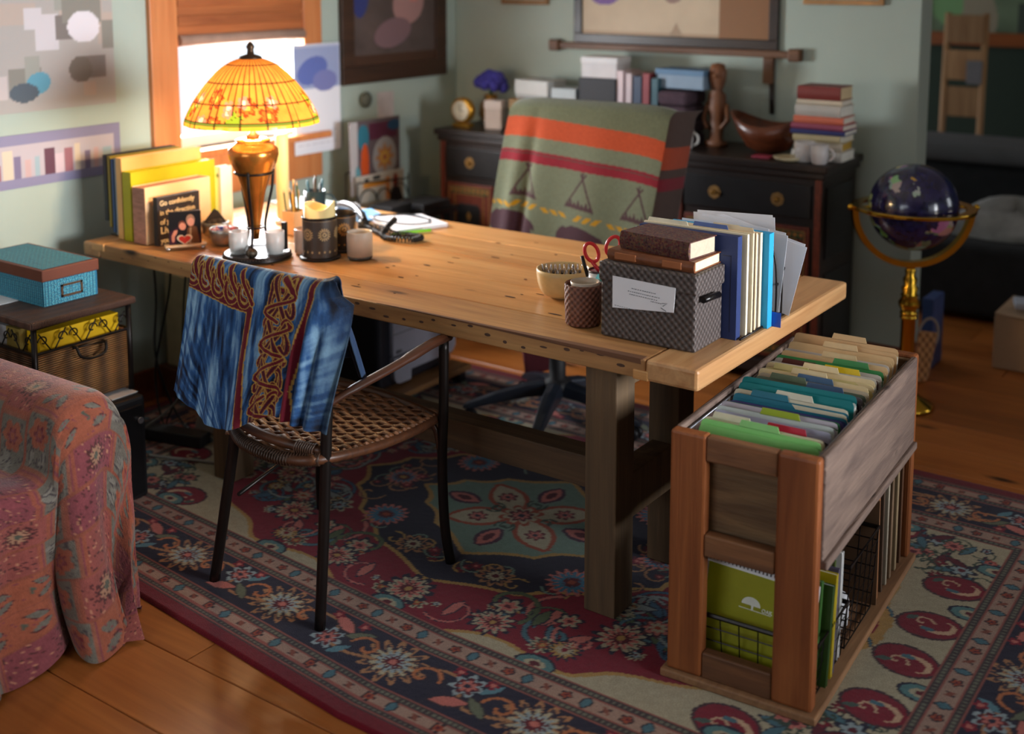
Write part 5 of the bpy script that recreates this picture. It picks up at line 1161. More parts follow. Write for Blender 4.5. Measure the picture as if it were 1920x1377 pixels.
MAN, MAN2 = (232, 210, 164), (222, 186, 136)
FL = [ # y, height above .40, thickness, colour, tab side (-1 left, 0 mid, 1 right, None), tab colour, label
 (.068, .262, .010, (142, 214, 122), -.02, (150, 216, 130), 'light green file folder at the very front of the cart'),
 (.082, .262, .006, (232, 220, 186), -.80, (236, 226, 196), 'cream folder with left tab right behind the light green folder'),
 (.096, .246, .006, (150, 26, 44), None, None, 'dark red folder behind the front cream folder'),
 (.110, .252, .008, (222, 208, 190), .55, (200, 44, 66), 'buff folder with crimson tab near the front of the cart'),
 (.128, .240, .012, (60, 44, 44), None, None, 'dark brown folder behind the crimson tabbed one'),
 (.150, .258, .010, (176, 176, 196), None, None, 'lavender grey folder behind the dark brown one'),
 (.170, .262, .008, (196, 204, 200), .15, (150, 170, 30), 'pale folder with lime green patch on its top'),
 (.192, .266, .008, (188, 180, 190), None, None, 'lilac white folder before the green speckled one'),
 (.212, .262, .010, (44, 116, 66), None, None, 'green speckled folder in the front third of the cart'),
 (.234, .256, .009, (84, 74, 128), None, None, 'violet blue folder behind the green speckled one'),
 (.256, .250, .009, (56, 66, 124), None, None, 'deep blue folder just before the teal pair'),
 (.280, .262, .012, (30, 110, 132), -.55, (34, 112, 134), 'steel teal folder with left tab in the cart'),
 (.298, .268, .006, (226, 216, 190), .1, (230, 222, 200), 'cream strip folder between the two teal folders'),
 (.326, .292, .022, (10, 120, 124), None, None, 'bright teal tall folder in the middle of the cart'),
 (.356, .262, .012, (24, 44, 66), None, None, 'black blue folder behind the bright teal one'),
 (.382, .258, .014, (28, 26, 30), None, None, 'black folder in the middle of the cart'),
 (.408, .262, .010, (104, 98, 104), .5, (74, 96, 128), 'grey folder with slate blue right tab'),
 (.432, .262, .008, (100, 110, 92), -.6, (104, 120, 96), 'grey green folder with left tab behind the grey one'),
 (.452, .266, .008, (206, 190, 164), .05, (74, 104, 138), 'tan folder with blue middle tab in the cart'),
 (.474, .272, .010, MAN, -.1, MAN, 'manila folder first of the rear group, middle tab'),
 (.500, .268, .010, (206, 190, 130), -.75, (204, 190, 128), 'khaki manila folder with left tab in the rear group'),
 (.524, .276, .010, MAN, .02, (236, 216, 172), 'manila folder second of the rear group, wide tab'),
 (.550, .270, .008, (214, 208, 194), .55, (222, 190, 30), 'pale folder with bright yellow right tab'),
 (.574, .262, .010, (96, 50, 40), -.7, (92, 48, 40), 'maroon brown folder with left tab in the rear group'),
 (.598, .268, .008, (206, 196, 182), None, None, 'light grey folder behind the maroon brown one'),
 (.622, .270, .010, (60, 136, 74), .6, (70, 142, 82), 'green folder with right tab toward the back of the cart'),
 (.648, .276, .010, MAN2, .15, (226, 196, 148), 'tan manila folder behind the rear green one'),
 (.680, .272, .010, (208, 200, 190), None, None, 'off white folder third from the back of the cart'),
 (.715, .282, .012, MAN2, -.02, (228, 198, 150), 'tan manila folder second from the back of the cart'),
 (.765, .296, .012, (224, 184, 134), .1, (230, 194, 144), 'tall tan folder at the very back of the cart')]
for y, h, th, cl, tb_, tc, lab in FL:
    c = X @ Vector((-Wd/2, y, .389)); t = thing('file_folder', lab, 'folder', c, 'hanging folders in the cart'); lean = -.16+random.uniform(-.03, .03)
    XX = X @ Matrix.Translation((-Wd/2+random.uniform(-.004, .004), y, .389)) @ Matrix.Rotation(random.uniform(-.02, .02), 4, 'Z') @ Matrix.Rotation(lean, 4, 'X'); w_ = .152; m_ = M(cl, .55, var=.05, scale=30)
    def leafp(dy, hh, mt, nm, tab=None):
        r_ = .012; pl = [(-w_, 0), (w_, 0), (w_, hh-r_), (w_-.004, hh-.003), (w_-r_, hh)]
        if tab is not None: u = tab*.10; pl += [(u+.052, hh), (u+.046, hh+.014), (u-.046, hh+.014), (u-.052, hh)]
        pl += [(-w_+r_, hh), (-w_+.004, hh-.003), (-w_, hh-r_)]
        return MB(XX).prism(pl, (0, .0009, 0), (0, dy, 0), (1, 0, 0), (0, 0, 1)).build(nm, mt, t)
    leafp(-th/2, h-.012, m_, 'front_leaf'); leafp(th/2, h, m_, 'back_leaf')
    if tb_ is not None: 
        u = tb_*.10; MB(XX).prism([(u-.052, h-.002), (u+.052, h-.002), (u+.046, h+.016), (u-.046, h+.016)], (0, .0012, 0), (0, th/2, 0), (1, 0, 0), (0, 0, 1)).build('tab', M(tc, .5), t)
    for i in range(max(1, int(th/.0035))): MB(XX).b2(-w_+.006, w_-.003+.004*(i % 2), -th/2+.0022+.0032*i, -th/2+.0034+.0032*i, .004, h-.016-random.uniform(0, .01)).build('papers', M((214, 212, 206), .8), t)
ff = bpy.data.objects['file_folder']
XX = X @ Matrix.Translation((-Wd/2, .068, .389)) @ Matrix.Rotation(-.16, 4, 'X'); MB(XX).b2(-.145, .145, -.0072, -.0062, .229, .2315).build('red_line', M((190, 70, 60), .5), ff)

# wire baskets below, with notebooks
def basket(label, xa, xb, ya, yb, z0, z1, nx, ny, nz):
    t = thing('wire_basket', label, 'basket', X @ Vector(((xa+xb)/2, (ya+yb)/2, z0)))
    fl_ = .012
    def rect(z, r, s=1.): k = fl_*(1-s); return MB(X).tube([(xa+k, ya+k, z), (xb-k, ya+k, z), (xb-k, yb-k, z), (xa+k, yb-k, z)], r, 6, True, smooth=False)
    rect(z1, .0062).build('rim', m_iron, t)
    q = MB(X)
    for i in range(nz): q2 = rect(z0+(z1-z0)*i/nz+.002, .0018, i/nz); q2.build('wire', m_iron, t)
    for i in range(nx+1):
        f = i/nx; q = MB(X); xt = xa+(xb-xa)*f; xbm = xa+fl_+(xb-xa-2*fl_)*f
        q.tube([(xt, ya, z1), (xbm, ya+fl_, z0), (xbm, yb-fl_, z0), (xt, yb, z1)], .0018, 5, smooth=False).build('wire', m_iron, t)
    for i in range(ny+1):
        f = i/ny; yt = ya+(yb-ya)*f; ybm = ya+fl_+(yb-ya-2*fl_)*f
        MB(X).tube([(xa, yt, z1), (xa+fl_, ybm, z0), (xb-fl_, ybm, z0), (xb, yt, z1)], .0018, 5, smooth=False).build('wire', m_iron, t)
    return t
basket('front black wire basket holding notebooks in the cart', -.345, -.004, .045, .285, .036, .175, 7, 5, 4)
basket('rear black wire basket under the file box of the cart', -.345, -.004, .295, .555, .036, .262, 7, 5, 6)
def note(label, y, xa, xb, h, th, col, pages=(226, 224, 220), lean=-.14, name='notebook', cat='notebook', roll=0.):
    c = X @ Vector(((xa+xb)/2, y, .040)); t = thing(name, label, cat, c); XX = X @ Matrix.Translation(((xa+xb)/2, y, .040)) @ Matrix.Rotation(lean, 4, 'X') @ Matrix.Rotation(roll, 4, 'Y'); w_ = (xb-xa)/2
    MB(XX).b2(-w_, w_, -th/2, -th/2+.0015, 0, h).build('front_cover', M(col, .45, var=.05), t, bevel=.0004, seg=1); MB(XX).b2(-w_, w_, th/2-.0015, th/2, 0, h).build('back_cover', M(col, .45, var=.05), t, bevel=.0004, seg=1)
    MB(XX).b2(-w_+.002, w_-.003, -th/2+.0018, th/2-.0018, .001, h-.003).build('pages', M(pages, .8), t); return t, XX, w_
t, XX, w_ = note('olive spiral notebook with white tree emblem at the front of the cart basket', .064, -.325, -.030, .262, .012, (232, 234, 238), lean=-.15, roll=.035)
MB(XX).b2(-w_+.018, w_-.004, -.0068, -.0060, .0, .246).build('cover_panel', M((146, 146, 22), .4, var=.05), t)
for k in range(29):
    x = -w_+.010+k*.0098; MB(XX).tube(arc((x, 0, .258), .0085, -.6, PI+.6, 8, (0, 1, 0), (0, 0, 1)), .0013, 4).build('spiral_ring', M((24, 24, 28), .4), t)
m_wh = M((220, 224, 214), .6); MT = XX.to_3x3(); Ux, Vz, Nn = MT @ Vector((1, 0, 0)), MT @ Vector((0, 0, 1)), MT @ Vector((0, -1, 0))
Oe = XX @ Vector((-.012, -.0069, .170)); q = MB()
q.prism([(.024*math.cos(a), .020*math.sin(a)) for a in np.linspace(0, PI, 14)], Nn*.0006, Oe, Ux, Vz); q.prism([(-.003, 0), (.003, 0), (.002, -.010), (-.002, -.010)], Nn*.0006, Oe+Ux*.004, Ux, Vz); q.prism([(-.030, -.010), (.052, -.010), (.052, -.0115), (-.030, -.0115)], Nn*.0006, Oe, Ux, Vz)
q.build('tree_emblem', m_wh, t); text('lettering', 'OAK', .0125, m_wh, t, Oe+Ux*.028-Vz*.0082, Ux, Vz); 
NB = [('green notebook right behind the spiral notebook', .085, .262, .012, (70, 120, 50), -.31, -.02, -.15), ('yellow folder slip showing above the spiral notebook', .098, .272, .006, (214, 190, 40), -.31, -.10, -.14), ('dark green notebook second behind the spiral one', .112, .245, .014, (54, 84, 30), -.32, .0, -.16),
      ('white edged notebook in the middle of the front basket', .132, .225, .012, (206, 206, 206), -.32, -.006, -.15), ('yellow booklet standing in the front basket', .155, .258, .014, (206, 182, 24), -.32, -.002, -.10), ('grey purple booklet behind the yellow one', .176, .262, .010, (104, 96, 122), -.32, -.004, -.10), ('moss green booklet near the back of the front basket', .20, .270, .010, (86, 102, 48), -.32, -.02, -.08), ('buff booklet at the back of the front basket', .222, .282, .010, (188, 172, 140), -.32, -.05, -.06), ('white booklet against the back of the front basket', .245, .278, .016, (214, 214, 214), -.32, -.012, -.04)]
for lab, y, h, th, cl, xa, xb, ln in NB: note(lab, y, xa, xb, h, th, cl, lean=ln)
c = X @ Vector((-.10, .40, .075)); q = MB()
for k in range(14): q.ball((c.x+random.uniform(-.05, .05), c.y+random.uniform(-.04, .04), c.z+random.uniform(-.01, .02)), .03, 7, 5)
o = q.build('crumpled_bag', M((206, 206, 210), .4, var=.2, scale=60), loc=c); tag(o, 'white crumpled bag lying in the rear wire basket', 'bag')
# boards stored on edge behind the baskets
for k, (y, th, cl, lab, lean) in enumerate(((.60, .014, (168, 108, 66), 'orange brown board leaning first behind the wire basket', .035), (.645, .010, (110, 84, 66), 'dark brown board second in the lower cart', .02), (.69, .012, (196, 182, 160), 'pale board with a nail hole third in the lower cart', .0), (.735, .016, (150, 120, 92), 'mid brown board fourth in the lower cart', .0), (.79, .018, (184, 158, 120), 'light tan board fifth in the lower cart', 0.), (.84, .014, (120, 80, 54), 'brown board last before the back posts of the cart', 0.))):
    c = X @ Vector((-Wd/2, y, .033)); XX = X @ Matrix.Translation((-Wd/2, y, .0335)) @ Matrix.Rotation(lean, 4, 'X')
    o = MB(XX).b2(-.165, .172, -th/2, th/2, .0, .325-.01*(k % 3)).build('board', wood('board_%d' % k, cl, [v*.72 for v in cl], 2, .6, 0, 1.3, .1), loc=c, bevel=.002); tag(o, lab, 'board')
c = X @ Vector((-Wd/2, .570, .033)); o = MB(X).b2(-.33, -.006, .564, .569, .0335, .33).build('print_board', M((110, 82, 60), .5), loc=c); tag(o, 'thin brown print standing behind the rear basket', 'print')
# ================================================================ SWIVEL CHAIR AND BLANKET
m_cast = M((44, 50, 62), .3, .35, .1, spec=.6, name='blue_black_plastic')
m_seat = M((26, 24, 26), .6, name='black_leather', bump=.1)
sc = thing('swivel_chair', 'black swivel office chair with star base behind the desk', 'chair', (-2.437, 3.745, .012))
for k in range(5):
    a = math.atan2(3.527-3.745, -2.723+2.437)+k*2*PI/5; u = Vector((math.cos(a), math.sin(a), 0)); c = Vector((-2.437, 3.745, 0)); Z = Vector((0, 0, 1)); w_ = Vector((-u.y, u.x, 0)); q = MB(); st_ = [(.03, .155, .035, .055), (.12, .145, .032, .050), (.24, .115, .026, .040), (.34, .085, .020, .026), (.365, .078, .012, .014)]
    vs = []
    for r_, z_, hw, hh in st_:
        for f, g in ((-1, -1), (-.82, .8), (0, 1), (.82, .8), (1, -1)): vs.append(c+u*r_+w_*hw*f+Z*(z_+hh*.5*g))
    fs = [(5*i+j, 5*i+(j+1) % 5, 5*i+5+(j+1) % 5, 5*i+5+j) for i in range(4) for j in range(5)]+[(4, 3, 2, 1, 0), (20, 21, 22, 23, 24)]
    lg_ = q.add(vs, fs).build('star_leg', m_cast, sc, bevel=.006)
    e = c+u*.335; q = MB()
    for s in (-1, 1): q.lathe([(.010, -.010), (.0245, -.009), (.0265, 0), (.0245, .009), (.010, .010)], e+w_*.017*s+Z*.0395, 16, R=Matrix.Rotation(PI/2, 3, 'X').to_4x4().to_3x3() if False else (Vector((0, 0, 1)).rotation_difference(w_).to_matrix()))
    q.build('caster', m_blk, lg_)
    q = MB()
    for s in (-1, 1): q.lathe([(.001, -.002), (.012, -.001), (.012, .001), (.001, .002)], e+w_*.0295*s+Z*.0395, 12, R=Vector((0, 0, 1)).rotation_difference(w_).to_matrix())
    q.build('caster_cap', M((168, 168, 174), .2, 1.), lg_)
MB().lathe([(.055, .13), (.058, .17), (.045, .185), (.032, .19), (.032, .40), (.045, .41), (.045, .44)], (-2.437, 3.745, 0), 20).build('gas_column', m_seat, sc)
MB().b2(-2.70, -2.18, 3.70, 4.06, .44, .53).build('seat', m_seat, sc, bevel=.035, seg=4)
for s in (-1, 1):
    x = -2.44+s*.30; MB().tube(smooth_path([(x, 3.95, .47), (x+s*.02, 3.93, .58), (x+s*.02, 3.88, .655), (x+s*.015, 3.76, .665)], 5), .017, 8, flat=1.5).build('armrest', m_seat, sc)
q = MB(); m = 10; vs = []
for i in range(m+1):
    t = i/m; z = .50+.70*t; hw = .30+.03*math.sin(PI*t)-.05*t**4; y = 4.115+.055*t
    for f in (-1, -.6, 0, .6, 1): vs.append((-2.50-.03*t+hw*f, y-.012*(abs(f) > .9), z-.02*abs(f)**3*t))
    for f in (1, 0, -1): vs.append((-2.50-.03*t+hw*f*.98, y+.075, z-.02*abs(f)*t))
fs = [(8*i+j, 8*i+(j+1) % 8, 8*i+8+(j+1) % 8, 8*i+8+j) for i in range(m) for j in range(8)]+[tuple(range(8))[::-1], tuple(8*m+j for j in range(8))]
q.add(vs, fs).build('backrest', m_seat, sc, bevel=.02, seg=3)
MB().tube([(-2.44, 3.95, .46), (-2.45, 4.14, .46), (-2.46, 4.17, .6)], .03, 10, flat=.4).build('back_bracket', m_seat, sc)
def blanket():
    Wb, Hb, EX = .84, .66, .16
    P = Paint(Wb+EX, Hb, .0032, (112, 116, 88))
    def st(px, py):
        a, b = px-955, py-190; det = 300*283+40*14; return ((a*283+40*b)/det*Wb, (300*b-14*a)/det*Hb)
    def c8(L): return [st(800+x/4, 180+y/4) for x, y in L]
    sage2 = (122, 128, 104); P.mask(P.Y > .12, sage2)
    def band(a, b, c, d, col): P.poly(c8([(a[0], a[1]), (b[0], b[1]), (d[0], d[1]), (c[0], c[1])]), col)
    band((440, 115), (2500, 395), (440, 262), (2500, 535), (196, 80, 38))
    band((400, 350), (2500, 660), (400, 440), (2500, 740), (146, 28, 44)); band((400, 366), (2500, 680), (400, 376), (2500, 690), (104, 66, 60))
    br = (84, 56, 60)
    for ap, bl_, br_ in (((788, 540), (668, 728), (858, 762)), ((1215, 610), (1080, 806), (1292, 850)), ((1620, 690), (1485, 886), (1690, 922)), ((2010, 760), (1890, 960), (2100, 1000))):
        up = [(ap[0]-14, ap[1]-34), (ap[0]+26, ap[1]-30), (ap[0]+4, ap[1]-44)]
        P.curve(c8([bl_, ap, up[1]]), .0045, br); P.curve(c8([br_, ap, up[0]]), .0045, br); P.curve(c8([ap, up[2]]), .004, br)
        n = 7; pts = [bl_]
        for i in range(n): 
            f = (i+.5)/n; pts.append((bl_[0]+(br_[0]-bl_[0])*f, bl_[1]+(br_[1]-bl_[1])*f-[44, 66, 50, 72, 46, 68, 40][i])); f = (i+1)/n; pts.append((bl_[0]+(br_[0]-bl_[0])*f, bl_[1]+(br_[1]-bl_[1])*f-24))
        P.poly(c8(pts+[br_]), br)
    for k, (x, y) in enumerate(((470, 752), (650, 772), (890, 822), (1130, 872), (1380, 922), (1620, 972), (1870, 1022))):
        for i in range(3):
            x0 = x+66*i+(10 if k % 2 else 0); y0 = y+13*i; s = 40 if k % 2 == 0 else -34
            if k % 2: P.poly(c8([(x0+44, y0), (x0+84, y0+6), (x0+40, y0+44), (x0, y0+38)]), (206, 152, 24))
            else: P.poly(c8([(x0, y0), (x0+42, y0+6), (x0+72, y0+46), (x0+32, y0+40)]), (206, 152, 24))
    for dx, dy in ((0, 0), (-520, -112), (520, 100)):
        P.poly(c8([(x+dx, y+dy) for x, y in ((1000, 1060), (1012, 1000), (1040, 965), (1070, 950), (1082, 962), (1130, 948), (1180, 952), (1240, 975), (1300, 1010), (1350, 1040), (1372, 1080), (1370, 1110), (1360, 1110), (1350, 1090), (1345, 1200), (1320, 1220), (1310, 1150), (1180, 1150), (1150, 1230), (1120, 1230), (1110, 1150), (1040, 1130))]), (76, 46, 56))
    P.mask(P.X > Wb, (70, 52, 46)); P.mask((P.X > Wb) & (P.Y > .14) & (P.Y < .235), (150, 60, 34)); P.mask((P.X > Wb) & (P.Y > .275) & (P.Y < .33), (110, 24, 36))
    P.img *= .64*(.84+.32*fbm(P.X.shape, (150, 200), 3))[..., None]
    s, t = P.X/Wb, P.Y/Hb; sc_ = np.clip(s, 0, 1)
    TL, TR, BL_, BR_ = [np.array(q) for q in ((-2.905, 4.098, 1.205), (-2.155, 4.098, 1.210), (-3.00, 4.045, .545), (-2.235, 4.045, .585))]
    a, b = sc_[..., None], t[..., None]; G = TL*(1-a)*(1-b)+TR*a*(1-b)+BL_*(1-a)*b+BR_*a*b
    G[..., 1] += np.sin(s*17+.6)*.010*t+np.exp(-((s-.20)/.035)**2)*.022*np.clip(t*1.5, 0, 1)-np.exp(-((s-.12)/.05)**2)*.018*np.clip(t*1.5, 0, 1)
    G[..., 0] -= .012*np.sin(t*PI)*(1-sc_); rl = np.clip(1-t/.05, 0, 1); G[..., 1] += .055*rl**2; G[..., 2] += .010*np.sin(rl*PI/2)-.018*np.clip(np.abs(s-.5)*2, 0, 1.)**6*(1-t)
    e = np.clip((P.X-Wb)/EX, 0, 1); G[..., 0] += .02*np.sin(e*PI/2)+.012*e; G[..., 1] += .15*e*e*.9+.02*e; G[..., 2] -= .012*e*(1-t)
    o = grid('patterned_blanket', G, P.img, vcol('wool_blanket', .9, .4, 260, .1, .12, .2), loc=(-2.55, 4.08, .55)); so_ = o.modifiers.new('thick', 'SOLIDIFY'); so_.thickness = .004; so_.offset = 1
    tag(o, 'sage green blanket with orange and red bands and tipi motifs over the swivel chair', 'blanket')
blanket()
q = MB().prism([(-2.735, .180), (-2.565, .190), (-2.58, .145), (-2.725, .085)], (0, .012, 0), (0, 3.945, 0), (1, 0, 0), (0, 0, 1)).tube([(-2.735, 3.951, .180), (-2.725, 3.951, .085), (-2.58, 3.951, .145)], .008, 6).tube([(-2.70, 3.951, .175), (-2.68, 3.951, .445)], .004, 5)
o = q.build('hanging_cloth', M((84, 14, 26), .8), loc=(-2.64, 3.95, .085)); tag(o, 'dark red cloth corner hanging below the swivel chair seat', 'cloth')

# ================================================================ PRINTER UNDER THE DESK
m_pb = M((24, 24, 30), .35, name='printer_black'); m_pg = M((122, 120, 130), .4, var=.03, name='printer_grey')
ps = MB().b2(-3.44, -2.99, 3.40, 3.93, .060, .084).build('printer_stand', wood('stand_wood', (138, 96, 54), (100, 66, 38), 1, .5, 0), loc=(-3.2, 3.66, .0125), bevel=.004)
q = MB()
for x in (-3.40, -3.03):
    for y in (3.44, 3.89): q.b2(x-.02, x+.02, y-.02, y+.02, .0125, .060)
q.build('stand_feet', m_pb, ps); tag(ps, 'low wooden stand on the rug under the printer', 'stand')
pr = thing('printer', 'grey and black inkjet printer on a low stand beneath the desk', 'printer', (-3.22, 3.66, .0845))
MB().b2(-3.42, -3.075, 3.435, 3.90, .0845, .40).build('body', m_pb, pr, bevel=.02, seg=3)
MB().prism([(3.50, .215), (3.895, .215), (3.895, .385), (3.50, .385)], (.026, 0, 0), (-3.079, 0, 0), (0, 1, 0), (0, 0, 1)).build('upper_front', m_pg, pr, bevel=.006)
MB().prism([(3.50, .125), (3.515, .105), (3.535, .098), (3.605, .098), (3.605, .140), (3.87, .140), (3.895, .165), (3.895, .209), (3.50, .209)], (.030, 0, 0), (-3.079, 0, 0), (0, 1, 0), (0, 0, 1)).build('paper_tray', m_pg, pr, bevel=.004)
MB().b2(-3.054, -3.0525, 3.502, 3.893, .305, .3075).build('panel_seam', m_pb, pr)
for y, w_ in ((3.515, .012), (3.530, .008), (3.542, .006)): MB().b2(-3.0535, -3.0520, y, y+w_, .226, .238).build('badge', M((40, 40, 46), .4), pr)

# ================================================================ DRESSERS AND THE TABLE BETWEEN
m_dk = wood('dark_painted_wood', (52, 38, 32), (30, 24, 24), 0, .38, 0, 1.2, .08, vary=.2)
m_dkp = M((30, 28, 29), .38, var=.15, name='charcoal_panel'); m_rd = M((96, 40, 26), .5, var=.3, scale=60); m_gd = M((130, 96, 48), .5, var=.4, scale=80)
def dresser(label, xa, xb, yf, top):
    t = thing('dresser', label, 'dresser', ((xa+xb)/2, (yf+5.03)/2, .002)); a, b = xa+.03, xb-.03; y1 = 5.03; yb = yf+.03
    MB().b2(a, b, yb, y1, .10, .90).build('body', m_dk, t, bevel=.004)
    MB().b2(xa, xb, yf, y1, .93, top).build('top', m_dk, t, bevel=.006); MB().b2(xa+.012, xb-.012, yf+.012, y1, .90, .93).build('crown_moulding', m_dk, t, bevel=.008)
    MB().b2(a-.008, b+.008, yb-.012, y1, .05, .11).build('plinth', m_dk, t, bevel=.006)
    for x in (a+.05, b-.05):
        for y in (yb+.05, y1-.05): MB().lathe([(.028, .002), (.036, .02), (.026, .05)], (x, y, 0), 12).build('foot', m_dk, t)
    for x in (a+.012, b-.012): MB().b2(x-.014, x+.014, yb-.010, yb, .11, .90).build('pilaster', m_rd, t, bevel=.002)
    w_ = (b-a-.08)
    for i in range(1):
        d = MB().b2(a+.04, b-.04, yb-.014, yb, .735, .875).build('drawer', m_dkp, t, bevel=.004)
        for xx in (a+.04+w_*.25, a+.04+w_*.75):
            MB().lathe([(.012, 0), (.006, .008), (.010, .018), (.001, .022)], (xx, yb-.014, .805), 10, R=Matrix.Rotation(PI/2, 3, 'X')).build('knob', M((150, 110, 50), .35, .7), d)
            P_ = [(.030*math.cos(k*PI/4), .030*math.sin(k*PI/4)) for k in range(8)]; MB().prism(P_, (0, -.002, 0), (xx, yb-.0142, .805), (1, 0, 0), (0, 0, 1)).build('rosette', m_gd, d)
    for k in (0, 1):
        x0 = a+.04+k*(w_/2+.004); x1 = x0+w_/2-.008; d = MB().b2(x0, x1, yb-.014, yb, .13, .70).build('door', m_rd, t, bevel=.004)
        q = MB()
        for e in (.016, .050): 
            for z0, z1, u0, u1 in ((.13+e, .134+e, x0+e, x1-e), (.696-e, .70-e, x0+e, x1-e), (.13+e, .70-e, x0+e, x0+e+.004), (.13+e, .70-e, x1-e-.004, x1-e)): q.b2(u0, u1, yb-.0165, yb-.014, z0, z1)
        q.build('gilt_line', m_gd, d)
        P = Paint(x1-x0-.044, .036, .003, (52, 48, 36))
        for i in range(9): P.flower(.012+i*(x1-x0-.05)/8.6, .018, .012, 5, [(70, 96, 56), (140, 66, 40), (170, 130, 60)], i, .7)
        for zz in (.648, .152): P.plane('floral_band', (x0+.022, yb-.0148, zz), (1, 0, 0), (0, 0, 1), vcol('painted_flowers', .45), d)
        MB().prism([(x0+.07, .25), (x0+.085, .23), (x1-.085, .23), (x1-.07, .25), (x1-.07, .58), (x1-.085, .60), (x0+.085, .60), (x0+.07, .58)], (0, -.004, 0), (0, yb-.014, 0), (1, 0, 0), (0, 0, 1)).build('panel', m_dkp, d, bevel=.003)
        MB().prism([(0, .025), (.016, 0), (0, -.025), (-.016, 0)], (0, -.002, 0), ((x0+x1)/2, yb-.018, .54), (1, 0, 0), (0, 0, 1)).build('gilt_diamond', m_gd, d)
    q = MB()
    for z0, z1 in ((.16, .50), (.56, .86)): q.b2(b-.001, b+.006, yb+.05, y1-.05, z0, z1)
    q.build('side_panel', m_dkp, t, bevel=.003); return t
dresser('dark carved dresser at the left with gold clock and blue flower on top', -3.735, -3.02, 4.60, .962)
dresser('dark carved dresser at the right carrying the book pile and wooden bowl', -2.425, -1.715, 4.60, .962)
bt = thing('console_table', 'dark table bridging the two dressers behind the blanket chair', 'table', (-2.72, 4.83, .002))
MB().b2(-3.012, -2.433, 4.64, 5.03, .905, .94).build('table_top', m_dk, bt, bevel=.004)
for x in (-2.98, -2.465):
    for y in (4.67, 5.0): MB().b2(x-.02, x+.02, y-.02, y+.02, .002, .905).build('leg', m_dk, bt, bevel=.002)
TD, TM = .9625, .9405
# things on the left dresser
c = (-3.60, 4.90, TD); t = thing('flower_vase', 'gold brown vase with violet blue flower head on the left dresser', 'vase', c)
MB().lathe([(.03, 0), (.045, .01), (.062, .05), (.055, .10), (.03, .135), (.034, .15), (.001, .15)], c, 20).build('vase_body', M((150, 106, 40), .3, .5), t)
q = MB()
for k in range(22):
    a = k*2.4; r = .016*math.sqrt(k); q.ball((c[0]+r*math.cos(a), c[1]+r*math.sin(a)*.7, c[2]+.235-.5*r*r/.06+.01*(k % 3)), .030, 8, 5)
q.build('flower_head', M((64, 60, 150), .8, var=.25, scale=40), t); MB().tube([(c[0], c[1], c[2]+.14), (c[0], c[1], c[2]+.22)], .01, 6).build('stem', M((60, 90, 50), .6), t)
c = (-3.64, 4.72, TD); t = thing('mantel_clock', 'small gold clock with pale dial at the front of the left dresser', 'clock', c)
MB().b2(c[0]-.05, c[0]+.05, c[1]-.025, c[1]+.025, TD, TD+.02).build('base', M((150, 110, 40), .3, .7), t, bevel=.004)
RX_ = Matrix.Rotation(PI/2, 3, 'X')
MB().lathe([(.062, -.02), (.066, 0), (.062, .02), (.052, .022)], (c[0], c[1], TD+.083), 28, R=RX_).build('case', M((190, 140, 50), .28, .8), t)
MB().lathe([(.001, .0225), (.05, .0225), (.05, .024), (.001, .024)], (c[0], c[1], TD+.083), 28, R=RX_).build('dial', M((214, 208, 190), .4), t)
MB().b2(c[0]-.0015, c[0]+.0015, c[1]-.0262, c[1]-.0248, TD+.083, TD+.118).b2(c[0], c[0]+.024, c[1]-.0262, c[1]-.0248, TD+.0815, TD+.0845).build('hands', m_blk, t)
def thingbox(name, label, cat, c, d, col, rz=0., extra=None, bevel=.003, rough=.6):
    t = thing(name, label, cat, c); X_ = rotz(rz, c); MB(X_).b2(-d[0]/2, d[0]/2, -d[1]/2, d[1]/2, 0, d[2]).build('box_body', M(col, rough, var=.06), t, bevel=bevel)
    if extra: MB(X_).b2(-d[0]/2-.003, d[0]/2+.003, -d[1]/2-.003, d[1]/2+.003, d[2]*.72, d[2]+.002).build('lid', M(extra, rough, var=.05), t, bevel=bevel)
    return t
thingbox('photo_box', 'pale rose small box right of the clock on the left dresser', 'box', (-3.47, 4.76, TD), (.09, .06, .14), (176, 160, 150), .2, (190, 176, 168))
thingbox('card_box', 'pale grey box behind the top left of the blanket', 'box', (-3.27, 4.86, TD), (.20, .14, .245), (160, 162, 160), -.1, (186, 186, 184))
thingbox('tin', 'ochre tin standing before the pale grey box', 'tin', (-3.30, 4.74, TD), (.10, .06, .16), (150, 116, 60), .1, (120, 90, 48))
thingbox('letter_box', 'light box with pink edge at the right end of the left dresser', 'box', (-3.10, 4.86, TD), (.13, .12, .215), (190, 180, 182), .05, (168, 176, 180))
# things on the table between
thingbox('speaker_box', 'black box carrying the white box behind the blanket', 'box', (-2.90, 4.86, TM), (.20, .16, .30), (24, 24, 32), 0)
thingbox('white_box', 'white box stacked on top of the black box', 'box', (-2.90, 4.86, TM+.3005), (.185, .14, .095), (196, 192, 194), .06, (210, 208, 210))
for k, (w_, h_, cl, lab) in enumerate(((.034, .34, (200, 180, 184), 'pink white tall book right of the black box'), (.032, .33, (190, 172, 176), 'second pale pink tall book right of the black box'), (.042, .32, (40, 58, 84), 'dark blue book in the row behind the blanket'), (.036, .335, (130, 44, 52), 'wine red book in the row behind the blanket'), (.034, .315, (44, 84, 96), 'dark teal book in the row behind the blanket'))):
    x = -2.782+.045*k; book('book', lab, 'book', (x, 4.87, TM), (w_, .16, h_), cl, (220, 212, 196), '-y')
thingbox('game_box', 'blue and silver box lying above the dark folded cloth', 'box', (-2.485, 4.88, 1.2125), (.245, .14, .085), (120, 140, 160), -.06, (84, 118, 150))
q = MB()
for k in range(4): q.box((-2.51+.004*k, 4.86, TM+.034+.066*k), (.17-.006*k, .20, .064))
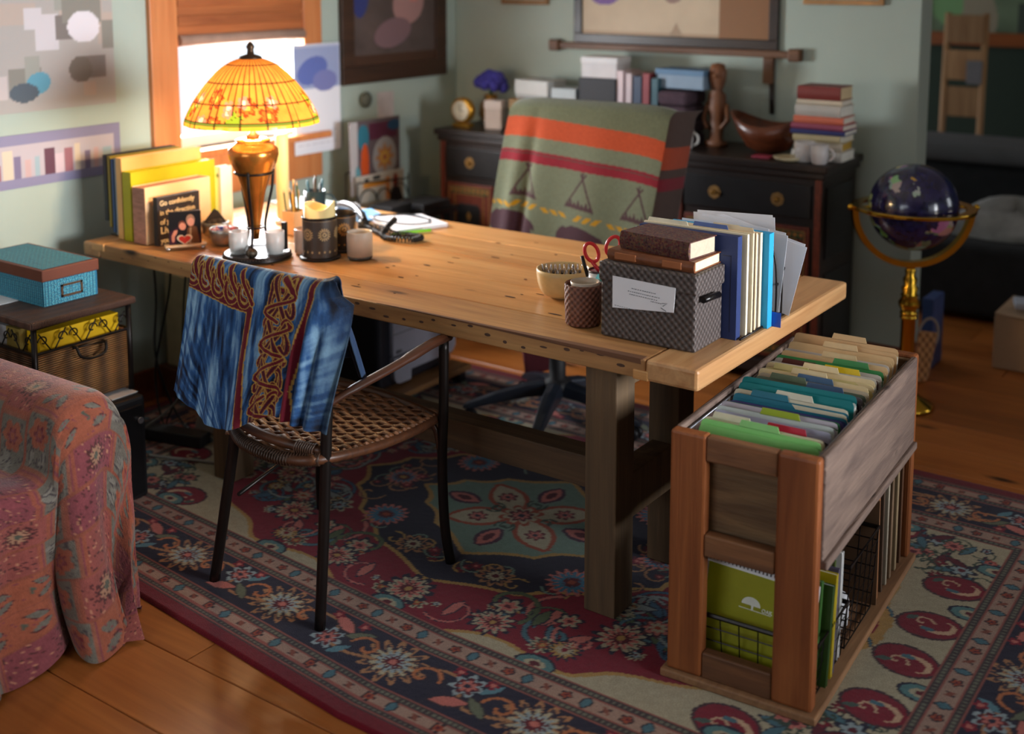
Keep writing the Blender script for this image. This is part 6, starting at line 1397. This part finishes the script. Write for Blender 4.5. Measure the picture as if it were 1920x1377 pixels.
o = q.build('folded_cloth', M((70, 52, 62), .9, var=.2, scale=30), loc=(-2.51, 4.86, TM), bevel=.018); tag(o, 'dark plum folded cloth pile beneath the blue silver box', 'cloth')
# wooden mask figure, cup, bowl, dish, book pile on the right dresser
c = (-2.325, 4.86, TD); t = thing('carved_figure', 'tall brown carved wooden figure left of the bowl', 'sculpture', c)
MB().lathe([(.05, 0), (.055, .02), (.03, .03), (.034, .12), (.045, .18), (.04, .23), (.024, .25), (.038, .29), (.042, .33), (.03, .365), (.001, .372)], c, 18, sy=.7).build('figure_body', wood('carved_wood', (140, 88, 54), (84, 50, 32), 2, .5, 0), t)
MB().ball((c[0], c[1]-.028, c[2]+.315), .012, 8, 6).build('nose', M((120, 76, 46), .5), t)
for s in (-1, 1): MB().tube([(c[0]+s*.045, c[1], c[2]+.19), (c[0]+s*.058, c[1]-.01, c[2]+.12), (c[0]+s*.03, c[1]-.03, c[2]+.08)], .011, 7).build('arm', M((110, 70, 44), .5), t)
def cup(label, c, r, h, col, cat='cup', name='cup'):
    t = thing(name, label, cat, c); MB().lathe([(r*.7, 0), (r*.9, .006), (r, h*.5), (r, h), (r-.004, h), (r-.005, .01), (.001, .008)], c, 22).build('cup_body', M(col, .3, var=.04), t)
    MB().tube(arc(Vector((c[0]+r, c[1], c[2]+h*.52)), h*.3, -PI/2, PI/2, 10, (1, 0, 0), (0, 0, 1)), .005, 6).build('handle', M(col, .3, var=.04), t); return t
cup('white mug on the right dresser beside the blanket chair', (-2.395, 4.70, TD), .034, .09, (210, 208, 206))
c = (-2.06, 4.82, TD); t = thing('wooden_bowl', 'dark reddish brown boat shaped wooden bowl on the right dresser', 'bowl', c); q = MB(); vs = []; n = 32; lv = [(.30, 0), (.55, .02), (.80, .06), (1., .12), (.96, .12), (.75, .065), (.5, .03), (.02, .022)]
for r, z in lv:
    for k in range(n):
        a = 2*PI*k/n; vs.append((c[0]+.175*r*math.cos(a), c[1]+.11*r*math.sin(a), c[2]+z*(1+.45*(math.cos(a)**2)*(1 if z > .05 else 0))))
q.add(vs, [(i*n+k, i*n+(k+1) % n, (i+1)*n+(k+1) % n, (i+1)*n+k) for i in range(len(lv)-1) for k in range(n)], True); q.f += [tuple(range(n))[::-1]]; q.sm += [False]
q.build('bowl_body', wood('bowl_wood', (116, 58, 30), (66, 32, 20), 0, .3, 0), t)
c = (-1.90, 4.655, TD); t = thing('small_dish', 'small pale patterned dish at the dresser front edge', 'dish', c); MB().lathe([(.03, 0), (.055, .006), (.064, .018), (.060, .019), (.03, .008), (.001, .007)], c, 24).build('dish_body', M((196, 184, 150), .3, var=.2, scale=40), t)
o = MB().b2(-2.06, -1.98, 4.64, 4.70, TD, TD+.010).build('small_case', M((150, 50, 70), .5), loc=(-2.02, 4.67, TD), bevel=.003); tag(o, 'small crimson case lying on the dresser before the wooden bowl', 'case')
zz = TD; pile = [(.215, .155, .040, (200, 196, 190), (226, 222, 214), 'white book lowest in the pile on the right dresser', 0), (.20, .15, .036, (206, 196, 180), (190, 150, 60), 'cream book second lowest in the dresser pile', .06), (.205, .15, .030, (186, 170, 132), (222, 214, 196), 'ochre book third from the bottom of the dresser pile', -.05), (.23, .16, .020, (52, 58, 112), (226, 220, 208), 'blue thin book fourth from the bottom of the dresser pile', .02), (.225, .155, .024, (150, 74, 96), (226, 214, 200), 'rose purple book in the middle of the dresser pile', -.04), (.21, .15, .030, (206, 110, 84), (226, 218, 206), 'coral book above the rose one in the dresser pile', .03), (.195, .15, .045, (182, 176, 168), (230, 226, 216), 'pale grey book third from the top of the dresser pile', -.03), (.19, .145, .022, (206, 192, 170), (226, 218, 206), 'cream book second from the top of the dresser pile', .05), (.185, .14, .055, (116, 44, 40), (214, 190, 150), 'thick dark red book topmost in the dresser pile', -.02)]
for w_, d_, h_, cl, pg, lab, rz_ in pile:
    flatbook('piled_book', lab, (-1.808, 4.80, zz), (w_, d_, h_), rz_, M(cl, .5, var=.06), pg); zz += h_+.0005
cup('white cup in front of the book pile', (-1.835, 4.665, TD), .040, .085, (208, 204, 204)); t = cup('white mug beside the book pile front', (-1.765, 4.645, TD), .036, .080, (200, 196, 198))

# ================================================================ ON THE WALLS
def framed(name, label, cat, O, U, V, w_, h_, fw_, mf, P, depth=.025, mat_='canvas'):
    U, V = Vector(U), Vector(V); N = U.cross(V); O = Vector(O); t = thing(name, label, cat, O+U*w_/2)
    for a, b, c_, d in ((0, w_, 0, fw_), (0, w_, h_-fw_, h_), (0, fw_, fw_, h_-fw_), (w_-fw_, w_, fw_, h_-fw_)):
        MB().prism([(a, c_), (b, c_), (b, d), (a, d)], N*depth, O, U, V).build('frame_side', mf, t, bevel=.003)
    MB().prism([(fw_*.8, fw_*.8), (w_-fw_*.8, fw_*.8), (w_-fw_*.8, h_-fw_*.8), (fw_*.8, h_-fw_*.8)], N*(depth*.4), O, U, V).build('backing', M((60, 50, 44), .8), t)
    Q = O+U*fw_*.9+V*fw_*.9+N*(depth*.4+.0015); P.plane('picture', tuple(Q), tuple(U), tuple(V), vcol(mat_, .5), t); return t
Y_, Z_ = (0, 1, 0), (0, 0, 1)
# big dark picture on the left wall
w_, h_, fw_ = .79, .66, .085; P = Paint(w_-.9*2*fw_, h_-.9*2*fw_, .004, (84, 70, 66)); n = fbm(P.X.shape, (5, 5), 3); P.img *= (.6+.8*n)[..., None]
P.ell(.42, .30, .12, .10, .3, (160, 120, 116)); P.ell(.46, .36, .06, .05, 0, (190, 108, 104)); P.ell(.30, .16, .14, .07, .2, (120, 92, 96)); P.ell(.06, .40, .07, .16, 0, (52, 58, 112)); P.rect(0, 1, 0, .06, (70, 46, 34))
framed('framed_painting', 'large painting in a wide dark brown frame on the left wall', 'painting', (XL+.001, 4.165, 1.195), Y_, Z_, w_, h_, fw_, wood('dark_frame', (78, 48, 30), (50, 30, 20), 1, .45, 0), P)
# collage board and panoramic strip
P = Paint(1.15, .75, .006, (166, 160, 156)); R = np.random.default_rng(8); n = fbm(P.X.shape, (8, 12), 5)
for k in range(60):
    x, y = R.uniform(0, 1.1), R.uniform(0, .7); P.rect(x, x+R.uniform(.05, .2), y, y+R.uniform(.05, .16), [(150, 150, 142), (176, 160, 150), (196, 190, 194), (132, 128, 120), (190, 178, 176), (120, 112, 108)][k % 6])
P.ell(.82, .10, .05, .04, .3, (94, 150, 170)); P.ell(.76, .07, .06, .035, 0, (80, 90, 100)); P.ell(1.0, .14, .05, .05, 0, (112, 104, 96)); P.ell(1.02, .30, .07, .06, 0, (214, 208, 214))
cl_ = thing('collage_board', 'grey and pink photo collage board on the left wall above the strip print', 'collage', (XL+.006, 2.33, 1.235))
MB().b2(XL+.001, XL+.010, 1.76, 2.90, 1.235, 1.98).build('board', M((150, 146, 140), .8), cl_, bevel=.002); P.plane('collage_prints', (XL+.0112, 1.755, 1.232), Y_, Z_, vcol('prints', .55), cl_)
P = Paint(1.16, .195, .004, (132, 128, 158)); P.rect(.03, 1.13, .035, .155, (180, 170, 178))
for k in range(26): P.rect(.03+.042*k, .03+.042*k+R.uniform(.02, .045), .035, R.uniform(.08, .15), [(150, 100, 110), (206, 190, 170), (120, 110, 140), (190, 160, 160), (150, 170, 180), (96, 60, 76), (200, 180, 190)][k % 7])
sp_ = thing('panorama_print', 'long panoramic print with violet border low on the left wall', 'print', (XL+.004, 2.34, .958)); MB().b2(XL+.001, XL+.005, 1.76, 2.92, .958, 1.153).build('print_sheet', M((120, 118, 146), .7), sp_); P.plane('print', (XL+.0062, 1.76, .958), Y_, Z_, vcol('prints', .55), sp_)
# hanging paper by the window, calendar, letter rack, wall papers
P = Paint(.30, .50, .004, (226, 226, 236)); P.rect(.0, .30, .30, .50, (150, 160, 196)); P.ell(.12, .38, .10, .06, .3, (96, 110, 176)); P.ell(.20, .33, .08, .05, 0, (120, 124, 178)); P.rect(0, .3, .485, .50, (180, 184, 206))
for k in range(6):
    for j in range(4): P.rect(.02+.045*k, .055+.045*k, .04+.055*j, .042+.055*j, (190, 192, 204))
t = thing('wall_calendar', 'white wall calendar with blue picture hanging beside the window', 'calendar', (XL+.032, 3.985, .905)); MB().b2(XL+.0285, XL+.0315, 3.835, 4.135, .903, 1.405).build('calendar_sheet', m_pap, t); P.plane('print', (XL+.0325, 3.835, .904), Y_, Z_, vcol('prints', .55), t)
P = Paint(.35, .35, .004, (92, 80, 84)); P.rect(0, .05, 0, .35, (176, 170, 172)); P.rect(.05, .35, 0, .02, (150, 146, 150)); P.ell(.09, .27, .04, .06, 0, (48, 110, 130)); P.ell(.10, .14, .028, .10, 0, (196, 78, 32)); P.ell(.06, .06, .02, .08, .2, (90, 140, 150)); P.rect(.13, .33, .25, .33, (84, 38, 58)); P.ell(.31, .31, .05, .025, 0, (36, 72, 104))
P.ell(.24, .16, .085, .10, 0, (150, 148, 150)); P.flower(.24, .16, .055, 8, [(160, 130, 110), (170, 110, 60), (190, 150, 70), (150, 80, 70)], 0, .6); P.rect(.13, .35, .0, .05, (106, 60, 80))
t = thing('art_print', 'colourful art print standing in the letter rack against the left wall', 'print', (-3.80, 4.25, .60)); MB().b2(-3.805, -3.800, 4.07, 4.42, .69, 1.04).build('print_card', M((120, 110, 112), .6), t); P.plane('print', (-3.799, 4.07, .69), Y_, Z_, vcol('prints', .55), t)
lr = thing('letter_rack', 'black scrolled wire letter rack with magazines on the small dark table', 'rack', (-3.77, 4.25, .62))
P = Paint(.33, .15, .003, (170, 160, 148)); P.rect(.04, .22, .095, .12, (190, 120, 40)); P.rect(.20, .23, .02, .13, (176, 110, 60)); P.ell(.27, .10, .02, .04, 0, (120, 50, 40)); P.poly([(.22, 0), (.24, .07), (.30, .07), (.33, 0)], (36, 32, 34)); P.ell(.12, .03, .05, .045, 0, (150, 148, 140)); P.rect(.05, .08, .125, .14, (40, 38, 38)); P.rect(.11, .16, .127, .145, (40, 38, 38))
mg = thing('magazine', 'magazine with orange lettering band in the letter rack', 'magazine', (-3.772, 4.25, .62)); MB().b2(-3.775, -3.769, 4.08, 4.41, .62, .785).build('magazine_body', M((190, 184, 176), .5), mg); P.plane('cover_print', (-3.768, 4.08, .63), Y_, Z_, vcol('prints', .55), mg)
q = MB()
for y in (4.065, 4.43): q.tube([(-3.755, y, .62), (-3.755, y, .76)], .004, 6)
q.tube([(-3.755, 4.065, .622), (-3.755, 4.43, .622)], .004, 6); q.tube([(-3.825, 4.065, .622), (-3.825, 4.43, .622)], .004, 6)
for y in (4.065, 4.43): q.tube([(-3.755, y, .622), (-3.825, y, .622)], .004, 6); q.tube([(-3.825, y, .622), (-3.825, y, .80)], .004, 6)
q.tube([(-3.825, 4.065, .80), (-3.825, 4.43, .80)], .004, 6)
q.tube(arc((-3.755, 4.14, .66), .06, 0, PI, 16, Y_, Z_), .003, 6); q.tube(arc((-3.755, 4.25, .66), .05, 0, PI, 16, Y_, Z_), .003, 6); q.tube(arc((-3.755, 4.36, .66), .06, 0, PI, 16, Y_, Z_), .003, 6); q.tube([(-3.755, 4.065, .76), (-3.755, 4.43, .735)], .0035, 6)
q.build('wire_frame', m_iron, lr)
q = MB(); q.b2(-3.88, -3.50, 3.98, 4.50, .59, .6185)
stb = thing('side_table', 'small dark side table behind the far desk end', 'table', (-3.69, 4.24, .002)); q.build('table_top', m_blk, stb, bevel=.004)
for x in (-3.85, -3.53):
    for y in (4.02, 4.46): MB().b2(x-.018, x+.018, y-.018, y+.018, .014 if y < 4.1 else .002, .59).build('leg', m_blk, stb)
thingbox('telephone_base', 'black answering machine on the small dark table', 'telephone', (-3.62, 4.14, .6187), (.13, .16, .05), (28, 28, 30), .1)
thingbox('hole_punch', 'black low tray beside the answering machine on the dark table', 'tray', (-3.60, 4.36, .6187), (.16, .20, .035), (30, 30, 34), .0)
sheet('paper_sheet', 'white paper sheet on the corner of the small dark table', 'paper', [(-3.57, 4.01), (-3.51, 4.01), (-3.51, 4.04), (-3.57, 4.04)], .6187, m_pap)
t = thing('wall_hook', 'small dark knob shaped wall ornament above the art print', 'ornament', (XL, 4.33, 1.115)); MB().lathe([(.01, 0), (.012, .01), (.035, .012), (.04, .02), (.02, .03), (.001, .032)], (XL, 4.33, 1.115), 18, R=Matrix.Rotation(PI/2, 3, 'Y')).build('rosette', M((92, 92, 80), .7), t)
sheet_q = MB().b2(XL+.001, XL+.003, 4.43, 4.55, 1.00, 1.14).build('pink_note', M((188, 176, 174), .8), loc=(XL, 4.49, 1.0)); tag(sheet_q, 'pale pink note pinned on the left wall above the art print', 'note')
# framed map above the dressers, on its wooden rail
w_, h_, fw_ = 1.07, .78, .045; P = Paint(w_-.9*2*fw_, h_-.9*2*fw_, .006, (196, 176, 150)); P.img *= (.85+.3*fbm(P.X.shape, (5, 8), 3))[..., None]; P.rect(.74, 1.2, 0, 1, (138, 98, 66)); P.ell(.13, .20, .085, .055, 0, (118, 88, 150)); P.ell(.50, .20, .05, .04, 0, (150, 120, 110)); P.rect(0, .74, 0, .02, (176, 150, 124)); P.poly([(.48, 0), (.52, .07), (.56, 0)], (160, 136, 112))
framed('framed_map', 'large cream and brown map in a dark frame on the back wall', 'map', (-3.195, YB-.001, 1.385), (1, 0, 0), Z_, w_, h_, fw_, m_dk, P, .02)
ra_ = thing('picture_rail', 'brown wooden rail with end blocks under the framed map', 'rail', (-2.66, YB-.02, 1.35)); m_rl = wood('rail_wood', (126, 84, 52), (92, 56, 34), 0, .5, 0)
MB().b2(-3.30, -2.02, YB-.030, YB-.002, 1.352, 1.384).build('rail', m_rl, ra_, bevel=.004)
for x in (-3.30, -2.04): MB().b2(x-.028, x+.028, YB-.045, YB-.002, 1.34, 1.396).build('end_block', m_rl, ra_, bevel=.006)
MB().b2(-2.19, -2.14, YB-.028, YB-.006, 1.235, 1.352).build('hanging_block', m_rl, ra_, bevel=.004); MB().tube([(-2.15, YB-.015, 1.24), (-2.145, YB-.015, 1.10)], .012, 8).build('rod', m_dk, ra_)
for nm, xa, xb, z, cl, lab in (('a', -3.64, -3.35, 1.565, (140, 100, 60), 'small picture in a brown frame left of the map'), ('b', -2.015, -1.66, 1.592, (170, 126, 78), 'small picture in a light wood frame right of the map')):
    P = Paint(xb-xa-.036, .20, .01, (160, 150, 130)); P.img *= (.8+.4*fbm(P.X.shape, (4, 4), 3))[..., None]; framed('framed_picture', lab, 'picture', (xa, YB-.001, z), (1, 0, 0), Z_, xb-xa, .236, .02, M(cl, .5, var=.2), P, .018)

# ================================================================ GLOBE, BASKET, FAR ROOM
m_brass = M((214, 166, 56), .16, 1., .06, spec=.5, name='polished_brass')
gx, gy, gz = -1.403, 4.72, .815
gs = thing('globe_stand', 'dark blue gemstone globe on a polished brass floor stand', 'globe', (gx+.02, gy, .002))
MB().lathe([(.112, .002), (.114, .010), (.105, .018), (.075, .034), (.045, .058), (.030, .085), (.024, .10), (.001, .10)], (gx, gy, 0), 40).build('base', m_brass, gs)
pr_ = [(.024, .095), (.030, .11), (.024, .122), (.022, .135), (.029, .14), (.029, .147), (.0225, .15), (.0225, .158), (.029, .161), (.029, .168), (.022, .172), (.024, .180), (.024, .36), (.029, .366), (.029, .374), (.024, .378), (.029, .382), (.029, .39), (.024, .396), (.034, .415), (.036, .43), (.026, .452), (.030, .46), (.024, .468), (.028, .49), (.020, .50), (.024, .525), (.016, .54), (.018, .56), (.012, .578)]
MB().lathe([(a*1.18, b) for a, b in pr_], (gx, gy, 0), 24).build('column', m_brass, gs)
t = NT('lapis_globe'); v = t.coord(); n1 = t.noise(v, 7.5, 5, .3); n2 = t.noise(v, 40, 3); vo = t.n('TexVoronoi', feature='F1'); vo.inputs['Scale'].default_value = 16; t.l(v, vo.inputs['Vector'])
land = t.ramp(n1, [(.575, (0, 0, 0, 1)), (.585, (1, 1, 1, 1))]); sea = t.ramp(n2, [(.35, L4((20, 18, 52))), (.75, L4((44, 42, 96)))])
lc_ = t.mix(.55, vo.outputs['Color'], L4((140, 120, 90))); t.l(t.mix(land, sea, lc_), t.b.inputs['Base Color']); m_gl = t.fin(.16, 0, .6, **{'Coat Weight': .5, 'Coat Roughness': .1})
MB().ball((gx, gy, gz), .172, 48, 28).build('globe_ball', m_gl, gs)
q = MB(); n = 64
def rw(r0, r1, z0, z1):
    vs = []
    for k in range(n):
        a = 2*PI*k/n
        for r, z in ((r0, z0), (r1, z0), (r1, z1), (r0, z1)): vs.append((gx+r*math.cos(a), gy+r*math.sin(a), gz+z))
    return MB().add(vs, [(4*k+i, 4*k+(i+1) % 4, 4*((k+1) % n)+(i+1) % 4, 4*((k+1) % n)+i) for k in range(n) for i in range(4)])
rw(.196, .238, -.008, .006).build('horizon_ring', m_brass, gs, bevel=.003)
ua = Vector((.83, .56, 0)); vs = []; m = 40; wd_ = Vector((-ua.y, ua.x, 0))*.018
for k in range(m+1):
    a = PI+PI*k/m
    for r, s in ((.218, -1), (.218, 1), (.241, 1), (.241, -1)): vs.append(Vector((gx, gy, gz))+ua*r*math.cos(a)+Vector((0, 0, 1))*r*math.sin(a)+wd_*s)
MB().add(vs, [(4*k+i, 4*k+(i+1) % 4, 4*k+4+(i+1) % 4, 4*k+4+i) for k in range(m) for i in range(4)]+[(3, 2, 1, 0), (4*m, 4*m+1, 4*m+2, 4*m+3)]).build('meridian_arm', m_brass, gs)
for s in (-1, 1):
    MB().tube([Vector((gx, gy, gz))+ua*s*.168, Vector((gx, gy, gz))+ua*s*.225], .006, 8).build('pivot', m_brass, gs)
    MB().ball(Vector((gx, gy, gz))+ua*s*.246, .013, 10, 8).build('end_knob', m_brass, gs)

c = (-1.44, 5.05, .002); t = thing('woven_pouch', 'tan woven palm pouch with loop handle leaning by the wall end', 'pouch', c)
wp = weave('tan_palm_weave', (120, 76, 46), (206, 156, 108), .022, 'diag', .7, .9); X_ = Matrix.Translation((-1.437, 5.035, .002)) @ Matrix.Rotation(-.08, 4, 'X') @ Matrix.Rotation(.10, 4, 'Y')
pl = [(-.030, .012), (-.018, .0), (.018, 0), (.030, .012), (.040, .20), (.038, .222), (-.038, .222), (-.040, .20)]
MB(X_).prism(pl, (0, .03, 0), (0, -.015, 0), (.816, .578, 0), (0, 0, 1)).build('pouch_body', wp, t, bevel=.008)
MB(X_).tube([Vector((.816, .578, 0))*(.042*math.cos(a))+Vector((0, 0, .205+.075*math.sin(a))) for a in np.linspace(-.5, PI+.5, 20)], .006, 7).build('loop_handle', M((150, 140, 136), .6), t)
o = MB().box((-1.47, 5.30, .16), (.05, .16, .315), Matrix.Rotation(.0, 3, 'Y')).build('blue_folder', M((50, 70, 120), .5), loc=(-1.47, 5.30, .002), bevel=.004); tag(o, 'blue folder standing on the floor behind the wall end', 'folder')
# far room
m_cch = M((34, 34, 36), .9, var=.2, name='charcoal_upholstery'); m_gry = M((92, 92, 94), .9, var=.1, scale=6)
co = thing('couch', 'dark couch in the far room heaped with clothes', 'couch', (-.9, 6.5, .002))
MB().b2(-2.05, .3, 6.05, 6.85, .03, .40).build('seat', m_cch, co, bevel=.04, seg=3); MB().b2(-2.05, .3, 6.72, 7.0, .05, .70).build('backrest', m_cch, co, bevel=.06, seg=3); MB().b2(-2.05, .3, 6.66, 7.02, .70, .82).build('back_cushion', m_gry, co, bevel=.05, seg=3)
for x in (-2.0, .25):
    for y in (6.1, 6.95): MB().lathe([(.025, .002), (.03, .05)], (x, y, 0), 10).build('foot', m_cch, co)
def heap(name, label, c, r, col, seed, cat, zsq=.4):
    R = np.random.default_rng(seed); q = MB(); n, m = 26, 9; vs = []
    ph = R.uniform(0, 6, 6)
    for i in range(m):
        f = i/(m-1); 
        for k in range(n):
            a = 2*PI*k/n; rr = r*math.sin(f*PI/2)*(1+.18*math.sin(3*a+ph[0])+.10*math.sin(5*a+ph[1]+4*f)); zz_ = r*zsq*math.cos(f*PI/2)*(1+.25*math.sin(2*a+ph[2])+.2*math.sin(4*a+7*f+ph[3])); vs.append((c[0]+rr*math.cos(a)*1.3, c[1]+rr*math.sin(a)*.8, c[2]+max(0, zz_)))
    q.add(vs, [(i*n+k, i*n+(k+1) % n, (i+1)*n+(k+1) % n, (i+1)*n+k) for i in range(m-1) for k in range(n)], True)
    o = q.build(name, M(col, .9, var=.2, scale=12), loc=c); tag(o, label, cat)
heap('clothes_heap', 'pale grey clothes heaped on the dark couch', (-1.38, 6.36, .402), .26, (150, 148, 146), 1, 'clothes', .55)
heap('clothes_heap', 'dark red cloth heaped on the right of the couch', (-.86, 6.32, .402), .16, (120, 20, 34), 2, 'clothes', .7)
heap('clothes_heap', 'charcoal clothes heaped at the back of the couch', (-1.9, 6.42, .402), .14, (46, 44, 46), 3, 'clothes', .9)
heap('pillow', 'pale pillow on the far right end of the couch back', (-1.12, 6.86, .822), .13, (176, 174, 170), 4, 'pillow', .7)
hc = thing('wooden_chair', 'tan high backed wooden chair behind the dark couch', 'chair', (-1.95, 7.30, .002)); m_tan = wood('tan_chair_wood', (196, 152, 108), (150, 106, 70), 2, .5, 0)
for x in (-2.06, -1.84): MB().tube([(x, 7.42, .002), (x, 7.42, .45), (x, 7.46, 1.48)], .02, 8).build('rear_leg', m_tan, hc); MB().tube([(x, 7.12, .002), (x, 7.12, .45)], .02, 8).build('front_leg', m_tan, hc)
MB().b2(-2.09, -1.81, 7.10, 7.45, .44, .47).build('seat', m_tan, hc, bevel=.008)
for z0, z1 in ((1.30, 1.47), (1.08, 1.26), (.86, 1.04)): MB().b2(-2.06, -1.84, 7.43, 7.455, z0, z1).build('back_slat', m_tan, hc, bevel=.006)
o = MB().b2(-1.93, -1.84, 7.418, 7.428, 1.06, 1.20).build('photo_card', M((120, 116, 120), .5), loc=(-1.9, 7.42, 1.06)); tag(o, 'grey photo card propped on the tan chair back', 'card')
P = Paint(1.2, .64, .01, (104, 120, 96)); P.img *= (.6+.8*fbm(P.X.shape, (5, 8), 4))[..., None]; P.ell(.30, .12, .12, .2, .2, (150, 140, 120)); P.rect(.55, 1.2, 0, .2, (70, 78, 70)); P.ell(.12, .2, .1, .15, 0, (120, 160, 110))
framed('framed_landscape', 'green landscape in an orange wood frame on the dark green far wall', 'painting', (-2.38, 7.899, 1.26), (1, 0, 0), Z_, 1.05, .60, .085, wood('orange_frame', (170, 96, 46), (130, 66, 30), 0, .4, 0), P, .03)
c = (-1.02, 5.52, .002); t = thing('cardboard_box', 'brown cardboard box on the floor at the right edge', 'box', c); m_cb = M((170, 140, 112), .8, var=.05)
MB().b2(-1.235, -.80, 5.41, 5.75, .002, .245).build('carton', m_cb, t, bevel=.004)
MB(Matrix.Translation((-1.235, 5.58, .247)) @ Matrix.Rotation(.12, 4, 'Y')).b2(0, .2, -.17, .17, 0, .004).build('flap', m_cb, t); MB(Matrix.Translation((-.80, 5.58, .247)) @ Matrix.Rotation(-.12, 4, 'Y')).b2(-.2, 0, -.17, .17, 0, .004).build('flap', m_cb, t)
o = MB().box((-1.10, 5.52, .285), (.16, .12, .03), Matrix.Rotation(.3, 3, 'Z')).build('plastic_packet', M((186, 192, 206), .3), loc=(-1.1, 5.52, .27), bevel=.008); tag(o, 'pale plastic packet on top of the cardboard box', 'packet')
